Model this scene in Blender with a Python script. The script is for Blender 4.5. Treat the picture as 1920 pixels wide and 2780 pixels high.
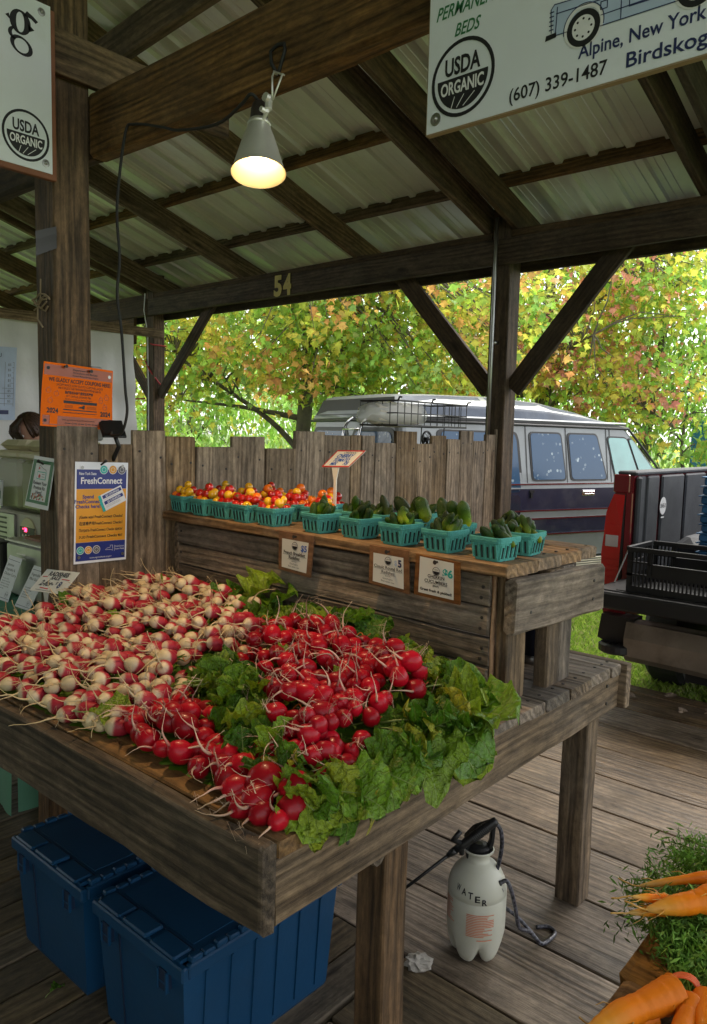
import bpy, bmesh, math, random
import numpy as np
from mathutils import Matrix, Vector, Euler
random.seed(7); RNG = np.random.default_rng(7)
sc = bpy.context.scene
for o in list(bpy.data.objects): bpy.data.objects.remove(o)
COL = sc.collection
# ------------------------------------------------------------------ camera, sky, sun, exposure
cd = bpy.data.cameras.new('camera'); cam = bpy.data.objects.new('camera', cd); COL.objects.link(cam)
YAW, PIT, ROL, FPX = math.radians(41.18678), math.radians(-5.75563), math.radians(-1.40538), 2079.377
fwd = Vector((-math.cos(PIT)*math.sin(YAW), math.cos(PIT)*math.cos(YAW), math.sin(PIT)))
rgt = Vector((math.cos(YAW), math.sin(YAW), 0)); dwn = fwd.cross(rgt)
cr, sr = math.cos(ROL), math.sin(ROL)
r2 = cr*rgt + sr*dwn; d2 = -sr*rgt + cr*dwn
cam.matrix_world = Matrix(((r2.x, -d2.x, -fwd.x, 0), (r2.y, -d2.y, -fwd.y, 0), (r2.z, -d2.z, -fwd.z, 1.6), (0, 0, 0, 1)))
cd.sensor_fit = 'HORIZONTAL'; cd.sensor_width = 36.0; cd.lens = 36.0*FPX/1920.0
cd.clip_start = 0.05; cd.clip_end = 900.0
sc.camera = cam
SUN_EL, SUN_AZ = math.radians(58), math.radians(6)     # azimuth from +Y towards +X
w = bpy.data.worlds.new('World'); sc.world = w; w.use_nodes = True
nt = w.node_tree; nt.nodes.clear()
sky = nt.nodes.new('ShaderNodeTexSky'); sky.sky_type = 'NISHITA'; sky.sun_disc = False
sky.sun_elevation = SUN_EL; sky.sun_rotation = SUN_AZ; sky.dust_density = 1.0; sky.air_density = 1.0; sky.ozone_density = 1.0
hs = nt.nodes.new('ShaderNodeHueSaturation'); hs.inputs['Saturation'].default_value = 0.12   # overcast: the cloud greys the blue
bg = nt.nodes.new('ShaderNodeBackground'); bg.inputs['Strength'].default_value = 0.15
wo = nt.nodes.new('ShaderNodeOutputWorld')
nt.links.new(sky.outputs[0], hs.inputs['Color']); nt.links.new(hs.outputs[0], bg.inputs['Color']); nt.links.new(bg.outputs[0], wo.inputs['Surface'])
sl = bpy.data.lights.new('sun', 'SUN'); sl.energy = 2.8; sl.angle = math.radians(45); sl.color = (1, .94, .84)
so = bpy.data.objects.new('sun', sl); COL.objects.link(so)
sd = Vector((math.sin(SUN_AZ)*math.cos(SUN_EL), math.cos(SUN_AZ)*math.cos(SUN_EL), math.sin(SUN_EL)))
so.rotation_euler = sd.to_track_quat('Z', 'Y').to_euler()
so.location = (3, 8, 9)
sc.view_settings.view_transform = 'Standard'; sc.view_settings.look = 'None'
sc.view_settings.exposure = 1.43; sc.view_settings.gamma = 1.0; sc.view_settings.use_curve_mapping = False
try:
    sc.cycles.max_bounces = 8; sc.cycles.diffuse_bounces = 5; sc.cycles.transparent_max_bounces = 12
except Exception: pass

# ------------------------------------------------------------------ materials
MATS = {}
def lin(r, g, b):
    f = lambda c: (c/255/12.92 if c/255 <= .04045 else ((c/255+.055)/1.055)**2.4)
    return (f(r), f(g), f(b))
def N(nt, t, **kw):
    n = nt.nodes.new(t)
    for k, v in kw.items():
        if k in n.inputs: n.inputs[k].default_value = v
        else: setattr(n, k, v)
    return n
def newmat(name):
    m = bpy.data.materials.new(name); m.use_nodes = True; MATS[name] = m
    nt = m.node_tree; b = nt.nodes['Principled BSDF']
    return m, nt, b
def L(nt, a, b): nt.links.new(a, b)
def plain(name, col, rough=.6, metal=0., var=.08, nscale=8., bump=0., bscale=60., coat=0., spec=.5, emit=None, estr=0., trans=0., rnd=0., dirt=None, dirt_amt=0., alpha=1.):
    """a surface of one colour with fine mottling, optional per-object variation, dirt and relief"""
    m, nt, b = newmat(name)
    tc = N(nt, 'ShaderNodeTexCoord'); no = N(nt, 'ShaderNodeTexNoise', Scale=nscale, Detail=5.)
    L(nt, tc.outputs['Object'], no.inputs['Vector'])
    mr = N(nt, 'ShaderNodeMapRange'); mr.inputs['To Min'].default_value = 1-var; mr.inputs['To Max'].default_value = 1+var
    mr.inputs['From Min'].default_value = .3; mr.inputs['From Max'].default_value = .7
    L(nt, no.outputs['Fac'], mr.inputs['Value'])
    h = N(nt, 'ShaderNodeHueSaturation'); h.inputs['Color'].default_value = (*col, 1)
    val = mr.outputs[0]
    if rnd:
        oi = N(nt, 'ShaderNodeObjectInfo'); m2 = N(nt, 'ShaderNodeMapRange'); m2.inputs['To Min'].default_value = 1-rnd; m2.inputs['To Max'].default_value = 1+rnd
        L(nt, oi.outputs['Random'], m2.inputs['Value']); mu = N(nt, 'ShaderNodeMath', operation='MULTIPLY'); L(nt, mr.outputs[0], mu.inputs[0]); L(nt, m2.outputs[0], mu.inputs[1]); val = mu.outputs[0]
    L(nt, val, h.inputs['Value'])
    out = h.outputs[0]
    if dirt:
        n2 = N(nt, 'ShaderNodeTexNoise', Scale=nscale*.6, Detail=8., Roughness=.7); L(nt, tc.outputs['Object'], n2.inputs['Vector'])
        r2 = N(nt, 'ShaderNodeMapRange'); r2.inputs['From Min'].default_value = .48; r2.inputs['From Max'].default_value = .7; r2.inputs['To Max'].default_value = dirt_amt
        L(nt, n2.outputs['Fac'], r2.inputs['Value'])
        mx = N(nt, 'ShaderNodeMixRGB'); mx.inputs['Color2'].default_value = (*dirt, 1); L(nt, r2.outputs[0], mx.inputs['Fac']); L(nt, out, mx.inputs['Color1']); out = mx.outputs[0]
    L(nt, out, b.inputs['Base Color'])
    b.inputs['Roughness'].default_value = rough; b.inputs['Metallic'].default_value = metal
    b.inputs['Specular IOR Level'].default_value = spec; b.inputs['Coat Weight'].default_value = coat
    b.inputs['Coat Roughness'].default_value = .08
    if trans: b.inputs['Transmission Weight'].default_value = trans
    if alpha < 1: b.inputs['Alpha'].default_value = alpha
    if emit: b.inputs['Emission Color'].default_value = (*emit, 1); b.inputs['Emission Strength'].default_value = estr
    if bump:
        n3 = N(nt, 'ShaderNodeTexNoise', Scale=bscale, Detail=6.); L(nt, tc.outputs['Object'], n3.inputs['Vector'])
        bp = N(nt, 'ShaderNodeBump', Strength=bump, Distance=.004); L(nt, n3.outputs['Fac'], bp.inputs['Height']); L(nt, bp.outputs[0], b.inputs['Normal'])
    return m
def wood(name, dark, light, patch=None, pamt=.5, rough=.78, bump=.5, ring=13., rnd=.22, sheen=0., lowrough=.35):
    """sawn timber: the grain runs along the object's own X axis, every board is cut from another place in the log"""
    m, nt, b = newmat(name)
    tc = N(nt, 'ShaderNodeTexCoord'); oi = N(nt, 'ShaderNodeObjectInfo')
    cx = N(nt, 'ShaderNodeCombineXYZ'); m1 = N(nt, 'ShaderNodeMath', operation='MULTIPLY'); m1.inputs[1].default_value = 37.
    m2 = N(nt, 'ShaderNodeMath', operation='MULTIPLY'); m2.inputs[1].default_value = 91.; m2b = N(nt, 'ShaderNodeMath', operation='FRACT'); m2c = N(nt, 'ShaderNodeMath', operation='MULTIPLY'); m2c.inputs[1].default_value = .3
    L(nt, oi.outputs['Random'], m1.inputs[0]); L(nt, oi.outputs['Random'], m2.inputs[0]); L(nt, m2.outputs[0], m2b.inputs[0]); L(nt, m2b.outputs[0], m2c.inputs[0])
    L(nt, m1.outputs[0], cx.inputs[0]); L(nt, m2c.outputs[0], cx.inputs[1]); L(nt, m2c.outputs[0], cx.inputs[2])
    va = N(nt, 'ShaderNodeVectorMath', operation='ADD'); L(nt, tc.outputs['Object'], va.inputs[0]); L(nt, cx.outputs[0], va.inputs[1])
    def mapped(s):
        mp = N(nt, 'ShaderNodeMapping'); mp.inputs['Scale'].default_value = s; L(nt, va.outputs[0], mp.inputs['Vector']); return mp.outputs[0]
    wv = N(nt, 'ShaderNodeTexWave', wave_type='RINGS', rings_direction='X', Scale=ring, Distortion=9.0, Detail=4.0); wv.inputs['Detail Scale'].default_value = 1.1
    L(nt, mapped((.11, 1, 1)), wv.inputs['Vector'])
    n1 = N(nt, 'ShaderNodeTexNoise', Scale=1., Detail=6., Roughness=.65); L(nt, mapped((3.5, 120, 120)), n1.inputs['Vector'])
    n2 = N(nt, 'ShaderNodeTexNoise', Scale=1., Detail=5., Distortion=.6); L(nt, mapped((1.6, 9, 9)), n2.inputs['Vector'])
    n3 = N(nt, 'ShaderNodeTexNoise', Scale=2.2, Detail=6., Roughness=.7); L(nt, va.outputs[0], n3.inputs['Vector'])
    vo = N(nt, 'ShaderNodeTexVoronoi', Scale=1.); L(nt, mapped((2.3, 7, 7)), vo.inputs['Vector'])
    def math_(op, a, bb):
        q = N(nt, 'ShaderNodeMath', operation=op)
        for i, x in enumerate((a, bb)):
            if isinstance(x, (int, float)): q.inputs[i].default_value = x
            else: L(nt, x, q.inputs[i])
        return q.outputs[0]
    f = math_('ADD', math_('MULTIPLY', wv.outputs['Fac'], .20), math_('ADD', math_('MULTIPLY', n1.outputs['Fac'], .62), math_('MULTIPLY', n2.outputs['Fac'], .48)))
    mr = N(nt, 'ShaderNodeMapRange'); mr.inputs['From Min'].default_value = .46; mr.inputs['From Max'].default_value = .84; L(nt, f, mr.inputs['Value'])
    mx = N(nt, 'ShaderNodeMixRGB'); mx.inputs['Color1'].default_value = (*dark, 1); mx.inputs['Color2'].default_value = (*light, 1); L(nt, mr.outputs[0], mx.inputs['Fac'])
    out = mx.outputs[0]
    if patch:
        mp = N(nt, 'ShaderNodeMapRange'); mp.inputs['From Min'].default_value = .45; mp.inputs['From Max'].default_value = .65; mp.inputs['To Max'].default_value = pamt; L(nt, n3.outputs['Fac'], mp.inputs['Value'])
        px = N(nt, 'ShaderNodeMixRGB'); px.inputs['Color2'].default_value = (*patch, 1); L(nt, mp.outputs[0], px.inputs['Fac']); L(nt, out, px.inputs['Color1']); out = px.outputs[0]
    kn = N(nt, 'ShaderNodeMapRange'); kn.inputs['From Min'].default_value = .05; kn.inputs['From Max'].default_value = .16; kn.inputs['To Min'].default_value = .35; kn.inputs['To Max'].default_value = 1.; L(nt, vo.outputs['Distance'], kn.inputs['Value'])
    rv = N(nt, 'ShaderNodeMapRange'); rv.inputs['To Min'].default_value = 1-rnd; rv.inputs['To Max'].default_value = 1+rnd; L(nt, oi.outputs['Random'], rv.inputs['Value'])
    n5 = N(nt, 'ShaderNodeTexNoise', Scale=1., Detail=5., Roughness=.7); L(nt, mapped((28, 70, 70)), n5.inputs['Vector']); sp5 = N(nt, 'ShaderNodeMapRange'); sp5.inputs['From Min'].default_value = .32; sp5.inputs['From Max'].default_value = .68; sp5.inputs['To Min'].default_value = .72; sp5.inputs['To Max'].default_value = 1.25; L(nt, n5.outputs['Fac'], sp5.inputs['Value'])
    n6 = N(nt, 'ShaderNodeTexNoise', Scale=1., Detail=6., Roughness=.75, Distortion=.8); L(nt, mapped((3.2, 7, 7)), n6.inputs['Vector']); st6 = N(nt, 'ShaderNodeMapRange'); st6.inputs['From Min'].default_value = .34; st6.inputs['From Max'].default_value = .6; st6.inputs['To Min'].default_value = .55; st6.inputs['To Max'].default_value = 1.15; L(nt, n6.outputs['Fac'], st6.inputs['Value'])
    h = N(nt, 'ShaderNodeHueSaturation'); L(nt, out, h.inputs['Color']); L(nt, math_('MULTIPLY', math_('MULTIPLY', kn.outputs[0], rv.outputs[0]), math_('MULTIPLY', sp5.outputs[0], st6.outputs[0])), h.inputs['Value'])
    fr2 = math_('FRACT', math_('MULTIPLY', oi.outputs['Random'], 17.3), 0.); sr2 = N(nt, 'ShaderNodeMapRange'); sr2.inputs['To Min'].default_value = .8; sr2.inputs['To Max'].default_value = 1.3; L(nt, fr2, sr2.inputs['Value']); L(nt, sr2.outputs[0], h.inputs['Saturation'])
    L(nt, h.outputs[0], b.inputs['Base Color'])
    b.inputs['Specular IOR Level'].default_value = .35
    if sheen:
        rr = N(nt, 'ShaderNodeMapRange'); rr.inputs['From Min'].default_value = .42; rr.inputs['From Max'].default_value = .6; rr.inputs['To Min'].default_value = lowrough; rr.inputs['To Max'].default_value = rough
        L(nt, n3.outputs['Fac'], rr.inputs['Value']); L(nt, rr.outputs[0], b.inputs['Roughness'])
    else: b.inputs['Roughness'].default_value = rough
    bp = N(nt, 'ShaderNodeBump', Strength=min(1., bump*1.5), Distance=.004); L(nt, math_('ADD', math_('MULTIPLY', wv.outputs['Fac'], .4), n1.outputs['Fac']), bp.inputs['Height']); L(nt, bp.outputs[0], b.inputs['Normal'])
    return m
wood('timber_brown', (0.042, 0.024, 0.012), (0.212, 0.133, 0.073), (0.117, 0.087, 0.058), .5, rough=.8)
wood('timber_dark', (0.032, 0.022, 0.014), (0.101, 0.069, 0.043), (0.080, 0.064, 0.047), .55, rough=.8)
wood('post_wood', (0.034, 0.020, 0.010), (0.164, 0.099, 0.052), (0.074, 0.054, 0.036), .4, rough=.75, ring=17)
wood('fence_wood', (0.106, 0.071, 0.045), (0.360, 0.271, 0.185), (0.201, 0.163, 0.125), .6, rough=.85)
wood('table_wood', (0.051, 0.036, 0.024), (0.257, 0.192, 0.132), (0.134, 0.110, 0.088), .6, rough=.8, bump=.8)
wood('table_top_wood', (0.064, 0.047, 0.034), (0.268, 0.207, 0.152), (0.154, 0.136, 0.113), .6, rough=.7, bump=.7)
wood('front_board_wood', (0.032, 0.022, 0.013), (0.170, 0.118, 0.071), (0.085, 0.067, 0.047), .5, rough=.8, bump=.9)
wood('counter_wood', (0.103, 0.061, 0.032), (0.349, 0.222, 0.123), (0.195, 0.153, 0.113), .6, rough=.7)
wood('fresh_wood', (.28, .13, .05), (.46, .25, .11), None, rough=.8)
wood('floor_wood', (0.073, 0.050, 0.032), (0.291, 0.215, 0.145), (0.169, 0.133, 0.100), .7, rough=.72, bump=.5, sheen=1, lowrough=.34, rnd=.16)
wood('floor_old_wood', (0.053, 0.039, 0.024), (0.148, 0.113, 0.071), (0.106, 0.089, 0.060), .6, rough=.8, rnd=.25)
wood('clipboard_wood', (.17, .075, .035), (.30, .15, .075), (.2, .11, .06), .5, rough=.5, bump=.1, rnd=.1)
wood('carrot_board_wood', (0.117, 0.059, 0.026), (0.360, 0.207, 0.099), (0.265, 0.177, 0.103), .5, rough=.75, bump=.9)
plain('bark', (.13, .115, .085), .95, var=.35, nscale=9, bump=1., bscale=30, dirt=(.17, .18, .10), dirt_amt=.6)
plain('shade_inside', (.72, .62, .42), .5, var=.05)  # lampshade lining: the bulb's warm light is painted into its yellow
plain('white_paint', (.74, .78, .84), .45, var=.05, dirt=(.45, .43, .38), dirt_amt=.3, nscale=3)
plain('paper', (.78, .80, .86), .5, var=.03)
plain('card_white', (.78, .76, .70), .5, var=.04)
plain('print_black', (.012, .012, .016), .55)
plain('print_grey', (.13, .13, .15), .6)
plain('print_navy', (.02, .03, .11), .5)
plain('print_green', (.03, .17, .07), .5)
plain('print_red', (.55, .03, .03), .5)
plain('print_blue', (.03, .12, .5), .5)
plain('print_teal', (.02, .42, .38), .5)
plain('print_white', (.75, .75, .77), .5)
plain('print_yellow_orange', (.72, .33, .03), .45)
plain('print_lightblue', (.45, .55, .72), .5)
plain('flyer_orange', (.86, .15, .0), .6, var=.03, spec=.15)
plain('flyer_brown', (.36, .07, .015), .3)
plain('flyer_blue', (.025, .04, .22), .4)
plain('sign_backing', (.22, .085, .045), .7, var=.2, bump=.4)
plain('steel', (.74, .73, .70), .45, metal=.7, var=.1)
plain('steel_dull', (.42, .42, .41), .4, metal=1., var=.15)
plain('black_plastic', (.012, .012, .013), .42, var=.1)
plain('black_rubber', (.018, .018, .018), .75, var=.2)
plain('black_wire', (.01, .01, .011), .45)
plain('red_cord', (.4, .03, .04), .6)
plain('grey_box', (.33, .34, .34), .5)
plain('conduit_metal', (.42, .43, .43), .38, metal=1., var=.15)
plain('digit_yellow', (.55, .45, .13), .6, dirt=(.2, .17, .08), dirt_amt=.6, nscale=14)
plain('nail', (.03, .025, .022), .6)
plain('basket_teal', (.07, .33, .30), .85, var=.1, nscale=40, bump=.8, bscale=160, rnd=.06)
plain('basket_hole', (.006, .02, .02), .9)
plain('tote_blue', (.005, .050, .125), .42, var=.12, nscale=4, dirt=(.015, .045, .09), dirt_amt=.3, bump=.12)
plain('tote_dark', (.006, .02, .055), .6)
plain('crate_black', (.013, .013, .014), .38, var=.2)
plain('table_green', (.10, .27, .17), .7, var=.12, nscale=3)
plain('thermos_navy', (.008, .013, .035), .35)
plain('van_silver', (.25, .27, .28), .38, metal=.25, var=.08, coat=.3, dirt=(.17, .168, .155), dirt_amt=.5, nscale=2.2)
plain('van_navy', (.018, .022, .05), .3, coat=.4, var=.1, dirt=(.12, .12, .13), dirt_amt=.45, nscale=3)
plain('van_roof_blue', (.03, .045, .075), .5, var=.25, nscale=5, dirt=(.09, .115, .16), dirt_amt=.6, spec=.2)
plain('van_trim', (.03, .03, .032), .45)
plain('van_beige', (.5, .47, .38), .5)
plain('chrome', (.75, .75, .76), .12, metal=1.)
plain('window_dark', (.02, .035, .055), .06, spec=.9, coat=1.)
plain('window_teal', (.14, .38, .36), .1, spec=.8, coat=1., var=.15, nscale=4)
plain('truck_red', (.17, .008, .016), .22, coat=1., var=.05)
plain('truck_black', (.012, .012, .013), .45, var=.15)
plain('tail_red', (.55, .008, .010), .12, coat=1., var=.1)
plain('tail_clear', (.55, .5, .5), .1, coat=1.)
plain('bed_liner', (.05, .054, .062), .65, var=.15, bump=.5, bscale=220, dirt=(.08, .085, .09), dirt_amt=.5, spec=.3)
plain('bumper_metal', (.27, .23, .19), .34, metal=.5, var=.2, dirt=(.14, .11, .08), dirt_amt=.7, nscale=6)
plain('tyre', (.03, .03, .03), .85, var=.2)
plain('lamp_cap', (.03, .022, .02), .5)
plain('tarp_white', (.66, .67, .66), .45, var=.06, nscale=5, bump=.9, bscale=14)
plain('hair', (.055, .025, .012), .5, var=.4, nscale=60)
plain('skin', (.5, .27, .19), .5)
plain('shirt', (.18, .18, .2), .8)
plain('jeans', (.04, .05, .09), .8)
plain('cream_plastic', (.62, .56, .38), .3, var=.04)
plain('machine_beige', (.52, .50, .44), .4)
plain('led_red', (.9, .02, .05), .4, emit=(1, .03, .1), estr=4.)
plain('juice', (.38, .43, .10), .4, var=.06)
plain('curry', (.25, .11, .05), .5)
plain('shingle', (.075, .05, .038), .9, var=.3, nscale=20, rnd=.3)
plain('mural_blue', (.05, .25, .6), .5); plain('mural_green', (.03, .45, .13), .5); plain('mural_yellow', (.65, .6, .12), .5)
plain('strap_blue', (.02, .10, .22), .6, rnd=.2)
plain('band_orange', (.75, .14, .04), .5)
plain('twist_orange', (.6, .18, .04), .5)
plain('kraft_roll', (.62, .58, .52), .8)
plain('foil', (.62, .58, .52), .35, metal=.3, bump=.8, bscale=50)
plain('leaf_litter', (.36, .27, .20), .9, var=.4, rnd=.4)
plain('cut_wood', (.32, .24, .15), .8)
plain('far_wall', (.62, .62, .6), .8)
def glassy(name, col, rough=.05, alpha=.35):
    m, nt, b = newmat(name); b.inputs['Base Color'].default_value = (*col, 1); b.inputs['Roughness'].default_value = rough
    b.inputs['Alpha'].default_value = alpha; b.inputs['Specular IOR Level'].default_value = .7
    return m
glassy('clear_plastic', (.50, .54, .36), .15, .55)
glassy('plastic_bag', (.85, .86, .86), .25, .42)
def tank_mat():
    m = plain('tank_plastic', (.52, .52, .44), .38, var=.04); b = m.node_tree.nodes['Principled BSDF']
    b.inputs['Subsurface Weight'].default_value = .3; b.inputs['Subsurface Radius'].default_value = (.03, .03, .02); b.inputs['Subsurface Scale'].default_value = .5
tank_mat()
def leafy(name, cols, rough=.45, trans=.35, attr=False, spec=.4, vein=False, rnd=True):
    """a leaf: its own colour (per object or per leaf), a little light comes through"""
    m, nt, b = newmat(name); out = nt.nodes['Material Output']
    tc = N(nt, 'ShaderNodeTexCoord')
    if attr:
        at = N(nt, 'ShaderNodeAttribute'); at.attribute_name = 'leafcol'; c = at.outputs['Color']
    else:
        oi = N(nt, 'ShaderNodeObjectInfo'); rp = N(nt, 'ShaderNodeValToRGB'); e = rp.color_ramp.elements
        e[0].position = 0; e[0].color = (*cols[0], 1); e[1].position = 1; e[1].color = (*cols[-1], 1)
        for i, cc in enumerate(cols[1:-1]): q = e.new((i+1)/(len(cols)-1)); q.color = (*cc, 1)
        L(nt, oi.outputs['Random'], rp.inputs['Fac']); c = rp.outputs[0]
    no = N(nt, 'ShaderNodeTexNoise', Scale=14., Detail=5.); L(nt, tc.outputs['Object'], no.inputs['Vector'])
    mr = N(nt, 'ShaderNodeMapRange'); mr.inputs['From Min'].default_value = .3; mr.inputs['From Max'].default_value = .7; mr.inputs['To Min'].default_value = .72; mr.inputs['To Max'].default_value = 1.3; L(nt, no.outputs['Fac'], mr.inputs['Value'])
    h = N(nt, 'ShaderNodeHueSaturation'); L(nt, c, h.inputs['Color']); L(nt, mr.outputs[0], h.inputs['Value'])
    L(nt, h.outputs[0], b.inputs['Base Color']); b.inputs['Roughness'].default_value = rough; b.inputs['Specular IOR Level'].default_value = spec
    tr = N(nt, 'ShaderNodeBsdfTranslucent'); L(nt, h.outputs[0], tr.inputs['Color'])
    ms = N(nt, 'ShaderNodeMixShader'); ms.inputs['Fac'].default_value = trans
    L(nt, b.outputs[0], ms.inputs[1]); L(nt, tr.outputs[0], ms.inputs[2]); L(nt, ms.outputs[0], out.inputs['Surface'])
    if vein:
        sx = N(nt, 'ShaderNodeSeparateXYZ'); L(nt, tc.outputs['Object'], sx.inputs[0]); ab = N(nt, 'ShaderNodeMath', operation='ABSOLUTE'); L(nt, sx.outputs[1], ab.inputs[0])
        ma = N(nt, 'ShaderNodeMath', operation='MULTIPLY_ADD'); ma.inputs[1].default_value = -.75; L(nt, ab.outputs[0], ma.inputs[0]); L(nt, sx.outputs[0], ma.inputs[2])
        mb = N(nt, 'ShaderNodeMath', operation='MULTIPLY'); mb.inputs[1].default_value = 52.; L(nt, ma.outputs[0], mb.inputs[0]); sn = N(nt, 'ShaderNodeMath', operation='SINE'); L(nt, mb.outputs[0], sn.inputs[0])
        vr = N(nt, 'ShaderNodeMapRange'); vr.inputs['From Min'].default_value = .86; vr.inputs['From Max'].default_value = 1.; L(nt, sn.outputs[0], vr.inputs['Value'])
        vm = N(nt, 'ShaderNodeMixRGB'); vm.inputs['Color2'].default_value = (.30, .40, .09, 1); vf = N(nt, 'ShaderNodeMath', operation='MULTIPLY'); vf.inputs[1].default_value = .45; L(nt, vr.outputs[0], vf.inputs[0]); L(nt, vf.outputs[0], vm.inputs['Fac']); L(nt, h.outputs[0], vm.inputs['Color1'])
        L(nt, vm.outputs[0], b.inputs['Base Color']); L(nt, vm.outputs[0], tr.inputs['Color'])
        n4 = N(nt, 'ShaderNodeTexNoise', Scale=13., Detail=5.); L(nt, tc.outputs['Object'], n4.inputs['Vector']); sm = N(nt, 'ShaderNodeMath', operation='MULTIPLY_ADD'); sm.inputs[1].default_value = -.35; L(nt, vr.outputs[0], sm.inputs[0]); L(nt, n4.outputs['Fac'], sm.inputs[2])
        bp = N(nt, 'ShaderNodeBump', Strength=.9, Distance=.012); L(nt, sm.outputs[0], bp.inputs['Height']); L(nt, bp.outputs[0], b.inputs['Normal']); L(nt, bp.outputs[0], tr.inputs['Normal'])
    return m
leafy('radish_leaf', [(.05, .15, .008), (.11, .25, .014), (.17, .31, .018), (.07, .19, .010), (.26, .36, .022), (.19, .33, .02), (.42, .37, .025)], .38, .3, vein=True, spec=.5)
leafy('tree_leaf', None, .5, .56, attr=True)
leafy('grass_blade', None, .6, .3, attr=True)
leafy('carrot_green', None, .6, .25, attr=True)
def lathe_col(name, stops, rough=.3, coat=.3, hue=.0, valr=.18, nz=0.5, bump=.15):
    """root vegetable skin: colour runs along the object's own Z (0 root tip .. 1 crown)"""
    m, nt, b = newmat(name)
    tc = N(nt, 'ShaderNodeTexCoord'); sp = N(nt, 'ShaderNodeSeparateXYZ'); L(nt, tc.outputs['Generated'], sp.inputs[0])
    at = N(nt, 'ShaderNodeAttribute'); at.attribute_name = 'along'
    oi = N(nt, 'ShaderNodeObjectInfo')
    no = N(nt, 'ShaderNodeTexNoise', Scale=60., Detail=4.); L(nt, tc.outputs['Object'], no.inputs['Vector'])
    ad = N(nt, 'ShaderNodeMath', operation='MULTIPLY_ADD'); ad.inputs[1].default_value = .22*nz; L(nt, no.outputs['Fac'], ad.inputs[0]); L(nt, at.outputs['Fac'], ad.inputs[2])
    a2 = N(nt, 'ShaderNodeMath', operation='MULTIPLY_ADD'); a2.inputs[1].default_value = .30*nz; L(nt, oi.outputs['Random'], a2.inputs[0]); L(nt, ad.outputs[0], a2.inputs[2])
    su = N(nt, 'ShaderNodeMath', operation='SUBTRACT'); su.inputs[1].default_value = .26*nz; L(nt, a2.outputs[0], su.inputs[0])
    rp = N(nt, 'ShaderNodeValToRGB'); e = rp.color_ramp.elements
    e[0].position = stops[0][0]; e[0].color = (*stops[0][1], 1); e[1].position = stops[-1][0]; e[1].color = (*stops[-1][1], 1)
    for p, cc in stops[1:-1]: q = e.new(p); q.color = (*cc, 1)
    L(nt, su.outputs[0], rp.inputs['Fac'])
    rv = N(nt, 'ShaderNodeMapRange'); rv.inputs['To Min'].default_value = 1-valr; rv.inputs['To Max'].default_value = 1+valr
    mu = N(nt, 'ShaderNodeMath', operation='MULTIPLY'); mu.inputs[1].default_value = 53.7; fr = N(nt, 'ShaderNodeMath', operation='FRACT'); L(nt, oi.outputs['Random'], mu.inputs[0]); L(nt, mu.outputs[0], fr.inputs[0]); L(nt, fr.outputs[0], rv.inputs['Value'])
    h = N(nt, 'ShaderNodeHueSaturation'); L(nt, rp.outputs[0], h.inputs['Color']); L(nt, rv.outputs[0], h.inputs['Value'])
    L(nt, h.outputs[0], b.inputs['Base Color']); b.inputs['Roughness'].default_value = rough; b.inputs['Coat Weight'].default_value = coat; b.inputs['Coat Roughness'].default_value = .1; b.inputs['Specular IOR Level'].default_value = .22
    b.inputs['Subsurface Weight'].default_value = .03; b.inputs['Subsurface Radius'].default_value = (.01, .004, .003)
    bp = N(nt, 'ShaderNodeBump', Strength=bump, Distance=.002); L(nt, no.outputs['Fac'], bp.inputs['Height']); L(nt, bp.outputs[0], b.inputs['Normal'])
    return m
lathe_col('radish_red', [(0, (.62, .47, .33)), (.13, (.55, .34, .26)), (.20, (.42, .09, .09)), (.26, (.38, .006, .018)), (1, (.32, .002, .010))], .30, .10, nz=.25, valr=.35)
lathe_col('radish_french', [(0, (.55, .41, .22)), (.3, (.60, .50, .31)), (.42, (.62, .50, .36)), (.50, (.38, .03, .05)), (1, (.27, .003, .014))], .45, .06, nz=1., valr=.16)
lathe_col('carrot_skin', [(0, (.55, .34, .10)), (.22, (.72, .30, .03)), (.45, (.82, .22, .006)), (1, (.72, .18, .008))], .5, .05, nz=.8, bump=.8)
lathe_col('cucumber_skin', [(0, (.26, .32, .012)), (.3, (.085, .16, .006)), (.62, (.022, .058, .003)), (1, (.02, .045, .006))], .36, .08, nz=1.6, valr=.6, bump=.8)
for nm, c in (('tomato_red', (.50, .012, .008)), ('tomato_orange', (.78, .16, .008)), ('tomato_yellow', (.80, .42, .012))):
    plain(nm, c, .14, coat=.6, var=.1, nscale=30, rnd=.15)
plain('calyx', (.05, .12, .015), .7)
def roof_mat():
    m = plain('roof_metal', (.72, .73, .69), .32, metal=.25, var=.08, nscale=2., dirt=(.44, .45, .40), dirt_amt=.35)
roof_mat()
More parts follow.
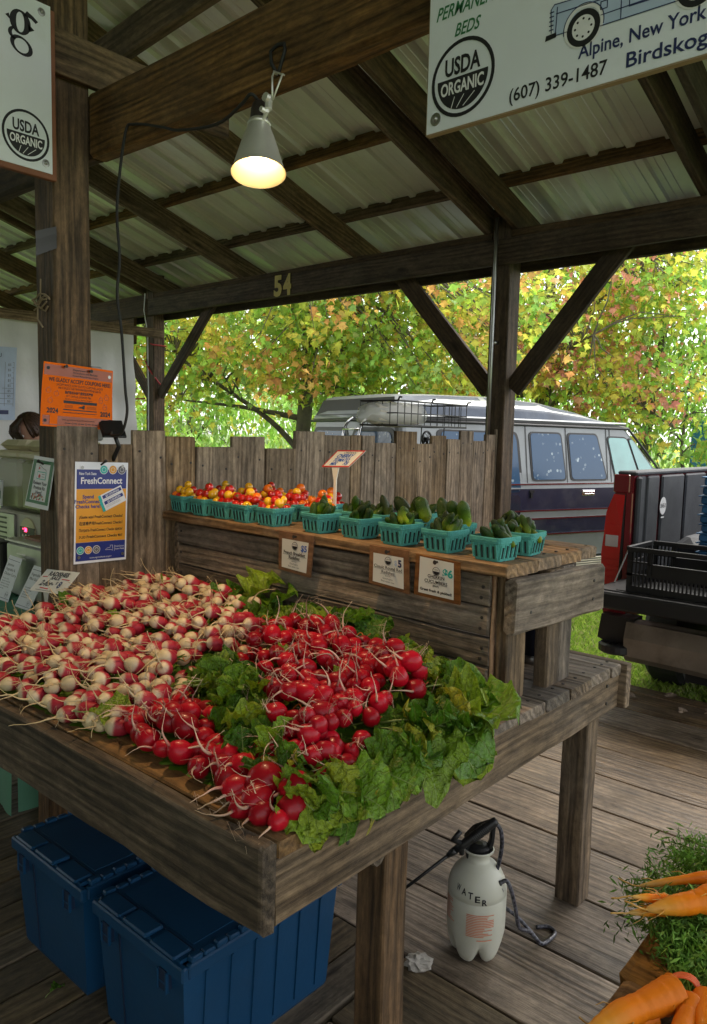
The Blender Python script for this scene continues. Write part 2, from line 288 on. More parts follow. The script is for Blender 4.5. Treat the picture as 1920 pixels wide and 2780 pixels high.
def grass_ground():
    m, nt, b = newmat('lawn'); tc = N(nt, 'ShaderNodeTexCoord')
    n1 = N(nt, 'ShaderNodeTexNoise', Scale=2.5, Detail=8., Roughness=.75); n2 = N(nt, 'ShaderNodeTexNoise', Scale=40., Detail=4.)
    L(nt, tc.outputs['Object'], n1.inputs['Vector']); L(nt, tc.outputs['Object'], n2.inputs['Vector'])
    rp = N(nt, 'ShaderNodeValToRGB'); e = rp.color_ramp.elements; e[0].position = .3; e[0].color = (.10, .085, .05, 1); e[1].position = .7; e[1].color = (.12, .20, .04, 1); q = e.new(.45); q.color = (.09, .15, .035, 1)
    ad = N(nt, 'ShaderNodeMath', operation='MULTIPLY_ADD'); ad.inputs[1].default_value = .3; L(nt, n2.outputs['Fac'], ad.inputs[0]); L(nt, n1.outputs['Fac'], ad.inputs[2]); sb = N(nt, 'ShaderNodeMath', operation='SUBTRACT'); sb.inputs[1].default_value = .13; L(nt, ad.outputs[0], sb.inputs[0])
    L(nt, sb.outputs[0], rp.inputs['Fac']); L(nt, rp.outputs[0], b.inputs['Base Color']); b.inputs['Roughness'].default_value = .95
    bp = N(nt, 'ShaderNodeBump', Strength=.6, Distance=.02); L(nt, n2.outputs['Fac'], bp.inputs['Height']); L(nt, bp.outputs[0], b.inputs['Normal'])
grass_ground()

# ------------------------------------------------------------------ building helpers
PM = {}     # world matrix of every object made here, by name
class G:
    """collects geometry for ONE mesh"""
    def __init__(s): s.v = []; s.f = []; s.mi = []; s.at = []
    def add(s, vs, fs, mi=0, M=None, at=None):
        n = len(s.v)
        s.v += [tuple(M @ Vector(p)) for p in vs] if M is not None else [tuple(p) for p in vs]
        s.f += [tuple(i+n for i in f) for f in fs]; s.mi += [mi]*len(fs)
        s.at += list(at) if at is not None else [0.]*len(vs)
        return s
    def box(s, x0, x1, y0, y1, z0, z1, mi=0, M=None, b=0.):
        if b:
            return s.prism([(x0+b, y0), (x1-b, y0), (x1, y0+b), (x1, y1-b), (x1-b, y1), (x0+b, y1), (x0, y1-b), (x0, y0+b)], z0, z1, mi, M, cap=b)
        vs = [(x0, y0, z0), (x1, y0, z0), (x1, y1, z0), (x0, y1, z0), (x0, y0, z1), (x1, y0, z1), (x1, y1, z1), (x0, y1, z1)]
        return s.add(vs, [(0, 3, 2, 1), (4, 5, 6, 7), (0, 1, 5, 4), (1, 2, 6, 5), (2, 3, 7, 6), (3, 0, 4, 7)], mi, M)
    def prism(s, pts, z0, z1, mi=0, M=None, cap=0.):
        n = len(pts)
        if cap:
            cx = sum(p[0] for p in pts)/n; cy = sum(p[1] for p in pts)/n
            def ins(p):
                dx, dy = cx-p[0], cy-p[1]; return (p[0]+math.copysign(min(cap, abs(dx)), dx), p[1]+math.copysign(min(cap, abs(dy)), dy))
            rings = [([ins(p) for p in pts], z0), (pts, z0+cap), (pts, z1-cap), ([ins(p) for p in pts], z1)]
        else: rings = [(pts, z0), (pts, z1)]
        vs = [(p[0], p[1], z) for ps, z in rings for p in ps]; fs = []
        for k in range(len(rings)-1):
            for i in range(n): fs.append((k*n+i, k*n+(i+1) % n, (k+1)*n+(i+1) % n, (k+1)*n+i))
        fs.append(tuple(range(n))[::-1]); fs.append(tuple((len(rings)-1)*n+i for i in range(n)))
        return s.add(vs, fs, mi, M)
    def tube(s, pts, r, n=6, mi=0, M=None, at=None, caps=True):
        pts = [Vector(p) for p in pts]; m = len(pts); rs = r if isinstance(r, (list, tuple)) else [r]*m
        vs = []; ats = []; u = None
        for i, p in enumerate(pts):
            d = (pts[min(i+1, m-1)]-pts[max(i-1, 0)])
            if d.length < 1e-9: d = Vector((0, 0, 1))
            d.normalize()
            if u is None: u = d.orthogonal().normalized()
            else:
                u = u-d*u.dot(d); u = u.normalized() if u.length > 1e-6 else d.orthogonal().normalized()
            w_ = d.cross(u)
            for k in range(n):
                a = 2*math.pi*k/n; vs.append(p+(u*math.cos(a)+w_*math.sin(a))*rs[i]); ats.append(at[i] if at else 0.)
        fs = [(i*n+k, i*n+(k+1) % n, (i+1)*n+(k+1) % n, (i+1)*n+k) for i in range(m-1) for k in range(n)]
        if caps: fs += [tuple(range(n))[::-1], tuple((m-1)*n+k for k in range(n))]
        return s.add(vs, fs, mi, M, ats)
    def lathe(s, prof, n=12, mi=0, M=None, at=None, jit=None, caps=True):
        """prof: (radius, z) from low z to high z"""
        vs = []; ats = []
        for i, (r, z) in enumerate(prof):
            for k in range(n):
                a = 2*math.pi*k/n; q = r*(1+(jit[k] if jit else 0)); vs.append((q*math.cos(a), q*math.sin(a), z)); ats.append(at[i] if at else 0.)
        m = len(prof); fs = [(i*n+k, i*n+(k+1) % n, (i+1)*n+(k+1) % n, (i+1)*n+k) for i in range(m-1) for k in range(n)]
        if caps: fs += [tuple(range(n))[::-1], tuple((m-1)*n+k for k in range(n))]
        return s.add(vs, fs, mi, M, ats)
    def grid(s, fn, nu, nv, mi=0, M=None, at=None):
        vs = [fn(i/nu, j/nv) for j in range(nv+1) for i in range(nu+1)]; W = nu+1
        fs = [(j*W+i, j*W+i+1, (j+1)*W+i+1, (j+1)*W+i) for j in range(nv) for i in range(nu)]
        return s.add(vs, fs, mi, M, at)
    def mesh(s, name, mats, smooth=False):
        me = bpy.data.meshes.new(name); me.from_pydata(s.v, [], s.f); me.validate()
        for m in (mats if isinstance(mats, (list, tuple)) else [mats]): me.materials.append(MATS[m] if isinstance(m, str) else m)
        if len(me.polygons) == len(s.mi): me.polygons.foreach_set('material_index', s.mi)
        if any(s.at):
            a = me.attributes.new('along', 'FLOAT', 'POINT'); a.data.foreach_set('value', s.at)
        if smooth: me.polygons.foreach_set('use_smooth', [True]*len(me.polygons))
        me.update(); return me
I4 = Matrix.Identity(4)
def link(name, data, parent=None, M=I4):
    """M is the object's WORLD matrix, whatever its parent"""
    o = bpy.data.objects.new(name, data); COL.objects.link(o)
    PM[o.name] = M.copy()
    if parent is not None:
        o.parent = parent; o.matrix_basis = PM[parent.name].inverted() @ M
    else: o.matrix_basis = M
    return o
def obj(name, g, mats, parent=None, M=I4, smooth=False, kind=None):
    o = link(name, g.mesh(name, mats, smooth), parent, M)
    if kind: o['kind'] = kind
    return o
def tag(o, label, cat, group=None, kind=None):
    o['label'] = label; o['category'] = cat
    if group: o['group'] = group
    if kind: o['kind'] = kind
    return o
def thing(name, label, cat, loc=(0, 0, 0), rz=0., group=None, M=None):
    o = link(name, None, None, M if M is not None else Matrix.Translation(loc) @ Matrix.Rotation(rz, 4, 'Z')); o.empty_display_size = .1
    return tag(o, label, cat, group)
def T(x, y, z): return Matrix.Translation((x, y, z))
def RX(a): return Matrix.Rotation(a, 4, 'X')
def RY(a): return Matrix.Rotation(a, 4, 'Y')
def RZ(a): return Matrix.Rotation(a, 4, 'Z')
def frame(o, x, y, z): # matrix with given axes
    return Matrix(((x[0], y[0], z[0], o[0]), (x[1], y[1], z[1], o[1]), (x[2], y[2], z[2], o[2]), (0, 0, 0, 1)))
def lumber(Lx, wy, hz, segs=5, jit=.0015, b=.004, nails=None, seed=None):
    """a board along local X, chamfered and a little uneven; nails: list of (x, y) on the +Z face or ('y-', x, z) on the -Y face"""
    r = random.Random(seed if seed is not None else random.random()); g = G()
    sec = [(-wy/2+b, -hz/2), (wy/2-b, -hz/2), (wy/2, -hz/2+b), (wy/2, hz/2-b), (wy/2-b, hz/2), (-wy/2+b, hz/2), (-wy/2, hz/2-b), (-wy/2, -hz/2+b)]
    vs = []
    xs = [-Lx/2]+[-Lx/2+b]+[-Lx/2+Lx*(i/segs) for i in range(1, segs)]+[Lx/2-b]+[Lx/2]
    for k, x in enumerate(xs):
        sh = .985 if k in (0, len(xs)-1) else 1.
        e = [r.uniform(-jit, jit) for _ in range(8)]
        oy, oz = r.uniform(-jit, jit), r.uniform(-jit, jit)
        for q, (y, z) in enumerate(sec):
            vs.append((x+(r.uniform(-jit, jit) if k in (0, len(xs)-1) else 0), y*sh+oy+e[q]*.6, z*sh+oz+e[(q+3) % 8]*.6))
    n = 8; m = len(xs)
    fs = [(i*n+k, (i+1)*n+k, (i+1)*n+(k+1) % n, i*n+(k+1) % n) for i in range(m-1) for k in range(n)]
    fs += [tuple(range(n)), tuple((m-1)*n+k for k in range(n))[::-1]]
    g.add(vs, fs)
    for nl in nails or []:
        if nl[0] == 'y-': M = T(nl[1], -wy/2-.0025, nl[2]) @ RX(math.pi/2)
        elif nl[0] == 'y+': M = T(nl[1], wy/2+.0025, nl[2]) @ RX(-math.pi/2)
        else: M = T(nl[0], nl[1], hz/2+.0015)
        g.lathe([(.0055, -.004), (.0055, .0008), (.003, .0014)], 6, 1, M)
    return g
def board(name, p0, p1, wy, hz, mat, parent=None, up=(0, 0, 1), nails=None, segs=5, jit=.0015, b=.004):
    """a board whose centre line runs p0 -> p1; its local Z lies towards `up`, hz is its size that way, wy the other"""
    p0, p1 = Vector(p0), Vector(p1); x = (p1-p0); Lx = x.length; x.normalize(); u = Vector(up); z = (u-x*u.dot(x)).normalized(); y = z.cross(x)
    return obj(name, lumber(Lx, wy, hz, segs, jit, b, nails), [mat, 'nail'] if nails else [mat], parent, frame((p0+p1)/2, x, y, z))
def text_mesh(txt, size, bold=0., shear=0., space=1., align='LEFT', line=1.):
    cu = bpy.data.curves.new('lettering', 'FONT'); cu.body = txt; cu.size = size; cu.offset = bold; cu.shear = shear; cu.space_character = space; cu.align_x = align; cu.space_line = line; cu.resolution_u = 3
    o = bpy.data.objects.new('tmp', cu); COL.objects.link(o); dg = bpy.context.evaluated_depsgraph_get(); dg.update()
    me = bpy.data.meshes.new_from_object(o.evaluated_get(dg)); vs = [tuple(v.co) for v in me.vertices]; fs = [tuple(p.vertices) for p in me.polygons]
    bpy.data.objects.remove(o); bpy.data.curves.remove(cu); bpy.data.meshes.remove(me)
    return vs, fs
class Sheet:
    """flat print on a sign's face: local x right, y up, z out; one mesh per ink colour"""
    def __init__(s, parent, M, wrap=None): s.p = parent; s.M = M; s.g = {}; s.wrap = wrap
    def _g(s, mat): return s.g.setdefault(mat, G())
    def add(s, mat, vs, fs, ly): s._g(mat).add([(v[0], v[1], ly*.0005) for v in vs], fs)
    def rect(s, mat, x0, y0, x1, y1, ly=1, rot=0., nx=1):
        cx, cy = (x0+x1)/2, (y0+y1)/2; c, q = math.cos(rot), math.sin(rot)
        vs = []; fs = []
        for i in range(nx+1):
            for y in (y0, y1):
                dx, dy = x0+(x1-x0)*i/nx-cx, y-cy; vs.append((cx+dx*c-dy*q, cy+dx*q+dy*c))
        fs = [(2*i, 2*i+2, 2*i+3, 2*i+1) for i in range(nx)]
        s.add(mat, vs, fs, ly)
    def poly(s, mat, pts, ly=1): s.add(mat, pts, [tuple(range(len(pts)))], ly)
    def disc(s, mat, x, y, r, ly=1, a0=0., a1=2*math.pi, n=32, sy=1.):
        s.poly(mat, [(x+r*math.cos(a0+(a1-a0)*i/n), y+sy*r*math.sin(a0+(a1-a0)*i/n)) for i in range(n if a1-a0 > 6.28 else n+1)], ly)
    def ring(s, mat, x, y, r0, r1, ly=1, n=40, sy=1., a0=0., a1=2*math.pi):
        vs = []; fs = []
        for i in range(n+1):
            a = a0+(a1-a0)*i/n
            vs += [(x+r0*math.cos(a), y+sy*r0*math.sin(a)), (x+r1*math.cos(a), y+sy*r1*math.sin(a))]
        fs = [(2*i, 2*i+1, 2*i+3, 2*i+2) for i in range(n)]
        s.add(mat, vs, fs, ly)
    def line(s, mat, pts, wd, ly=1):
        for a, b in zip(pts[:-1], pts[1:]):
            d = Vector((b[0]-a[0], b[1]-a[1])); 
            if d.length < 1e-7: continue
            n = Vector((-d.y, d.x)).normalized()*wd/2; e = d.normalized()*wd*.3
            s.poly(mat, [(a[0]-e.x-n.x, a[1]-e.y-n.y), (b[0]+e.x-n.x, b[1]+e.y-n.y), (b[0]+e.x+n.x, b[1]+e.y+n.y), (a[0]-e.x+n.x, a[1]-e.y+n.y)], ly)
    def text(s, mat, txt, x, y, size, ly=2, bold=0., shear=0., width=None, align='CENTER', rot=0., space=1., sx=1.):
        vs, fs = text_mesh(txt, size, bold, shear, space)
        if not vs: return
        xs = [v[0] for v in vs]; w0 = max(xs)-min(xs); k = sx
        if width: k = width/max(w0, 1e-6)
        off = min(xs)*k+(w0*k/2 if align == 'CENTER' else (w0*k if align == 'RIGHT' else 0.))
        c, q = math.cos(rot), math.sin(rot)
        s.add(mat, [(x+(v[0]*k-off)*c-v[1]*q, y+(v[0]*k-off)*q+v[1]*c) for v in vs], fs, ly)
    def done(s, names=None):
        for mat, g in s.g.items():
            if s.wrap: g.v = [s.wrap(*p) for p in g.v]
            nm = 'lettering' if mat.startswith('print') else 'printed_panel'
            o = obj((names or {}).get(mat, nm), g, [mat], s.p, s.M); o['kind'] = 'stuff'
def usda(sh, x, y, r, dark='print_black'):
    """the round organic seal"""
    sh.ring(dark, x, y, r*.90, r, 2)
    th = math.asin(.06)
    sh.poly(dark, [(x+r*.80*math.cos(a), y+r*.80*math.sin(a)) for a in [math.pi+th*-1+ (math.pi+2*th)*i/26 for i in range(27)]], 2)
    sh.text(dark, 'USDA', x, y+r*.13, r*.62, 3, bold=r*.018, width=r*1.12)
    sh.text('print_white', 'ORGANIC', x, y-r*.36, r*.46, 3, bold=r*.012, width=r*1.36)
    for k in (-.45, -.12, .25): sh.line('print_white', [(x+r*(k*.55-.08), y-r*.74), (x+r*(k*.9+.18), y-r*.45)], r*.022, 3)
# ------------------------------------------------------------------ setting: ground, grass, platform floor
GZ = -.28
g = G(); rr = random.Random(3)
xs = [-420, -160, -60, -30]+[-16+i*1.0 for i in range(25)]+[20, 50, 160, 420]; ys = [-60, -20, 0, 3]+[4+i*.8 for i in range(26)]+[30, 60, 160, 420]
vs = [(x, y, GZ+(rr.uniform(-.02, .02) if abs(x) < 18 and y < 26 else 0)) for y in ys for x in xs]; Wn = len(xs)
g.add(vs, [(j*Wn+i, j*Wn+i+1, (j+1)*Wn+i+1, (j+1)*Wn+i) for j in range(len(ys)-1) for i in range(Wn-1)])
ground = obj('ground', g, 'lawn', None, I4, True); ground['kind'] = 'structure'
def blades(name, n, region, h0, h1, cols, keep=None, clump=.35):
    """many short grass blades as one mesh"""
    x = RNG.uniform(region[0], region[1], n); y = RNG.uniform(region[2], region[3], n)
    dens = np.sin(x*5.1+np.sin(y*3.7)*1.3)*.5+np.sin(y*6.3+x*2.2)*.5
    m = RNG.uniform(-1, 1, n) < dens+clump+.4
    if keep is not None: m &= keep(x, y)
    x, y = x[m], y[m]; n = len(x)
    h = RNG.uniform(h0, h1, n); a = RNG.uniform(0, 2*np.pi, n); wd = RNG.uniform(.002, .0045, n); ln = RNG.uniform(.2, 1.1, n)*h; b = RNG.uniform(0, 2*np.pi, n)
    V = np.zeros((n, 4, 3)); z = np.full(n, GZ)
    V[:, 0] = np.c_[x-np.cos(a)*wd, y-np.sin(a)*wd, z-.02]; V[:, 1] = np.c_[x+np.cos(a)*wd, y+np.sin(a)*wd, z-.02]
    V[:, 2] = np.c_[x+np.cos(a)*wd*.8+np.cos(b)*ln*.4, y+np.sin(a)*wd*.8+np.sin(b)*ln*.4, z+h*.65]; V[:, 3] = np.c_[x+np.cos(b)*ln, y+np.sin(b)*ln, z+h]
    idx = np.arange(n)[:, None]*4; F = np.concatenate([idx+np.array([0, 1, 2]), idx+np.array([0, 2, 3])], 1).reshape(-1, 3)
    return bulk(name, V.reshape(-1, 3), F, 'grass_blade', np.repeat(np.array(cols)[RNG.integers(0, len(cols), n)], 4, 0))
def bulk(name, V, F, mat, C=None, parent=None, M=I4, smooth=False):
    me = bpy.data.meshes.new(name); k = F.shape[1]
    me.vertices.add(len(V)); me.vertices.foreach_set('co', np.ascontiguousarray(V, dtype=np.float32).ravel())
    me.loops.add(F.size); me.loops.foreach_set('vertex_index', np.ascontiguousarray(F, dtype=np.int32).ravel())
    me.polygons.add(len(F)); me.polygons.foreach_set('loop_start', np.arange(0, F.size, k, dtype=np.int32)); me.polygons.foreach_set('loop_total', np.full(len(F), k, dtype=np.int32))
    me.materials.append(MATS[mat])
    if C is not None:
        a = me.attributes.new('leafcol', 'FLOAT_COLOR', 'POINT'); a.data.foreach_set('color', np.c_[C, np.ones(len(C))].astype(np.float32).ravel())
    if smooth: me.polygons.foreach_set('use_smooth', [True]*len(F))
    me.update(calc_edges=True); me.validate()
    return link(name, me, parent, M)
gr = blades('grass', 120000, (-5.5, .6, 4.95, 9.6), .03, .085, [(.28, .44, .06), (.36, .52, .08), (.20, .34, .05), (.42, .54, .12), (.36, .38, .15)], keep=lambda x, y: (y > 5.0+.10*np.sin(x*7)))
gr['kind'] = 'stuff'; gr['label'] = 'short bright green lawn behind the wooden platform'
fl = link('platform_floor', None, None, I4); fl['kind'] = 'structure'; fl.empty_display_size = .1
ysp = [1.455, 1.80, 2.135, 2.466, 2.80, 3.135, 3.472, 3.80, 4.134, 4.47, 4.80, 4.94]
for a, b in zip(ysp[:-1], ysp[1:]):          # broad planks that run along the stalls
    x0 = -1.31+random.uniform(-.01, .01)
    cuts = [x0] if a < 1.7 else [-2.205] if a < 3.0 else [-7.4, x0-random.uniform(.6, 1.6)]
    cuts = sorted(cuts+[.1+random.uniform(0, .9)]+[2.6])
    for c0, c1 in zip(cuts[:-1], cuts[1:]):
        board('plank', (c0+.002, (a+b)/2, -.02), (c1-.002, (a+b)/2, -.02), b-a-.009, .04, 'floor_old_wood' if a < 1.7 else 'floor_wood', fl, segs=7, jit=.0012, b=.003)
for k in range(6):
    board('plank', (-1.305, 1.28-k*.345, -.02), (2.6, 1.28-k*.345, -.02), .335, .04, 'floor_wood', fl, segs=5, b=.003)
x = -1.325
for k in range(30):                           # older, narrower planks that run away under the table
    wd = random.choice((.135, .14, .145)); x -= wd
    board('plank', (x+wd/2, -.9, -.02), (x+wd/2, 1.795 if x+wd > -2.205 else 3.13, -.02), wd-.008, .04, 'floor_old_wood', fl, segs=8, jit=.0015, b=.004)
g = G(); g.box(-7.6, 2.6, 4.90, 4.94, GZ-.05, -.045); g.box(-7.6, 2.6, -.9, 4.9, -.30, -.25)
for k in range(8): g.box(-7.5, 2.5, .2+k*.66, .25+k*.66, -.25, -.043)
obj('floor_frame', g, 'timber_dark', fl)

# ------------------------------------------------------------------ the open market pavilion
pav = thing('market_pavilion', 'open timber market pavilion with metal roof, brown rafters and stall number 54', 'pavilion', (0, 0, 0))
SL = .298; zr = lambda Y: 3.03+SL*(4.72-Y)      # underside of the rafters
def post(x0, x1, y0, y1, z0, z1, mat='post_wood'): return board('post', ((x0+x1)/2, (y0+y1)/2, z0), ((x0+x1)/2, (y0+y1)/2, z1), y1-y0, x1-x0, mat, pav, up=(1, 0, 0), segs=9, jit=.002, b=.006)
post(-2.93, -2.78, 4.75, 4.90, -.35, 3.22, 'timber_dark'); post(-7.15, -7.01, 4.75, 4.89, -.35, 3.22)
post(-3.0, -2.85, 1.49, 1.64, -.02, 3.9); post(1.3, 1.45, 4.75, 4.9, -.35, 3.2); post(1.3, 1.45, 1.49, 1.64, -.02, 3.9); post(-7.15, -7.0, 1.49, 1.64, -.02, 3.9)
def hb(name, x0, x1, y0, y1, z0, z1, mat='timber_dark', **k): return board(name, (x0, (y0+y1)/2, (z0+z1)/2), (x1, (y0+y1)/2, (z0+z1)/2), y1-y0, z1-z0, mat, pav, **k)
for a, b in ((-11, -7.06), (-7.055, -2.868), (-2.865, 1.6)): hb('header_board', a, b, 4.705, 4.746, 2.79+random.uniform(-.004, .004), 2.962, segs=10, jit=.003)
for a, b in ((-11, -7.153), (-7.007, -2.933), (-2.777, 1.297)): hb('header_board', a, b, 4.75, 4.79, 2.80, 3.024, segs=10, jit=.003)
hb('header_board', -11, 1.6, 4.905, 4.945, 2.765, 3.02, segs=14, jit=.003)
hb('header_board', -11, -7.3, 4.70, 4.735, 2.515, 2.785, 'timber_brown', segs=8, jit=.004)
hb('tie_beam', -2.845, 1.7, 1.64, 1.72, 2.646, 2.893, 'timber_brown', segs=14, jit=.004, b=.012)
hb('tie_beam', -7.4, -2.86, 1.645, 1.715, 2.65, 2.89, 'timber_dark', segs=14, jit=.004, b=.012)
board('cross_beam', (-2.829, .55, 2.985), (-2.829, 2.3, 2.985), .04, .162, 'timber_brown', pav, jit=.002)
board('collar_beam', (-3.5, 1.9, 3.195), (-.5, 1.9, 3.38), .045, .14, 'timber_brown', pav, segs=8)
for xc in (-9.9, -8.5, -7.19, -6.97, -5.628, -4.205, -2.978, -2.752, -1.53, -1.36, -.15, 1.1):
    y0, y1 = 5.32, .38; h = .19
    board('rafter', (xc, y0, zr(y0)+h/2), (xc, y1, zr(y1)+h/2), .045, h/1.0435, 'timber_brown' if xc < -2.8 else 'timber_dark', pav, segs=12, jit=.002)
for y in (5.25, 4.60, 3.92, 3.27, 2.62, 1.97, 1.32, .67):
    cuts = [-11, -7.1+random.uniform(-.05, .05), -2.9, 1.5]
    for a, b in zip(cuts[:-1], cuts[1:]):
        z = zr(y)+.19+.045
        board('purlin', (a, y, z), (b, y, z), .042, .09, 'timber_brown' if y < 5 else 'timber_dark', pav, up=(0, SL, 1), segs=9, jit=.002)
pitch = .2286
def roof_profile():
    p = [(-.045, .010), (-.002, .010), (-.002, .002)] if False else [(-.045, .009)]
    p += [(-.001, .009), (.004, .0)]
    for k in range(4):
        x = k*pitch
        p += [(x+.012, 0), (x+.020, .026), (x+.066, .026), (x+.074, 0)]
        for q in (.115, .165): p += [(x+q-.005, 0), (x+q, .004), (x+q+.005, 0)]
    p += [(4*pitch+.002, 0)]
    return p
nx_, ny_ = Vector((1, 0, 0)), Vector((0, -1, SL)).normalized(); nz_ = nx_.cross(ny_)
g = G(); P = roof_profile(); Lr = (5.42-.3)*math.sqrt(1+SL*SL)
ss = [0, .2, .4, .6, .8, 1.0]
vs = [(p[0], s*Lr, p[1]) for s in ss for p in P]; n = len(P)
g.add(vs, [(j*n+i, j*n+i+1, (j+1)*n+i+1, (j+1)*n+i) for j in range(5) for i in range(n-1)])
rm = g.mesh('roof_panel', 'roof_metal')
for k in range(14): 
    zz = zr(5.42)+.19+.092
    link('roof_panel', rm, pav, frame((-11.1+k*.9144, 5.42, zz), nx_, ny_, nz_))
y0r, ylen = .30, 5.3                              # the other slope, over the aisle: out of view, added to block the sky
nyf = Vector((0, 1, SL)).normalized(); Lf = ylen*math.sqrt(1+SL*SL); zf = zr(5.42)+.19+.092+SL*(5.42-y0r)
g = G(); vs = [(p[0], s_*Lf, p[1]) for s_ in ss for p in P]
g.add(vs, [(j*n+i, j*n+i+1, (j+1)*n+i+1, (j+1)*n+i) for j in range(5) for i in range(n-1)]); rm2 = g.mesh('roof_panel', 'roof_metal')
for k in range(14): link('roof_panel', rm2, pav, frame((-11.1+k*.9144, y0r-ylen, zf-SL*ylen), nx_, nyf, Vector((0, -SL, 1)).normalized()))
for xc in (-8.5, -5.628, -2.752, -.15, 1.1): board('rafter', (xc, .36, zf-.19), (xc, y0r-ylen, zf-SL*ylen-.19), .045, .182, 'timber_brown', pav, segs=6)
for y in (.0, -1.3, -2.6, -3.9): board('purlin', (-11, y, zf-SL*(y0r-y)-.05), (1.5, y, zf-SL*(y0r-y)-.05), .042, .088, 'timber_brown', pav, segs=6)
board('tie_beam', (-7.4, -4.5, 2.9), (1.7, -4.5, 2.9), .08, .25, 'timber_brown', pav)
for k in range(14): board('light_block_board', (-11, -4.60, .10+.20*k), (1.5, -4.60, .10+.20*k), .025, .196, 'fence_wood', pav, segs=4)  # unseen wall, added to keep outside light off the floor
for x in (-7.07, -2.93, 1.37): board('post', (x, -4.5, -.35), (x, -4.5, 2.78), .15, .15, 'post_wood', pav, up=(1, 0, 0))
def brace(x0, z0, x1, z1, y=4.82, w=.042, h=.135, mat='timber_dark'):
    board('knee_brace', (x0, y, z0), (x1, y, z1), w, h, mat, pav, up=(0, 1, 0) if False else (-(z1-z0), 0, x1-x0), segs=4)
brace(-2.95, 1.945, -3.83, 2.90); brace(-2.76, 1.945, -1.96, 2.90)
brace(-6.99, 1.97, -6.06, 2.90, h=.11); brace(-7.17, 1.97, -8.06, 2.90, h=.11)
board('ledger_board', (-6.755, 1.7, 2.575), (-6.755, 4.70, 2.575), .03, .088, 'fence_wood', pav, segs=5)
g = G(); g.tube([(-2.865, 4.69, z) for z in (1.5, 2.2, 2.75)]+[(-2.862, 4.688, 3.1)], .013, 10); g.box(-2.885, -2.845, 4.70, 4.75, 2.25, 2.275)
obj('conduit', g, 'conduit_metal', pav, I4, True)
for k, ch in enumerate('54'):
    vs, fs = text_mesh(ch, .235, bold=.010)
    x0 = min(v[0] for v in vs); wv = max(v[0] for v in vs)-x0; zb = min(v[1] for v in vs)
    g = G(); m = len(vs); sxk = .098/wv
    top = [((v[0]-x0)*sxk, 0, v[1]-zb) for v in vs]
    g.add(top, fs); g.add([(p[0], -.004, p[2]) for p in top], fs)
    ed = {}
    for f in fs:
        for a, b in zip(f, f[1:]+f[:1]): ed[(a, b)] = 1
    rim = [(a, b) for (a, b) in ed if (b, a) not in ed]
    g.f += [(a, b, b+m, a+m) for a, b in rim]; g.mi += [0]*len(rim)
    obj('digit', g, 'digit_yellow', pav, T(-5.108+k*.118, 4.7035, 2.788+.002*k))
g = G(); g.grid(lambda u, v: (-2.992+u*.165, 1.488-.0015*math.sin(v*9), 2.268+v*.095+.012*u*(1-2*v)*.6), 3, 3); obj('tape_patch', g, 'lamp_cap', pav)
g = G()
for k in range(5): g.tube([(-3.006+.03*i+.01*math.sin(i+k), 1.484-.004*(k % 3), 2.06+.012*k+.012*math.sin(i*1.7+k)) for i in range(5)], .0035, 5)
g.tube([(-2.97, 1.482, 2.08), (-2.95, 1.47, 2.02), (-2.90, 1.465, 1.985)], .0035, 5); g.tube([(-2.95, 1.482, 2.10), (-2.925, 1.472, 2.17)], .003, 5)
obj('twine', g, 'cut_wood', pav)
g = G(); g.tube([(-7.08, 4.695, 3.02), (-7.10, 4.695, 2.85), (-7.10, 4.74, 2.6), (-7.09, 4.742, 2.0), (-7.095, 4.742, 1.3)], .006, 6)
obj('wire', g, 'paper', pav)
g = G(); g.box(-2.985, -2.862, 1.642, 1.70, 1.55, 1.85, b=.006); g.box(-2.95, -2.88, 1.70, 1.715, 1.60, 1.80); obj('junction_box', g, 'grey_box', pav)

# ------------------------------------------------------------------ plank fence between the stalls
fence = thing('plank_fence', 'weathered fence of upright grey planks with uneven tops behind the produce', 'fence', (-2.84, 3.2, 0))
FT = [(1.472, 1.654, 1.606), (1.654, 1.812, 1.537), (1.812, 1.975, 1.596), (1.975, 2.135, 1.572), (2.135, 2.349, 1.529), (2.349, 2.559, 1.578), (2.559, 2.767, 1.522), (2.767, 2.985, 1.612), (2.985, 3.196, 1.593), (3.196, 3.284, 1.597), (3.284, 3.401, 1.596), (3.401, 3.596, 1.556), (3.596, 3.805, 1.628), (3.805, 3.969, 1.555), (3.969, 4.132, 1.607), (4.132, 4.287, 1.586), (4.287, 4.449, 1.644), (4.449, 4.604, 1.579), (4.604, 4.736, 1.624), (4.736, 4.869, 1.663)]
for a, b, z in FT:
    t = random.uniform(.02, .026); L2 = z-.06
    nl = [(L2/2-.10+random.uniform(-.02, .02), s*(b-a)*.32) for s in (-1, 1)]+[(-L2/2+.35, s*(b-a)*.3) for s in (-1, 1)]
    board('plank', (-2.848+t/2, (a+b)/2, .06), (-2.848+t/2+random.uniform(-.002, .002), (a+b)/2+random.uniform(-.003, .003), z), b-a-.004, t, 'fence_wood', fence, up=(1, 0, 0), nails=nl, segs=6, jit=.0018, b=.003)
for z in (.45, 1.42): board('rail', (-2.87, 1.65, z), (-2.87, 4.74, z), .04, .085, 'timber_dark', fence)

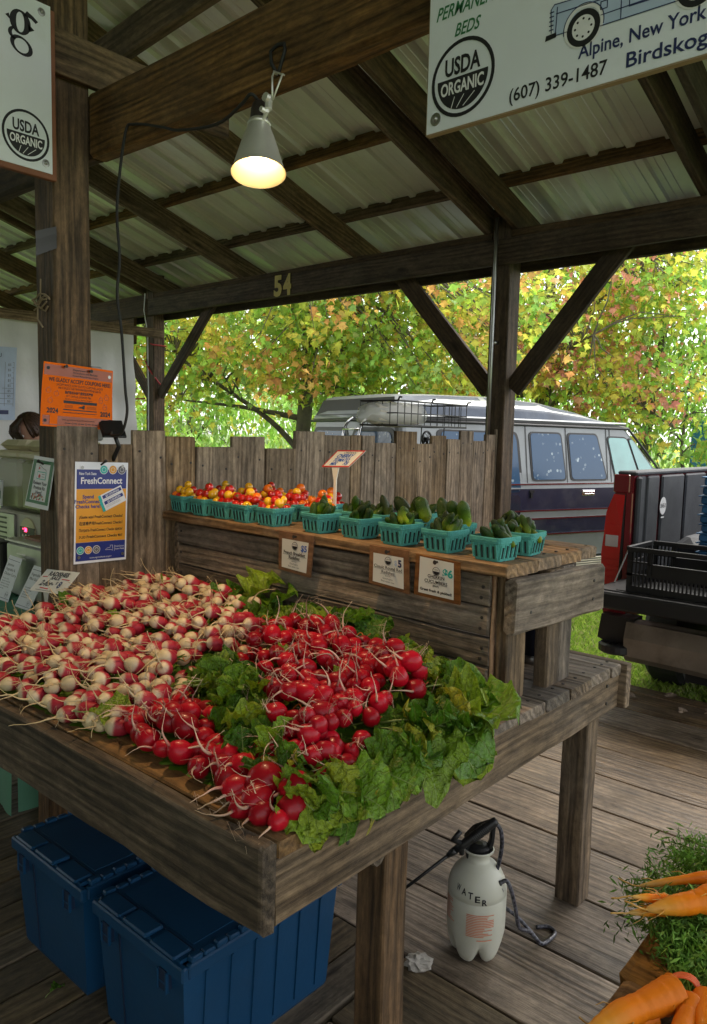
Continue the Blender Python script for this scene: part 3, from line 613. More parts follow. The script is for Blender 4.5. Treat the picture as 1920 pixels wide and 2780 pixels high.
# ------------------------------------------------------------------ the produce table
ZT = .845
tab = thing('produce_table', 'long weathered grey plank table holding the radishes', 'table', (-1.9, 1.7, 0))
yy = .932; k = 0
while yy < 2.50:
    wd = .1525 if k else .15; y1 = min(yy+wd, 2.531)
    xe = -.988+random.uniform(-.006, .006)
    nl = [(1.82/2-.045, s*(y1-yy)*.28) for s in (-1, 1)]
    board('plank', (-2.80, (yy+y1)/2, ZT-.0175), (xe, (yy+y1)/2, ZT-.0175+random.uniform(-.001, .001)), y1-yy-.004, .035, 'table_top_wood' if k else 'counter_wood', tab, nails=nl, segs=7, jit=.0012)
    yy = y1; k += 1
board('front_board', (-2.82, .912, .757), (-.986, .912, .757), .038, .176, 'front_board_wood', tab, segs=12, jit=.004, b=.007)
board('side_board', (-1.009, .936, .741), (-1.009, 2.535, .758), .04, .135, 'table_wood', tab, segs=9, jit=.002, nails=[('y-', .7, .03), ('y-', .7, -.03), ('y-', -.6, .02)])
board('back_board', (-2.8, 2.557, .765), (-.965, 2.557, .765), .042, .155, 'table_wood', tab, segs=6)
board('crossbeam', (-2.7, 1.30, .695), (-1.035, 1.30, .695), .04, .145, 'table_wood', tab, b=.012)
board('crossbeam', (-2.7, 2.37, .72), (-1.05, 2.37, .72), .04, .12, 'table_wood', tab)
for (x, y) in ((-1.078, 1.37), (-1.078, 2.447), (-2.68, 1.37), (-2.68, 2.447)):
    board('leg', (x, y, 0), (x, y, .808 if x < -2 else .806), .088, .088, 'post_wood' if y < 2 else 'table_wood', tab, up=(1, 0, 0), segs=5, jit=.0015)

# ------------------------------------------------------------------ the raised counter standing on the table
ra = math.radians(-3.12)
RM = T(-1.07, 1.88, ZT) @ RZ(ra)              # local: x to the right end (0), -x to the left, y to the back, z up from the table
ris = thing('display_counter', 'raised slatted wooden counter on the table carrying the teal baskets', 'counter', M=RM)
def rb(name, p0, p1, wy, hz, mat, **k):
    p0, p1 = RM @ Vector(p0), RM @ Vector(p1); return board(name, p0, p1, wy, hz, mat, ris, **k)
yc = -.03
for i, (wd, xe) in enumerate(((.17, .02), (.155, .006), (.15, -.006), (.125, -.02))):
    rb('plank', (-1.735, yc+wd/2, .3875), (xe, yc+wd/2, .3875+random.uniform(-.001, .001)), wd-.004, .036, 'counter_wood', segs=8, jit=.0016, nails=[(.83, -.03), (.83, .04), (-.2, .03), (-.75, -.05)]); yc += wd
zb = .012
for i, hgt in enumerate((.083, .088, .088, .092)):
    rb('front_slat', (-1.655, .012, zb+hgt/2), (-.052+random.uniform(-.006, .004), .012, zb+hgt/2+random.uniform(-.002, .002)), .024, hgt-.004, 'table_top_wood', segs=9, jit=.0016, nails=[('y-', .78, .012), ('y-', .775, -.02), ('y-', -.78, .01)]); zb += hgt
rb('corner_strip', (-.046, .016, .01), (-.046, .016, .366), .02, .012, 'fresh_wood', up=(1, 0, 0))
rb('end_post', (-.018, .066, 0), (-.018, .066, .366), .108, .04, 'table_wood', up=(1, 0, 0), jit=.0014)
for y in (.262, .347): rb('end_post', (-.012, y, 0), (-.012, y, .366), .078, .032 if y > .3 else .045, 'table_wood', up=(1, 0, 0), jit=.0014)
rb('end_apron', (.024, -.008, .287), (.006, .545, .275), .038, .158, 'fence_wood', jit=.003, b=.010, nails=[('y-', .2, .03), ('y-', .2, -.03), ('y-', -.2, -.02)])
for y in (.25, .5): rb('end_post', (-1.62, y, 0), (-1.62, y, .366), .09, .04, 'table_wood', up=(1, 0, 0))
rb('back_slat', (-1.65, .50, .30), (-.06, .50, .30), .024, .12, 'table_wood')
rb('left_panel', (-1.672, .0, .19), (-1.672, .5, .19), .03, .34, 'table_wood')
# ------------------------------------------------------------------ signs and papers
FY = lambda x, y, z: frame((x, y, z), (1, 0, 0), (0, 0, 1), (0, -1, 0))      # a face that looks towards -Y
FX = lambda x, y, z: frame((x, y, z), (0, 1, 0), (0, 0, 1), (1, 0, 0))       # a face that looks towards +X
def bolt(parent, M, r=.016, name='bolt'):
    g = G(); g.lathe([(r, 0), (r, .002), (r*.45, .003), (r*.4, .007), (r*.2, .009)], 14); obj(name, g, 'steel_dull', parent, M, False)
# right-hand farm sign
M = FY(-1.175, 1.58, 2.336)
sg = thing('farm_sign', 'large white farm sign with a blue bus drawing, phone number and organic seal', 'sign', M=M)
g = G(); g.box(0, 1.9, 0, .80, -.016, 0); obj('board', g, 'white_paint', sg, M)
g = G(); g.box(-.001, 1.901, -.003, .0, -.018, -.0015); g.box(-.003, -.0005, -.003, .80, -.018, -.0015); obj('edge_trim', g, 'cut_wood', sg, M)
bolt(sg, M @ T(.027, .03, 0), .015)
sh = Sheet(sg, M); usda(sh, .100, .108, .088)
sh.text('print_black', '(607) 339-1487', .343, .018, .040, 2, bold=.0005, width=.228)
sh.text('print_navy', 'Alpine, New York', .391, .064, .039, 2, bold=.0006, align='LEFT', width=.258)
sh.text('print_navy', 'Birdskogl', .497, .017, .041, 2, bold=.0006, align='LEFT', width=.165)
sh.text('print_green', 'PERMANENT', .020, .254, .042, 2, bold=.0006, shear=.35, align='LEFT', width=.185)
sh.text('print_green', 'BEDS', .110, .205, .040, 2, bold=.0006, shear=.35, width=.072)
sh_ = sh
sh_.poly('print_lightblue', [(.333, .128), (.365, .128), (.372, .15), (.40, .17), (.43, .15), (.437, .116), (.60, .113), (.61, .14), (.66, .14), (.67, .114), (.90, .112), (.90, .33), (.42, .33), (.40, .24), (.376, .19), (.331, .192), (.323, .183)], 1)
for pts in ([(.333, .128), (.365, .127)], [(.326, .135), (.323, .183), (.331, .192), (.376, .189), (.45, .188)], [(.336, .172), (.436, .168), (.9, .166)], [(.336, .128), (.338, .185)], [(.437, .116), (.60, .113)], [(.478, .30), (.480, .115)], [(.436, .163), (.436, .148), (.450, .148), (.450, .163), (.436, .163)], [(.495, .30), (.497, .135), (.60, .132)], [(.376, .19), (.40, .24), (.42, .33)], [(.45, .188), (.45, .33)], [(.437, .137), (.9, .134)]):
    sh_.line('print_navy', pts, .0022, 2)
for i in range(5): sh_.line('print_navy', [(.321, .142+.009*i), (.330, .142+.009*i)], .0025, 2)
sh_.poly('print_black', [(.312, .122), (.338, .124), (.338, .134), (.314, .133)], 2)
for cx, cy in ((.400, .124), (.628, .128)):
    sh_.ring('print_white', cx, cy+.004, .036, .044, 2); sh_.ring('print_navy', cx, cy+.004, .0435, .0455, 3, a0=-.2, a1=math.pi+.2); sh_.disc('print_black', cx, cy, .037, 3); sh_.disc('print_white', cx, cy, .025, 4)
    for k in range(8): sh_.disc('print_black', cx+.018*math.cos(k*.785), cy+.018*math.sin(k*.785), .0026, 5, n=8)
sh.done({'print_lightblue': 'bus_drawing'})
# left-hand farm sign
M = FX(-2.785, 1.454, 2.527)
sg = thing('farm_sign', 'narrow end of a white farm sign with a black letter g above the organic seal', 'sign', M=M)
g = G(); g.box(-.95, 0, 0, .582, -.004, 0); obj('board', g, 'white_paint', sg, M)
g = G(); g.box(-.955, .020, -.020, .575, -.028, -.0045, b=.003); obj('backing_board', g, 'sign_backing', sg, M)
bolt(sg, M @ T(-.034, .55, 0), .014); bolt(sg, M @ T(-.026, .032, 0), .014)
sh = Sheet(sg, M); usda(sh, -.098, .108, .087)
def blackletter_g(sh, x, y, s):
    def ell(cx, cy, rx, ry, t0, t1, w0, w1, tilt=0., n=26):
        vs = []; c, q = math.cos(tilt), math.sin(tilt)
        for i in range(n+1):
            a = t0+(t1-t0)*i/n; wd = w0+(w1-w0)*abs(math.cos(a))
            for k in (-1, 1):
                px, py = (rx+k*wd/2)*math.cos(a), (ry+k*wd/2*.6)*math.sin(a); vs.append((x+s*(cx+px*c-py*q), y+s*(cy+px*q+py*c)))
        sh.add('print_black', vs, [(2*i, 2*i+1, 2*i+3, 2*i+2) for i in range(n)], 2)
    ell(0, .26, .17, .24, 0, 2*math.pi, .07, .15)
    ell(.02, -.24, .22, .17, 0, 2*math.pi, .07, .10, -.35)
    ell(-.10, -.02, .14, .12, 1.9, 4.6, .06, .09)
    for pts in ([(-.26, .36), (-.34, .30), (-.22, .22)], [(.18, .30), (.33, .20), (.2, .12)], [(.08, .44), (.16, .56), (.30, .50), (.42, .42), (.36, .36), (.26, .42), (.14, .44)]):
        sh.poly('print_black', [(x+s*a, y+s*b) for a, b in pts], 2)
blackletter_g(sh, -.112, .445, .155); sh.done()
g = G(); r = random.Random(5)
def quad_map(c, w, h, off=0., bend=0.):
    """local (x, y, z) of a w x h sheet (origin bottom left) -> world, through its four corners TL TR BR BL"""
    TL, TR, BR, BL = [Vector(p) for p in c]; nrm = (TR-TL).cross(TL-BL).normalized()
    def f(x, y, z):
        u, v = x/w, y/h
        return tuple(BL*(1-u)*(1-v)+BR*u*(1-v)+TL*(1-u)*v+TR*u*v+nrm*(z+off+bend*(math.sin(u*math.pi)*.6+(1-v)**2*(2*u-1)**2*1.6)))
    return f
def paper(name, label, cat, corners, w, h, mat='paper', thick=.0012, bend=0., group=None, off=0.):
    c = sum((Vector(p) for p in corners), Vector())/4; cs = [Vector(p)-c for p in corners]; f = quad_map(cs, w, h, off, bend)
    g = G(); nu, nv = 8, 6
    for z, fl in ((0, False), (-thick, True)):
        g.add([f(w*i/nu, h*j/nv, z) for j in range(nv+1) for i in range(nu+1)], [(j*(nu+1)+i, j*(nu+1)+i+1, (j+1)*(nu+1)+i+1, (j+1)*(nu+1)+i) for j in range(nv) for i in range(nu)])
    q = (nu+1)*(nv+1); edge = [i for i in range(nu+1)]+[(j+1)*(nu+1)-1 for j in range(1, nv+1)]+[nv*(nu+1)+i for i in range(nu-1, -1, -1)]+[j*(nu+1) for j in range(nv-1, 0, -1)]
    for a, b in zip(edge, edge[1:]+edge[:1]): g.f.append((a, b, b+q, a+q)); g.mi.append(0)
    o = obj(name, g, mat, None, T(*c)); tag(o, label, cat, group)
    return o, Sheet(o, T(*c), f)
def pin(parent, p, d=(1, 0, 0), mat='nail', ln=.012):
    g = G(); p = Vector(p); d = Vector(d); g.tube([p-d*.002, p+d*ln*.6, p+d*ln], [.004, .004, .007], 8); obj('pin', g, mat, parent, I4)
# orange coupon flyer
W_, H_ = .288, .24
o, sh = paper('coupon_flyer', 'curled orange flyer saying coupons are accepted, pinned to the brown post', 'flyer', [(-2.838, 1.436, 1.85), (-2.83, 1.724, 1.835), (-2.83, 1.711, 1.594), (-2.832, 1.406, 1.605)], W_, H_, 'flyer_orange', bend=.010)
sh.rect('flyer_brown', .004, .192, .284, .232, 1, nx=10); sh.rect('flyer_brown', .008, .006, .284, .042, 1, nx=10)
for i, t in enumerate(('Department of', 'Agriculture and Markets', "Farmers' Market Nutrition Program")): sh.text('print_black', t, .115, .218-.0105*i, .0105 if i < 2 else .0075, 2, align='LEFT', bold=.0002)
sh.text('print_black', 'WE GLADLY ACCEPT COUPONS HERE!', .150, .170, .021, 2, bold=.0005, width=.255)
sh.text('print_black', '¡ACEPTAMOS CON GUSTO CUPONES AQUI!', .150, .156, .012, 2, width=.19); sh.text('print_black', 'МЫ С РАДОСТЬЮ ПРИНИМАЕМ КУПОНЫ ЗДЕСЬ!', .150, .144, .012, 2, width=.175)
sh.text('print_black', '我们很乐意在这里接受优惠券', .146, .129, .012, 2, width=.115, bold=.0004); sh.text('print_black', 'מיר נעמען קופאנס דא', .146, .116, .012, 2, width=.10)
sh.text('print_black', '2024', .045, .052, .026, 2, bold=.0009, width=.045); sh.text('print_black', '2024', .258, .052, .026, 2, bold=.0009, width=.042)
sh.rect('print_black', .086, .092, .222, .103, 1, nx=5); sh.rect('print_black', .086, .066, .222, .070, 1, nx=5); sh.rect('print_black', .086, .056, .222, .0585, 1, nx=5)
sh.text('print_black', "Farmers' Market Nutrition Program", .155, .106, .0065, 2); sh.text('print_black', '$5.00', .092, .106, .0065, 2, align='LEFT')
sh.poly('print_black', [(.146, .077), (.152, .083), (.160, .083), (.166, .089), (.172, .089), (.172, .074), (.166, .074), (.160, .077)], 2)
for i in range(4): sh.line('print_black', [(.092, .076+.003*i), (.124, .076+.003*i)], .0007, 2); sh.line('print_black', [(.180, .076+.003*i), (.220, .076+.003*i)], .0007, 2)
sh.text('print_black', 'www.agriculture.ny.gov/farmersmarkets', .150, .026, .0105, 2, width=.13)
for i in range(5): sh.ring('print_black', .10+i*.027, .016, .0025, .004, 2, 10); sh.line('print_black', [(.107+i*.027, .016), (.118+i*.027, .016)], .003, 2)
sh.rect('flyer_orange', .036, .010, .066, .045, 3); 
for x, y in ((.025, .135), (.056, .125), (.034, .098)): sh.ring('flyer_brown', x, y, .0085, .0098, 2, 18); sh.line('flyer_brown', [(x, y+.009), (x+.004, y+.014)], .0012, 2)
for x, y in ((.238, .115), (.262, .128), (.256, .088)): sh.ring('flyer_brown', x, y, .0078, .0092, 2, 16, sy=1.25); sh.line('flyer_brown', [(x-.006, y), (x+.006, y+.002)], .0012, 2); sh.line('flyer_brown', [(x, y+.010), (x-.003, y+.016)], .0012, 2)
for x, y in ((.018, .218), (.018, .022), (.268, .022)): sh.disc('print_black', x, y, .0065, 3, n=14)
sh.disc('print_white', .272, .212, .0065, 3, n=14)
sh.done(); 
pin(o, (-2.826, 1.515, 1.836)); pin(o, (-2.826, 1.62, 1.825))
# poster on the fence
W_, H_ = .237, .408
o, sh = paper('market_poster', 'blue and orange poster about spending checks here, pinned to the fence planks', 'poster', [(-2.817, 1.547, 1.468), (-2.817, 1.784, 1.461), (-2.817, 1.771, 1.055), (-2.817, 1.535, 1.059)], W_, H_, 'paper')
sh.rect('flyer_blue', .007, .300, .230, .378, 1, nx=6); sh.rect('print_yellow_orange', .007, .085, .230, .2995, 1, nx=6); sh.rect('flyer_blue', .007, .010, .230, .0845, 1, nx=6)
sh.text('print_white', 'New York State', .055, .356, .0165, 2, bold=.0003, width=.075); sh.text('print_white', 'FreshConnect', .118, .321, .036, 2, bold=.0009, width=.185)
for x, c in ((.125, 'print_teal'), (.166, 'print_yellow_orange'), (.207, 'print_grey')): sh.disc('print_white', x, .378, .0185, 3); sh.disc(c, x, .378, .0165, 4); sh.ring('print_white', x, .378, .008, .0095, 5, 16)
for i, t in enumerate(('Spend', 'FreshConnect', 'Checks here!')): sh.text('flyer_blue', t, .058, .262-.0195*i, .0205, 2, bold=.0006)
for dx, dy, ly in ((0, 0, 2), (.008, -.024, 5)):
    P = lambda a, b: (.112+dx+a*math.cos(.42)-b*math.sin(.42), .252+dy+a*math.sin(.42)+b*math.cos(.42))
    sh.poly('print_white', [P(-.004, -.024), P(.110, -.024), P(.110, .020), P(-.004, .020)], ly); sh.poly('print_teal', [P(-.004, -.024), P(.008, -.024), P(.008, .020), P(-.004, .020)], ly+1)
    sh.poly('flyer_blue', [P(.014, .0), P(.105, .0), P(.105, .014), P(.014, .014)], ly+1); sh.text('print_white', '$2 COUPON', *P(.06, .003), .0115, ly+2, rot=.42, bold=.0003)
    for q in range(3): sh.line('print_grey', [P(.016, -.005-.004*q), P(.085, -.005-.004*q)], .0008, ly+1)
for i, t in enumerate(('¡Gaste aquí FreshConnect Checks!', '在這裡使用FreshConnect Checks！', 'Потрать FreshConnect Checks здесь!', 'ניצט FreshConnect Checks דא!')):
    sh.text('print_black', t, .118, .182-.0268*i, .0155, 2, bold=.0004, width=.195)
    sh.line('flyer_orange', [(.02, .172-.0268*i), (.216, .172-.0268*i)], .0006, 2)
for x, c in ((.027, 'print_teal'), (.062, 'print_yellow_orange'), (.098, 'print_grey')): sh.disc('print_white', x, .053, .0165, 3); sh.disc(c, x, .053, .0145, 4); sh.ring('print_white', x, .053, .007, .0085, 5, 14)
sh.line('print_white', [(.14, .05), (.15, .056), (.16, .056), (.162, .066), (.172, .066), (.172, .044), (.165, .048), (.14, .048), (.14, .05)], .0011, 2)
sh.line('print_white', [(.181, .042), (.181, .066)], .001, 2)
for i, t in enumerate(('FreshConnect', "Farmers' Markets")): sh.text('print_white', t, .184, .057-.011*i, .0095, 2, align='LEFT', width=.042)
sh.text('print_white', 'www.agriculture.ny.gov', .118, .018, .0105, 2); sh.done()
for (y, z) in ((1.575, 1.445), (1.755, 1.447), (1.555, 1.085), (1.752, 1.082)): pin(o, (-2.8155, y, z), mat='steel_dull', ln=.004)
pin(o, (-2.8155, 1.66, 1.455), (.75, .3, .55), ln=.03)
# green-framed card on the post
W_, H_ = .165, .21
o, sh = paper('voucher_card', 'green framed card about redeeming a produce prescription, on the front of the brown post', 'card', [(-3.008, 1.476, 1.486), (-2.844, 1.480, 1.478), (-2.893, 1.470, 1.272), (-3.080, 1.466, 1.279)], W_, H_, 'paper')
for a in ((.006, .022, .159, .030), (.006, .186, .159, .194)): sh.rect('print_green', a[0], a[1], a[2], a[3], 1)
sh.rect('print_green', .006, .018, .028, .196, 2); sh.rect('print_green', .137, .018, .159, .196, 2); sh.rect('print_green', .006, .182, .159, .196, 3); sh.rect('print_green', .006, .018, .159, .030, 3)
for i, t in enumerate(('Redeem Your', 'Produce Rx', 'Here!')): sh.text('print_black', t, .082, .096-.019*i, .020, 2, bold=.0005, width=(.098, .082, .042)[i])
sh.rect('print_teal', .05, .118, .116, .150, 2); sh.rect('paper', .053, .121, .113, .147, 3); sh.disc('print_red', .070, .131, .008, 4, n=10); sh.line('print_grey', [(.088, .140), (.108, .140)], .002, 4); sh.line('print_grey', [(.088, .130), (.108, .130)], .002, 4)
sh.line('print_grey', [(.05, .152), (.06, .176), (.085, .166), (.112, .158), (.116, .152)], .0016, 3); sh.disc('print_red', .061, .163, .005, 3, n=8)
for k in range(42): sh.disc(('print_red', 'print_green', 'flyer_brown', 'card_white', 'print_grey')[k % 5], .040+.084*random.random(), .036+.022*random.random(), .0045, 4+k % 3, n=7)
sh.done(); pin(o, (-2.935, 1.474, 1.455), (.25, -.9, .5), ln=.025)
# the three price cards hung on the counter front
def price_card(label, c, kind):
    w, h = .175, .145
    o, sh = paper('price_card', label, 'price card', c, w, h, 'clipboard_wood', thick=.005, group='price cards hung on the slatted counter front')
    sh.rect('card_white', .018, .012, w-.022, h-.026 if kind != 3 else h-.006, 1); cx = (.018+w-.022)/2
    sh.ring('print_black', cx+.0, .098, .0135, .0150, 2, 20); sh.poly('print_black', [(cx+.0125*math.cos(a), .098+.0125*math.sin(a)) for a in [math.pi+math.pi*i/12 for i in range(13)]], 2); sh.text('print_black', 'USDA', cx, .101, .0075, 3)
    if kind == 1:
        sh.text('print_blue', '$5', cx+.047, .085, .030, 3, bold=.0008)
        for i, t in enumerate(('French Breakfast', 'Radishes')): sh.text('print_black', t, cx, .066-.0155*i, .0165, 3, bold=.0004); 
        sh.text('print_black', '(BUNCH)', cx, .041, .006, 3); sh.text('print_grey', 'Good spice.', cx, .030, .0095, 3); sh.text('print_grey', 'Best eaten raw.', cx, .020, .0095, 3)
        sh.line('print_black', [(cx-.062, .0635), (cx+.062, .0635)], .0008, 3); sh.line('print_black', [(cx-.034, .048), (cx+.034, .048)], .0008, 3)
    elif kind == 2:
        sh.text('print_navy', '5', cx+.052, .085, .034, 3, bold=.0014); sh.text('print_lightblue', '$', cx+.034, .088, .024, 3, bold=.0006)
        for i, t in enumerate(('Classic Round Red', 'Radishes')): sh.text('print_black', t, cx, .068-.017*i, .0165, 3, bold=.0001)
        sh.text('print_black', '(BUNCH)', cx, .042, .006, 3); sh.text('print_grey', 'Good spice.', cx, .031, .0095, 3); sh.text('print_grey', 'Best eaten raw.', cx, .021, .0095, 3)
        sh.line('print_black', [(cx-.064, .0655), (cx+.064, .0655)], .0008, 3); sh.line('print_black', [(cx-.034, .0485), (cx+.034, .0485)], .0008, 3)
    else:
        sh.text('print_teal', '$6', cx+.045, .086, .038, 3, bold=.0014)
        for i, t in enumerate(('GHERKIN', 'CUCUMBERS')): sh.text('print_black', t, cx, .073-.018*i, .0155, 3, bold=.0003)
        sh.text('print_black', '(PINT)', cx, .043, .0085, 3, bold=.0003); sh.text('print_black', 'Great fresh & pickled!', cx, .024, .0125, 3, bold=.0005, width=.122)
        sh.line('print_black', [(cx-.030, .0705), (cx+.030, .0705)], .0009, 3); sh.line('print_black', [(cx-.043, .0525), (cx+.043, .0525)], .0009, 3)
    sh.done()
    p = Vector(c[0])*.5+Vector(c[1])*.5; pin(o, p+Vector((0, -.002, -.012)), (0, -1, 0), ln=.01)
    return o
OF = Vector((-.0015, -.028, 0))
cv = lambda *ps: [tuple(Vector(p)+Vector(q)) for p, q in zip(ps, ((0, -.004, 0), (0, -.004, 0), (0, .012, 0), (0, .012, 0)))]
price_card('brown price card for French breakfast radishes, under the tomato baskets', cv((-2.013, 1.897, 1.249), (-1.826, 1.887, 1.249), (-1.858, 1.889, 1.096), (-2.03, 1.898, 1.104)), 1)
price_card('brown price card for classic round red radishes, middle one of three', cv((-1.562, 1.873, 1.25), (-1.400, 1.864, 1.25), (-1.404, 1.864, 1.112), (-1.576, 1.873, 1.122)), 2)
price_card('brown price card for gherkin cucumbers, nearest the counter end', cv((-1.37, 1.862, 1.246), (-1.206, 1.853, 1.24), (-1.211, 1.854, 1.112), (-1.386, 1.863, 1.116)), 3)
# hand-lettered signs on stakes
def stake_sign(label, c, w, h, z0, mat, border=None):
    o, sh = paper('price_sign', label, 'price sign', c, w, h, mat, thick=.003)
    b = (Vector(c[2])+Vector(c[3]))/2
    g = G(); g.prism([(-.020, 0), (.020, 0), (.007, -.055), (.006, -(b.z-z0)), (-.006, -(b.z-z0)), (-.007, -.055)], -.002, .002); obj('stake', g, 'card_white', o, frame(b+Vector((0, .004, .004)), (1, 0, 0), (0, 0, 1), (0, -1, 0)))
    return o, sh
o, sh = stake_sign('hand lettered white radish sale sign on a stake beside the brown post', [(-2.915, 1.475, 1.035), (-2.665, 1.475, 1.055), (-2.715, 1.43, .968), (-2.978, 1.43, .945)], .25, .12, .85, 'card_white')
sh.text('print_black', 'RADISHES', .125, .088, .030, 2, bold=.0012, width=.150); sh.text('print_black', 'SALE', .122, .069, .022, 2, bold=.0009, width=.07)
sh.text('print_black', '2-for-', .088, .034, .040, 2, bold=.0013, shear=.2, width=.105); sh.text('print_black', '$', .158, .042, .026, 2, bold=.001); sh.text('print_navy', '8', .185, .030, .046, 2, bold=.0016)
sh.line('print_red', [(.018, .079), (.052, .081)], .005, 2); sh.line('print_red', [(.172, .075), (.228, .074)], .005, 2); sh.line('print_red', [(.062, .022), (.125, .019)], .006, 2); sh.line('print_black', [(.04, .010), (.16, .008)], .002, 2); sh.done()
o, sh = stake_sign('hand lettered cherry tomato sign with red border on a white stake', [(-2.05, 2.24, 1.538), (-1.905, 2.24, 1.541), (-1.955, 2.20, 1.476), (-2.10, 2.20, 1.470)], .15, .085, 1.25, 'card_white')
for a in ((0, 0, .15, .006), (0, .079, .15, .085), (0, 0, .006, .085), (.144, 0, .15, .085)): sh.rect('print_red', *a, 1)
sh.text('print_navy', 'ORGANIC', .085, .068, .013, 2, width=.07, shear=.2); sh.text('print_blue', 'CHERRY', .074, .048, .024, 2, bold=.0008, width=.088, shear=.15); sh.text('print_blue', 'TOMATO', .074, .028, .022, 2, bold=.0008, width=.085, shear=.15); sh.text('print_blue', 'MIX', .052, .010, .020, 2, bold=.0008, width=.035); sh.text('print_blue', '$5', .115, .010, .024, 2, bold=.0009); sh.done()

# ------------------------------------------------------------------ clamp lamp on the tie beam
LP = Vector((-1.797, 1.585, 2.372)); tilt = Matrix.Rotation(math.radians(-14), 4, Vector((1.6, 1.8, 0)).normalized())
LM = T(*LP) @ tilt
lamp = thing('clamp_lamp', 'lit clamp work lamp with an aluminium bell shade hanging from the beam', 'lamp', M=LM)
g = G(); prof = [(.083, -.002), (.082, 0), (.078, .006), (.068, .042), (.057, .08), (.046, .115), (.037, .138), (.034, .150)]
g.lathe(prof, 40, 0, caps=False); g.lathe([(r-.0015, z) for r, z in prof], 40, 1, caps=False)
o = obj('lamp_shade', g, ['steel', 'shade_inside'], lamp, LM, True)
g = G(); g.lathe([(.035, .148), (.036, .156), (.033, .160), (.033, .164)], 24); obj('collar', g, 'steel', lamp, LM, True)
g = G(); g.lathe([(.026, .160), (.027, .175), (.025, .205), (.021, .222), (.012, .232)], 20); obj('socket', g, 'lamp_cap', lamp, LM, True)
m, nt_, b_ = newmat('bulb_glow'); b_.inputs['Base Color'].default_value = (1, .8, .5, 1); b_.inputs['Emission Color'].default_value = (1, .76, .44, 1); b_.inputs['Emission Strength'].default_value = 7.
g = G(); g.lathe([(.004, .026)]+[(.030*math.sin(a), .056-.030*math.cos(a)) for a in [.4+.25*i for i in range(9)]]+[(.014, .105), (.013, .15)], 20); obj('bulb', g, 'bulb_glow', lamp, LM, True)
ll = bpy.data.lights.new('lamp_light', 'SPOT'); ll.energy = 20.; ll.color = (1, .66, .34); ll.spot_size = math.radians(125); ll.spot_blend = .6; ll.shadow_soft_size = .03
lo = bpy.data.objects.new('lamp_light', ll); COL.objects.link(lo); PM[lo.name] = LM @ T(0, 0, .012); lo.parent = lamp; lo.matrix_basis = T(0, 0, .012)
g = G(); top = Vector((.022, -.02, .30)); cl = tilt.inverted()
g.tube([(.030, -.010, .155), (.052, -.016, .165), (.060, -.016, .19)], .0065, 8); g.tube([(.058, -.016, .17), (.060, -.014, .212)], .011, 8); g.lathe([(.013, -.006), (.013, .006)], 10, 0, T(.062, -.028, .20) @ RX(1.57)); g.lathe([(.008, -.008), (.008, .008)], 8, 0, T(.05, -.03, .165) @ RX(1.57))
obj('swivel', g, 'steel', lamp, LM)
g = G(); B = [Vector(p) for p in ((-1.735, 1.58, 2.56), (-1.742, 1.585, 2.63), (-1.752, 1.60, 2.648), (-1.772, 1.632, 2.660))]
g.tube(B, .0028, 6); g.tube([(-1.733, 1.58, 2.56), (-1.715, 1.60, 2.635), (-1.728, 1.62, 2.642), (-1.752, 1.60, 2.652), (-1.772, 1.632, 2.66)], .0028, 6)
obj('wire_hanger', g, 'steel', lamp, I4, True)
g = G(); g.tube([(-1.772, 1.634, 2.66), (-1.80, 1.634, 2.70), (-1.805, 1.634, 2.735), (-1.775, 1.634, 2.745), (-1.745, 1.634, 2.74), (-1.742, 1.634, 2.72), (-1.765, 1.634, 2.672), (-1.772, 1.634, 2.66)], .0055, 6); obj('clamp_jaw', g, 'black_rubber', lamp, I4, True)
def smooth_path(pts, n=6):
    pts = [Vector(p) for p in pts]; out = []
    for i in range(len(pts)-1):
        p0, p1, p2, p3 = pts[max(i-1, 0)], pts[i], pts[i+1], pts[min(i+2, len(pts)-1)]
        for k in range(n):
            t = k/n; out.append(.5*((2*p1)+(-p0+p2)*t+(2*p0-5*p1+4*p2-p3)*t*t+(-p0+3*p1-3*p2+p3)*t**3))
    return out+[pts[-1]]
g = G(); g.tube(smooth_path([LM @ Vector((0, 0, .230)), (-1.835, 1.585, 2.605), (-1.888, 1.59, 2.588), (-2.012, 1.60, 2.566), (-2.225, 1.61, 2.600), (-2.352, 1.625, 2.645), (-2.52, 1.63, 2.695), (-2.575, 1.625, 2.672), (-2.591, 1.60, 2.414), (-2.576, 1.6, 2.228), (-2.594, 1.6, 2.097), (-2.566, 1.6, 1.96), (-2.544, 1.6, 1.757), (-2.532, 1.6, 1.662), (-2.57, 1.6, 1.586), (-2.673, 1.62, 1.574), (-2.77, 1.68, 1.585)]), .0052, 6)
tag(obj('power_cord', g, 'black_rubber', None, I4, True), 'black power cord looping along the beam and down past the post', 'cord')
g = G(); g.box(-.06, .06, -.006, .006, -.06, .06, b=.003); g.box(-.05, .05, -.009, -.006, -.05, .05, mi=1)
tb = thing('tablet_screen', 'black tablet on an arm behind the orange flyer', 'tablet', M=T(-2.79, 1.695, 1.60) @ RZ(1.3) @ RX(-.8) @ Matrix.Scale(.8, 4)); obj('case', g, ['black_plastic', 'black_plastic'], tb, PM[tb.name])
g = G(); g.tube([(-2.79, 1.70, 1.59), (-2.775, 1.715, 1.53), (-2.83, 1.72, 1.47)], .009, 8); obj('arm', g, 'black_plastic', tb, I4, True)

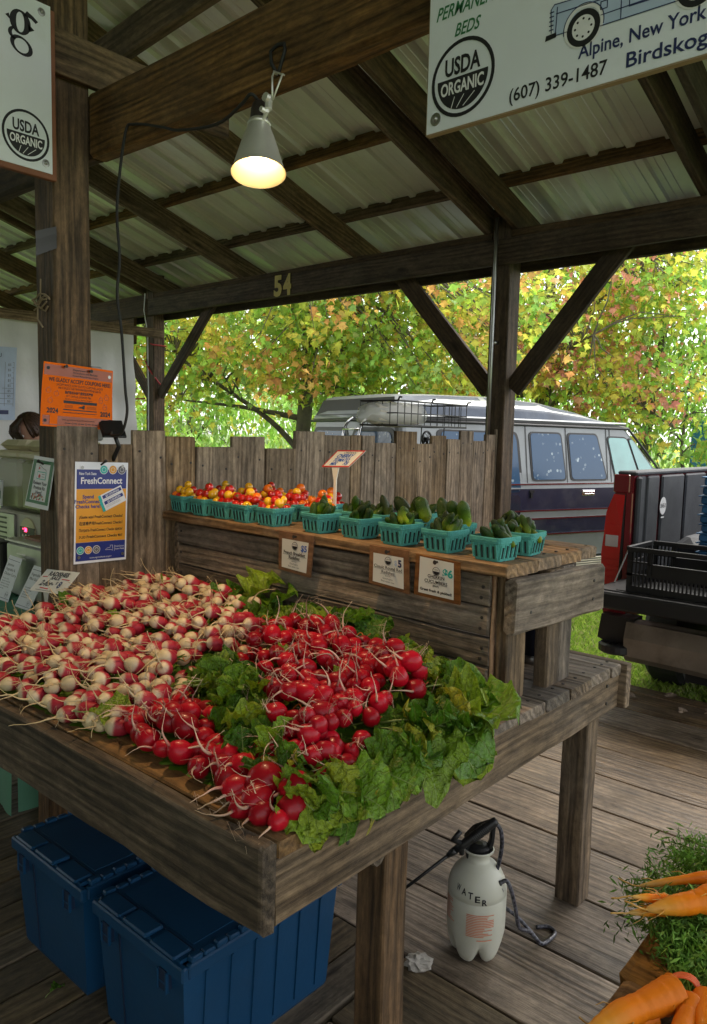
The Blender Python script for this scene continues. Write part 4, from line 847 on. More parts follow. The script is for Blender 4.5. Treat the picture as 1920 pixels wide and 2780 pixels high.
# ------------------------------------------------------------------ berry baskets, tomatoes, cucumbers
def basket_mesh():
    g = G(); H = .070
    def ringpts(s, z, rr=.012, n=3):
        out = []
        for cx, cy, a0 in ((s-rr, s-rr, 0), (-s+rr, s-rr, 90), (-s+rr, -s+rr, 180), (s-rr, -s+rr, 270)):
            for k in range(n+1): a = math.radians(a0+90*k/n); out.append((cx+rr*math.cos(a), cy+rr*math.sin(a), z))
        return out
    lev = [(.041, 0), (.0435, .002), (.047, .02), (.0505, .045), (.052, .052), (.0548, .0535), (.056, .068), (.0545, .0705), (.053, .068), (.0505, .05), (.045, .008), (.043, .005)]
    n = 16; vs = []
    for s_, z in lev: vs += ringpts(s_, z)
    fs = [(i*n+k, i*n+(k+1) % n, (i+1)*n+(k+1) % n, (i+1)*n+k) for i in range(len(lev)-1) for k in range(n)]
    fs += [tuple(range(n))[::-1], tuple((len(lev)-1)*n+k for k in range(n))]
    g.add(vs, fs)
    for side in range(4):                       # slots and moulded ribs on each side
        R = RZ(side*math.pi/2)
        for j in range(4):
            x = -.030+.020*j; t = math.atan2(.0085, .05)
            M = R @ T(x, -.0452, .010) @ RX(t)
            g.box(-.0026, .0026, -.0016, .001, 0, .032+.004*(j % 2), 1, M)
        for j in range(5):
            M = R @ T(-.040+.020*j, -.0452, .008) @ RX(math.atan2(.0085, .05)); g.box(-.0018, .0018, -.0016, .001, 0, .042, 0, M)
        M = R @ T(0, -.0556, .0605); g.box(-.046, .046, -.0009, .0008, -.0012, .0012, 0, M)
    return g.mesh('basket', ['basket_teal', 'basket_hole'])
BASK = basket_mesh()
def tomato_mesh(mat, seed):
    r = random.Random(seed); g = G(); R = 1.; sy = r.uniform(.86, 1.02)
    prof = [(.02, -sy)]+[(math.sin(a), -sy*math.cos(a)) for a in [math.pi*i/12 for i in range(1, 12)]]+[(.06, sy*.93)]
    g.lathe(prof, 18)
    if seed % 2 == 0:
        for k in range(5): a = 2*math.pi*k/5+r.uniform(-.2, .2); c, s = math.cos(a), math.sin(a); g.add([(.06*-s, .06*c, sy*.96), (-.06*-s, -.06*c, sy*.96), (.55*c, .55*s, sy*.97), (.3*c+.1*-s, .3*s+.1*c, sy*1.02)], [(0, 1, 2), (0, 2, 3)], 1)
        g.tube([(0, 0, sy*.9), (.03, .02, sy*1.12)], .05, 5, 1)
    return g.mesh('cherry_tomato', [mat, 'calyx'], True)
TOM = {c: [tomato_mesh('tomato_'+c, s) for s in range(4)] for c in ('red', 'orange', 'yellow')}
def cucumber_mesh(seed, asp):
    r = random.Random(100+seed); g = G(); n = 14; prof = []; at = []
    for i in range(15):
        t = i/14; z = -asp+2*asp*t; e = abs(2*t-1); rad = max(.22, (1-e**3.)**.5)*(1+.05*math.sin(t*9+seed)); prof.append((rad, z)); at.append(max(t, .001))
    g.lathe(prof, n, 0, None, at, [r.uniform(-.05, .05) for _ in range(n)])
    for k in range(26):
        a = r.uniform(0, 6.28); t = r.uniform(.15, .85); z = -asp+2*asp*t; q = T(math.cos(a)*.97, math.sin(a)*.97, z) @ Euler((0, math.pi/2, a)).to_matrix().to_4x4(); g.lathe([(.07, -.02), (.05, .05), (.01, .075)], 4, 0, q, [t, t, t])
    for i, v in enumerate(g.v[:15*n]): g.v[i] = (v[0]+.14*asp*(v[2]/asp)**2*(seed % 3-1)*.6, v[1], v[2])
    return g.mesh('gherkin_cucumber', 'cucumber_skin', True)
CUC = [cucumber_mesh(s, 1.7+.25*(s % 4)) for s in range(8)]
ZC = 1.2515
ORD = ['first', 'second', 'third', 'fourth', 'fifth', 'sixth', 'seventh']
def basket(x, y, rz, label):
    M = T(x, y, ZC) @ RZ(rz); o = link('berry_basket', BASK, None, M); tag(o, label, 'basket', 'teal berry baskets on the counter'); return o
def fill_tomatoes(x, y, rz, where, mix, n=15, seed=0):
    r = random.Random(seed); pts = []
    slots = [(i, j) for i in (-1, 0, 1) for j in (-1, 0, 1)]
    for i, j in slots: pts.append((i*.033+r.uniform(-.004, .004), j*.033+r.uniform(-.004, .004), .062+r.uniform(0, .008)))
    for i in (-.5, .5):
        for j in (-.5, .5): pts.append((i*.038+r.uniform(-.005, .005), j*.038+r.uniform(-.005, .005), .092+r.uniform(-.003, .006)))
    pts.append((r.uniform(-.01, .01), r.uniform(-.01, .01), .116)); pts.append((r.choice((-1, 1))*.045, r.uniform(-.02, .02), .088))
    for px, py, pz in pts:
        c = r.choices(('red', 'orange', 'yellow'), mix)[0]; R = r.uniform(.0165, .0205)
        M = T(x, y, ZC) @ RZ(rz) @ T(px, py, pz) @ Euler((r.uniform(-1.2, 1.2), r.uniform(-1.2, 1.2), r.uniform(0, 6))).to_matrix().to_4x4() @ Matrix.Scale(R, 4)
        o = link('cherry_tomato', r.choice(TOM[c]), None, M); tag(o, f'{c} cherry tomato in the {where}', 'tomato', f'{c} cherry tomatoes heaped in the {where}')
fr = [(-2.726, 2.014), (-2.563, 1.997), (-2.415, 1.99), (-2.268, 1.972), (-2.120, 1.972)]
for i, (x, y) in enumerate(fr):
    wl = f'{ORD[i]} front tomato basket from the fence'; rz = ra+random.uniform(-.06, .06)
    basket(x, y, rz, f'teal berry basket of cherry tomatoes, {ORD[i]} from the fence in the front row')
    fill_tomatoes(x, y, rz, wl, ((2, 1, 6), (5, 1, 3), (7, 2, 2), (6, 2, 3), (8, 1, 2))[i], seed=i+1)
for i, (x, y) in enumerate([(-2.66, 2.18), (-2.50, 2.17), (-2.35, 2.16), (-2.19, 2.15), (-2.045, 2.135)]):
    rz = ra+random.uniform(-.08, .08); basket(x, y, rz, f'teal berry basket of cherry tomatoes, {ORD[i]} from the fence in the middle row')
    fill_tomatoes(x, y, rz, f'{ORD[i]} middle row tomato basket from the fence', ((3, 2, 4), (4, 2, 3), (5, 2, 2), (5, 3, 2), (3, 5, 2))[i], seed=20+i)
for i, (x, y) in enumerate([(-2.50, 2.31), (-2.33, 2.30), (-2.12, 2.275)]):
    rz = ra+random.uniform(-.08, .08); basket(x, y, rz, f'teal berry basket of cherry tomatoes, {ORD[i]} from the fence in the back row')
    fill_tomatoes(x, y, rz, f'{ORD[i]} back row tomato basket from the fence', (3, 3, 2), seed=40+i)
def fill_cucumbers(x, y, rz, where, n=8, big=0, seed=0, dark=False):
    r = random.Random(seed)
    for k in range(n):
        a = 2*math.pi*k/min(n, 8)+r.uniform(-.3, .3); q = .030 if k < 7 else .012; R = r.uniform(.0108, .0142); ln = 1
        px, py, pz = q*math.cos(a), q*math.sin(a), .066+r.uniform(-.004, .012)+(.018 if k >= 7 else 0)
        M = T(x, y, ZC) @ RZ(rz) @ T(px, py, pz) @ Euler((r.uniform(-.75, .75), r.uniform(-.75, .75), r.uniform(0, 6))).to_matrix().to_4x4() @ Matrix.Diagonal((R, R, R*r.uniform(1.05, 1.4), 1))
        o = link('gherkin_cucumber', r.choice(CUC), None, M); tag(o, f'small green gherkin cucumber in the {where}', 'cucumber', f'gherkins in the {where}')
    for k in range(big):
        R = r.uniform(.021, .025); px, py = (k-.5*(big-1))*.042, r.uniform(-.012, .012)
        M = T(x, y, ZC) @ RZ(rz) @ T(px, py, .088+.006*k) @ Euler((r.uniform(-.35, .1), (.5, -.45, .15, -.2)[k % 4]*1.1, r.uniform(0, 6))).to_matrix().to_4x4() @ Matrix.Diagonal((R, R, R*1.12, 1))
        o = link('gherkin_cucumber', CUC[(k*3+seed) % 8], None, M); tag(o, f'oversized dark green cucumber standing in the {where}', 'cucumber', f'big cucumbers in the {where}')
cf = [(-1.878, 1.971), (-1.694, 1.974), (-1.505, 1.955), (-1.322, 1.940), (-1.135, 1.922)]
for i, (x, y) in enumerate(cf):
    rz = ra+random.uniform(-.07, .07); wl = f'{ORD[i]} front cucumber basket from the tomatoes'
    basket(x, y, rz, f'teal berry basket of gherkins, {ORD[i]} from the tomatoes in the front row'); fill_cucumbers(x, y, rz, wl, 11, 0, 60+i)
for i, (x, y, b_) in enumerate([(-1.86, 2.13, 0), (-1.73, 2.14, 0), (-1.575, 2.12, 3), (-1.395, 2.10, 3), (-1.135, 2.085, 0)]):
    rz = ra+random.uniform(-.07, .07)+(.12 if i == 4 else 0); wl = ('back row cucumber basket beside the tomatoes', 'second back row cucumber basket', 'middle back row cucumber basket', 'fourth back row cucumber basket', 'back row cucumber basket at the counter end')[i]
    basket(x, y, rz, 'teal berry basket, the '+wl); fill_cucumbers(x, y, rz, wl, 11 if not b_ else 5, b_, 80+i)
for i, (x, y) in enumerate([(-1.66, 2.29), (-1.27, 2.25)]):
    wl = ('rear cucumber basket left behind the oversized ones', 'rear cucumber basket near the counter end')[i]; basket(x, y, ra+.05, 'teal berry basket, the '+wl); fill_cucumbers(x, y, ra, wl, 9, 0, 95+i)
th = thing('thermos_flask', 'dark navy thermos flask with steel base standing under the counter', 'flask', (-1.215, 2.34, ZT))
g = G(); g.lathe([(.036, 0), (.039, .003), (.039, .026)], 24); obj('base', g, 'steel_dull', th, PM[th.name], True)
g = G(); g.lathe([(.0395, .0265), (.0395, .20), (.034, .235), (.026, .245), (.026, .285), (.02, .29)], 24); obj('body', g, 'thermos_navy', th, PM[th.name], True)
# ------------------------------------------------------------------ radishes
def inside(p, poly):
    x, y = p; c = False; n = len(poly)
    for i in range(n):
        (x0, y0), (x1, y1) = poly[i], poly[i-1]
        if (y0 > y) != (y1 > y) and x < (x1-x0)*(y-y0)/(y1-y0)+x0: c = not c
    return c
def edge_dist(p, poly):
    d = 9; q = Vector(p)
    for i in range(len(poly)):
        a, b = Vector(poly[i-1]), Vector(poly[i]); t = max(0, min(1, (q-a).dot(b-a)/max((b-a).length_squared, 1e-9))); d = min(d, (q-a-(b-a)*t).length)
    return d
PF = [(-2.72, 1.06), (-2.60, 1.239), (-2.74, 1.532), (-2.636, 1.74), (-2.50, 1.90), (-1.95, 1.80), (-1.70, 1.56), (-1.80, 1.42), (-1.79, 1.32), (-1.601, 1.19), (-1.611, 1.05), (-1.618, .985), (-1.773, .955), (-1.989, .96), (-2.20, .945)]
PA = [(-1.74, 1.47), (-1.80, 1.70), (-1.604, 1.765), (-1.429, 1.70), (-1.301, 1.70), (-1.12, 1.62), (-1.05, 1.492), (-1.065, 1.406), (-1.035, 1.302), (-1.03, 1.203), (-1.026, 1.145), (-1.065, 1.085), (-1.15, 1.12), (-1.27, 1.135), (-1.40, 1.27), (-1.60, 1.38)]
PB = [(-1.60, 1.16), (-1.50, 1.19), (-1.35, 1.085), (-1.24, 1.055), (-1.10, 1.035), (-1.075, .985), (-1.13, .965), (-1.236, .985), (-1.379, .985), (-1.54, .985), (-1.64, 1.02)]
LR = [(-1.50, 1.83), (-1.183, 1.73), (-1.03, 1.70), (-.96, 1.594), (-.93, 1.371), (-.94, 1.275), (-.95, 1.145), (-.955, 1.041), (-.965, .985), (-1.048, 1.03), (-.987, 1.081), (-.981, 1.187), (-1.038, 1.386), (-1.037, 1.502), (-1.147, 1.64)]
LM_ = [(-1.772, 1.302), (-1.664, 1.402), (-1.39, 1.294), (-1.26, 1.151), (-1.15, 1.184), (-1.034, 1.098), (-1.029, 1.02), (-1.163, 1.043), (-1.325, 1.086), (-1.512, 1.214)]
LT = [(-2.70, 1.80), (-2.70, 1.89), (-2.142, 1.89), (-2.046, 1.90), (-1.629, 1.865), (-1.2, 1.82), (-1.449, 1.738), (-1.87, 1.769), (-1.83, 1.541), (-2.30, 1.86)]
def heap(x, y, poly=None):
    t = max(0, min(1, (y-1.0)/.75)); h = .018+.10*t
    if poly is PA: h += .022
    if poly is not None: h *= min(1, .35+edge_dist((x, y), poly)/.075)
    return ZT+h
def sample(poly, d, n=6000, seed=1):
    r = random.Random(seed); xs = [p[0] for p in poly]; ys = [p[1] for p in poly]; out = []
    for _ in range(n):
        p = (r.uniform(min(xs), max(xs)), r.uniform(min(ys), max(ys)))
        if inside(p, poly) and all((p[0]-q[0])**2+(p[1]-q[1])**2 > d*d for q in out): out.append(p)
    return out
def root_path(r, start, n=9, ln=1., droop=.0):
    p = Vector(start); d = Vector((r.uniform(-.25, .25), r.uniform(-.25, .25), -1)).normalized(); pts = [p.copy()]; b = Vector((r.uniform(-1, 1), r.uniform(-1, 1), 0))*.33
    for k in range(n): 
        d = (d+b*.55+Vector((r.uniform(-1, 1), r.uniform(-1, 1), r.uniform(-.3, .3)))*.25).normalized(); p = p+d*ln/n; pts.append(p.copy())
    return pts
def radish_mesh(kind, seed):
    r = random.Random(seed*31+(7 if kind == 'red' else 3)); g = G(); n = 14
    if kind == 'red':
        prof = []; at = []
        for i in range(13):
            a = math.pi*i/12; z = -math.cos(a)*1.0; rad = max(.09, math.sin(a)**.9)
            if z < -.55: z -= (-.55-z)*r.uniform(.2, .7)
            prof.append((rad*r.uniform(.98, 1.02), z)); at.append(.27+.73*(i/12))
        z0 = prof[0][1]; rl = r.uniform(1.8, 3.8); rr0 = .14
        prof = [(.10, z0-.12)]+prof; at = [.2]+at
    else:
        A = r.uniform(1.25, 1.75); prof = []; at = []
        for i in range(14):
            t = i/13; z = -A+2*A*t; e = 2*t-1
            rad = max(.10, (1-abs(e)**(2.6 if e > 0 else 2.3))**.6)*(1-.12*e*(.5-r.random()*.2)); rad *= 1.04 if e < 0 else 1.
            prof.append((rad*r.uniform(.97, 1.03), z)); at.append(.22+.78*t)
        z0 = -A; rl = r.uniform(2.8, 6.0); rr0 = .15; prof = [(.10, z0-.14)]+prof; at = [.12]+at
    g.lathe(prof, n, 0, None, at, [r.uniform(-.035, .035) for _ in range(n)])
    pts = root_path(r, (0, 0, z0-.02), 9, rl); m = len(pts)
    g.tube(pts, [max(.025 if kind == 'red' else .040, rr0*(1-i/(m-1))**1.3) for i in range(m)], 5, 0, None, [max(.001, .16*(1-i/(m-1))) for i in range(m)])
    for k in range(r.choice((0, 1, 2))):
        i = r.randrange(1, m-2); q = root_path(r, pts[i], 6, r.uniform(.6, 1.8)); q = [pts[i]]+[pts[i]+Matrix.Rotation(r.uniform(-1.2, 1.2), 3, 'X') @ Matrix.Rotation(r.uniform(-1.2, 1.2), 3, 'Y') @ (v-pts[i]) for v in q[1:]]
        g.tube(q, [.02*(1-.5*j/6) for j in range(len(q))], 4, 0, None, [.05]*len(q))
    zc = prof[-1][1]                                          # crown: a few cut-looking stem bases
    for k in range(4):
        a = r.uniform(0, 6.28); g.tube([(.08*math.cos(a), .08*math.sin(a), zc-.05), (.2*math.cos(a), .2*math.sin(a), zc+.5), (.5*math.cos(a), .5*math.sin(a), zc+1.3)], [.10, .08, .06], 5, 1)
    for i in range(len(g.at)): g.at[i] = max(g.at[i], .001)
    return g.mesh('radish', ['radish_red' if kind == 'red' else 'radish_french', 'radish_leaf'], True)
RAD = {k: [radish_mesh(k, s) for s in range(14)] for k in ('red', 'french')}
def leaf_mesh(seed):
    r = random.Random(seed*17+5); g = G(); Lh = 1.; W = r.uniform(.25, .36); arch = (.05, .18, .35, .6, 1.0, .1, -.1, .8)[seed % 8]; ph = r.uniform(0, 6); ruf = r.uniform(.03, .055); nu, nv = 24, 10; tw = r.uniform(-.5, .5)
    lob = r.uniform(.28, .5)
    def wid(u):
        u = min(1., max(0., u)); rnd_ = math.sqrt(max(0., 1-((u-.64)/.36)**2)) if u > .3 else 0.
        low = (.16+lob*.45*abs(math.sin(u*17+ph*.3)))*min(1, u/.06) if u < .5 else 0.
        return W*1.25*max(rnd_**.8, low)*(1+.05*math.sin(u*27+ph)+.03*math.sin(u*40+ph*2))+.004
    crx, cry = r.uniform(4, 9), r.uniform(3, 6); fold = r.choice((.2, .5, .8, 1.2, -.4))
    def fn(a, b):
        u = a; v = 2*b-1; y = v*wid(u)
        ang = arch*1.7*u; px = (math.sin(ang)/(arch*1.7) if abs(arch) > .02 else u); pz = -(1-math.cos(ang))/(arch*1.7) if abs(arch) > .02 else 0
        z = pz+ruf*2.1*math.sin(u*21+ph+v*2.1)*abs(v)**1.8+ruf*2.0*math.sin(u*crx+y*14*1.3+ph)*math.sin(y*cry*4+ph)*(.4+abs(v))+fold*abs(y)*(1-.6*u)+tw*y*u*.8+.02*math.sin(u*37+abs(v)*9)*abs(v)*(1-abs(v))*2
        return (px, y, z)
    g.grid(fn, nu, nv)
    mid = [Vector(fn(i/8, .5))+Vector((0, 0, .003)) for i in range(9)]
    st = [Vector((-.42, r.uniform(-.08, .08), -.03)), Vector((-.2, r.uniform(-.03, .03), .01))]+mid
    g.tube(st, [.020, .018]+[.017*(1-i/10) for i in range(9)], 5, 1)
    return g.mesh('leaf', ['radish_leaf', 'leaf_stem'], True)
plain('leaf_stem', (.22, .30, .08), .45)
LEAF = [leaf_mesh(s) for s in range(16)]
groupinfo = {'F': ('french', 'radish_bunch', 'bunch of long white tipped French breakfast radishes in the left heap', 'bunched French breakfast radishes'),
             'A': ('red', 'radish_bunch', 'bunch of round red radishes in the large heap by the counter', 'bunched round red radishes in the large heap'),
             'B': ('red', 'radish_bunch', 'bunch of round red radishes along the front board, below the white tipped ones', 'bunched round red radishes along the front board')}
bunches = []
def make_region(key, poly, d, size, per, seed):
    pts = sample(poly, d, 14000, seed); r = random.Random(seed+99); kind, nm, label, grp = groupinfo[key]
    left = sorted(pts, key=lambda p: (p[1], p[0])); 
    while left:
        c = left[0]; left.sort(key=lambda p: (p[0]-c[0])**2+(p[1]-c[1])**2); mem, left = left[:per], left[per:]; left.sort(key=lambda p: (p[1], p[0]))
        cx = sum(p[0] for p in mem)/len(mem); cy = sum(p[1] for p in mem)/len(mem)
        b = thing(nm, label, 'radish bunch', (cx, cy, ZT+.002), 0, grp); bunches.append((b, cx, cy, key)); lift = r.uniform(-.010, .028)
        for (x, y) in mem:
            s = size*r.choice((.8, .9, 1, 1, 1.1, 1.2 if kind == 'red' else 1.05)); z = heap(x, y, poly)+s*r.uniform(.75, 1.15)+min(1, edge_dist((x, y), poly)/.05)*(lift+.028*max(0, 1-((x-cx)**2+(y-cy)**2)/.0065))
            lay = r.uniform(.1, .9) if kind == 'red' else r.uniform(-.05, .6)
            dvec = Vector((r.uniform(-.9, .8), -1+r.uniform(-.2, .4), lay if y > .99 else r.uniform(-.1, .25))).normalized()
            if kind == 'red' and r.random() < .35: dvec = Vector((r.uniform(-.8, .8), r.uniform(-.8, .3), r.uniform(.3, 1))).normalized()
            q = Vector((0, 0, -1)).rotation_difference(dvec); M = T(x, y, z) @ q.to_matrix().to_4x4() @ RZ(r.uniform(0, 6.28)) @ Matrix.Scale(s, 4)
            link('radish', r.choice(RAD[kind]), b, M)
make_region('F', PF, .0375, .0215, 13, 3); make_region('A', PA, .0375, .0232, 12, 5); make_region('B', PB, .0405, .0255, 10, 8)
# the bunch nearest the bare corner of the table
b = thing('radish_bunch', 'bunch of big round red radishes nearest the bare front corner of the table', 'radish bunch', (-1.075, .99, ZT+.002)); bunches.append((b, -1.075, .99, 'B'))
r = random.Random(4)
for (x, y, z, s) in ((-1.108, 1.015, .052, .037), (-1.04, 1.035, .055, .031), (-1.085, .972, .034, .033), (-1.015, 1.005, .030, .030), (-1.135, .975, .030, .027), (-1.052, .955, .025, .024), (-1.10, .945, .024, .024), (-1.12, 1.03, .03, .028), (-1.012, .962, .022, .02)):
    dv = Vector((r.uniform(-.5, .6), -1, r.uniform(-.25, .2))).normalized(); link('radish', r.choice(RAD['red']), b, T(x, y, ZT+z) @ Vector((0, 0, -1)).rotation_difference(dv).to_matrix().to_4x4() @ RZ(r.uniform(0, 6)) @ Matrix.Scale(s, 4))
b = thing('radish_bunch', 'small bunch of round red radishes at the near tip of the large heap', 'radish bunch', (-1.13, 1.14, ZT+.002)); bunches.append((b, -1.13, 1.14, 'A'))
r = random.Random(14)
for lay, (n_, rad_, zz) in enumerate(((11, .085, .05), (8, .058, .082), (4, .028, .108))):
    for k in range(n_):
        a = 2*math.pi*k/n_+r.uniform(-.2, .2)+lay*.4; s_ = r.uniform(.0205, .0265); dv = Vector((r.uniform(-.6, .6), -1, r.uniform(-.1, .7))).normalized()
        link('radish', r.choice(RAD['red']), b, T(-1.135+rad_*1.25*math.cos(a), 1.155+rad_*.85*math.sin(a), ZT+zz+r.uniform(-.004, .006)) @ Vector((0, 0, -1)).rotation_difference(dv).to_matrix().to_4x4() @ RZ(r.uniform(0, 6)) @ Matrix.Scale(s_, 4))
for (b, cx, cy, key) in bunches:
    g = G(); r = random.Random(int(cx*1000)); z = heap(cx, cy)+.03
    g.tube(smooth_path([(cx-.02, cy+.035, z), (cx-.005, cy+.045, z+.018), (cx+.015, cy+.04, z+.008), (cx+.03, cy+.05, z+.02)], 3), .0016, 4); obj('twist_tie', g, 'twist_orange', b)
def near_bunch(x, y, keys='AB'): return min((q for q in bunches if q[3] in keys), key=lambda q: (q[1]-x)**2+(q[2]-y)**2)
def place_leaf(x, y, z, head, size, r, pitch=0., roll=0., which=None, keys='AB'):
    b = near_bunch(x, y, keys)[0]; me = LEAF[which] if which is not None else r.choice(LEAF)
    M = T(x, y, z) @ RZ(head) @ RY(-pitch) @ RX(roll) @ Matrix.Diagonal((size, size*r.uniform(.9, 1.2), size, 1)) @ T(-.45, 0, 0); return link('leaf', me, b, M)
FLAT = [i for i in range(16) if i % 8 in (0, 1, 2, 5, 6)]; DROOP = [i for i in range(16) if i % 8 in (3, 4, 7)]
r = random.Random(21)
for (poly, n, h0, hd, jit, keys) in ((LR, .031, .0, 0., .8, 'A'), (LM_, .034, .0, 1.2, 1.4, 'AB'), (LT, .036, -.01, 1.3, .9, 'AF')):
    for (x, y) in sample(poly, n, 5000, int(n*1000)+len(poly)):
        if inside((x, y), PA) and r.random() < .8: continue
        if inside((x, y), PB): continue
        hgt = ZT+.02+.75*(heap(x, y)-ZT)*min(1, .35+edge_dist((x, y), poly)/.06)+r.uniform(0, .03)
        head = hd+r.uniform(-jit, jit)
        if poly is LR: head = r.uniform(-.9, .7) if x > -1.02 else r.uniform(-1.3, 1.3)
        over = x > -.985
        place_leaf(x, y, hgt, head, r.uniform(.085, .145) if not over else r.uniform(.11, .165), r, r.uniform(-.1, 1.1) if not over else r.uniform(-.3, .45), r.uniform(-1.2, 1.2), r.choice(DROOP if over and r.random() < .7 else FLAT), keys)
for (x, y, z, h, s, p, w_) in ((-1.0, .99, ZT+.03, -.45, .17, -.35, 4), (-1.01, 1.03, ZT+.05, -.3, .15, -.1, 3), (-.99, 1.12, ZT+.045, -.2, .15, -.05, 12), (-.985, 1.22, ZT+.06, -.1, .16, .05, 7), (-.97, 1.34, ZT+.06, -.35, .17, -.05, 11), (-.96, 1.46, ZT+.07, -.2, .19, .1, 3), (-.97, 1.58, ZT+.09, .1, .2, .35, 1), (-.95, 1.52, ZT+.05, -.6, .18, -.1, 4), (-1.0, 1.66, ZT+.09, .5, .18, .4, 2), (-1.6, 1.80, ZT+.14, .25, .19, .75, 1), (-1.56, 1.82, ZT+.13, .6, .16, .7, 2), (-2.07, 1.84, ZT+.16, .9, .2, .7, 0), (-2.0, 1.84, ZT+.14, .5, .2, .6, 5)):
    place_leaf(x, y, z, h, s, r, p, r.uniform(-.3, .3), w_, 'AB' if x > -1.9 else 'FA')
for (x, y) in sample(PF, .22, 400, 77)[:9]: place_leaf(x, y, heap(x, y, PF)+.035, r.uniform(.5, 2.5), r.uniform(.09, .12), r, r.uniform(0, .5), r.uniform(-.6, .6), r.choice(FLAT), 'F')
for (x, y) in sample(PA, .16, 400, 78)[:8]: place_leaf(x, y, heap(x, y, PA)+.02, r.uniform(.2, 2.5), r.uniform(.09, .12), r, r.uniform(0, .5), r.uniform(-.6, .6), r.choice(FLAT), 'A')
# crumpled greens that fill the heap below the bunches
def mound():
    nx, ny = 92, 50; X = np.linspace(-2.76, -.99, nx); Y = np.linspace(.95, 1.87, ny); rr = np.random.default_rng(2); V = []
    for y in Y:
        for x in X:
            best = 0
            for pl, f in ((PF, .8), (PA, .8), (PB, .5), (LR, .75), (LM_, .7), (LT, .7)):
                if inside((x, y), pl): best = max(best, f*(heap(x, y)-ZT)*min(1, edge_dist((x, y), pl)/.07)+.004)
            V.append((x+rr.uniform(-.006, .006), y+rr.uniform(-.006, .006), ZT+best-.003+(rr.uniform(-.012, .012)*min(1, best/.02))))
    V = np.array(V); F = np.array([(j*nx+i, j*nx+i+1, (j+1)*nx+i+1, (j+1)*nx+i) for j in range(ny-1) for i in range(nx-1)])
    keep = (V[F][:, :, 2].max(1) > ZT+.003); return V, F[keep]
V, F = mound()
mo = bulk('radish_greens', V, F, 'radish_leaf'); mo['kind'] = 'stuff'; mo['label'] = 'crumpled radish greens packed under the bunches on the table'
def hose_mat():
    m, nt, b = newmat('hose_weave'); tc = N(nt, 'ShaderNodeTexCoord'); v = N(nt, 'ShaderNodeTexVoronoi', Scale=110.); L(nt, tc.outputs['Object'], v.inputs['Vector'])
    rp = N(nt, 'ShaderNodeValToRGB'); rp.color_ramp.elements[0].color = (.012, .012, .018, 1); rp.color_ramp.elements[1].color = (.10, .10, .125, 1); rp.color_ramp.elements[0].position = .35; rp.color_ramp.elements[1].position = .75
    L(nt, v.outputs['Distance'], rp.inputs['Fac']); L(nt, rp.outputs[0], b.inputs['Base Color']); b.inputs['Roughness'].default_value = .3
    return m
hose_mat()
# ------------------------------------------------------------------ blue totes under the table
def tote(label, x0, x1, y0, y1, h):
    t = thing('lidded_tote', label, 'tote', ((x0+x1)/2, (y0+y1)/2, 0), 0, 'blue lidded totes under the table'); M = PM[t.name]; hx, hy = (x1-x0)/2, (y1-y0)/2
    g = G(); lv = [(.034, 0), (.030, .012), (.012, h-.055)]; vs = []
    for ins, z in lv: vs += [(-hx+ins, -hy+ins, z), (hx-ins, -hy+ins, z), (hx-ins, hy-ins, z), (-hx+ins, hy-ins, z)]
    g.add(vs, [(i*4+k, i*4+(k+1) % 4, (i+1)*4+(k+1) % 4, (i+1)*4+k) for i in range(2) for k in range(4)]+[(0, 3, 2, 1), (8, 9, 10, 11)])
    sl = .020/(h-.06)
    for k in range(6):                    # upright ribs on the long sides, a groove on the short ends
        y = -hy+.08+k*(2*hy-.16)/5
        for s in (-1, 1): g.box(-.004, .004, -.003, .003, .03, h-.06, 0, T(s*(hx-.031), y, 0) @ RY(s*math.atan(sl)))
    obj('tote_body', g, 'tote_blue', t, M)
    for s in (-1, 1): g = G(); g.box(-.0025, .0025, -.002, .002, .02, h-.06, 0, T(-hx*.42*s*s, s*(hy-.0305), 0) @ RX(-s*math.atan(sl))); obj('groove', g, 'tote_dark', t, M)
    for s in (-1, 1):
        for q in (-1, 1): g = G(); g.box(q*(hx-.075)-.014, q*(hx-.075)+.014, s*(hy-.006)-.010, s*(hy-.006)+.010, h-.10, h-.048); obj('latch_recess', g, 'tote_dark', t, M)
    g = G(); g.box(-hx, hx, -hy, -hy+.02, h-.055, h-.018, b=.004); g.box(-hx, hx, hy-.02, hy, h-.055, h-.018, b=.004); g.box(-hx, -hx+.02, -hy+.0205, hy-.0205, h-.055, h-.018, b=.004); g.box(hx-.02, hx, -hy+.0205, hy-.0205, h-.055, h-.018, b=.004)
    for s in (-1, 1):
        for q in (-1, 1):
            xx = q*(hx-.075)
            for a in (-.017, .017): g.box(xx+a-.0025, xx+a+.0025, s*(hy+.003)-.004, s*(hy+.003)+.004, h-.102, h-.05)
            g.box(xx-.017, xx+.017, s*(hy+.002)-.003, s*(hy+.002)+.003, h-.082, h-.078)
    obj('rim', g, 'tote_blue', t, M)
    for s in (-1, 1):
        g = G(); 
        for k in range(13):
            y = -hy+.03+k*(2*hy-.06)/13; g.box(s*(hx-.012)-.010, s*(hx-.012)+.010, y, y+(2*hy-.06)/13-.005, h-.018, h-.002-.004*(k % 2), b=.003)
        obj('hinge', g, 'tote_blue', t, M)
    g = G(); g.box(-hx+.024, hx-.024, -hy+.012, hy-.012, h-.020, h-.010); g.box(-hx+.05, hx-.05, -hy+.07, hy-.07, h-.0105, h-.0075)
    for s in (-1, 1):
        for k in (-1, 0, 1):
            w_ = (2*hx-.05)/3; g.box(k*w_-w_*.43, k*w_+w_*.43, s*(hy-.026)-.028, s*(hy-.026)+.028, h-.0102, h+.002-(.004 if k else 0), b=.004)
    obj('lid', g, 'tote_blue', t, M)
    g = G()
    for k in (-1, 0, 1): w_ = (2*hx-.05)/3; g.box(k*w_-w_*.45, k*w_+w_*.45, -hy+.0555, -hy+.0605, h-.0098, h-.0085)
    obj('lid_groove', g, 'tote_dark', t, M)
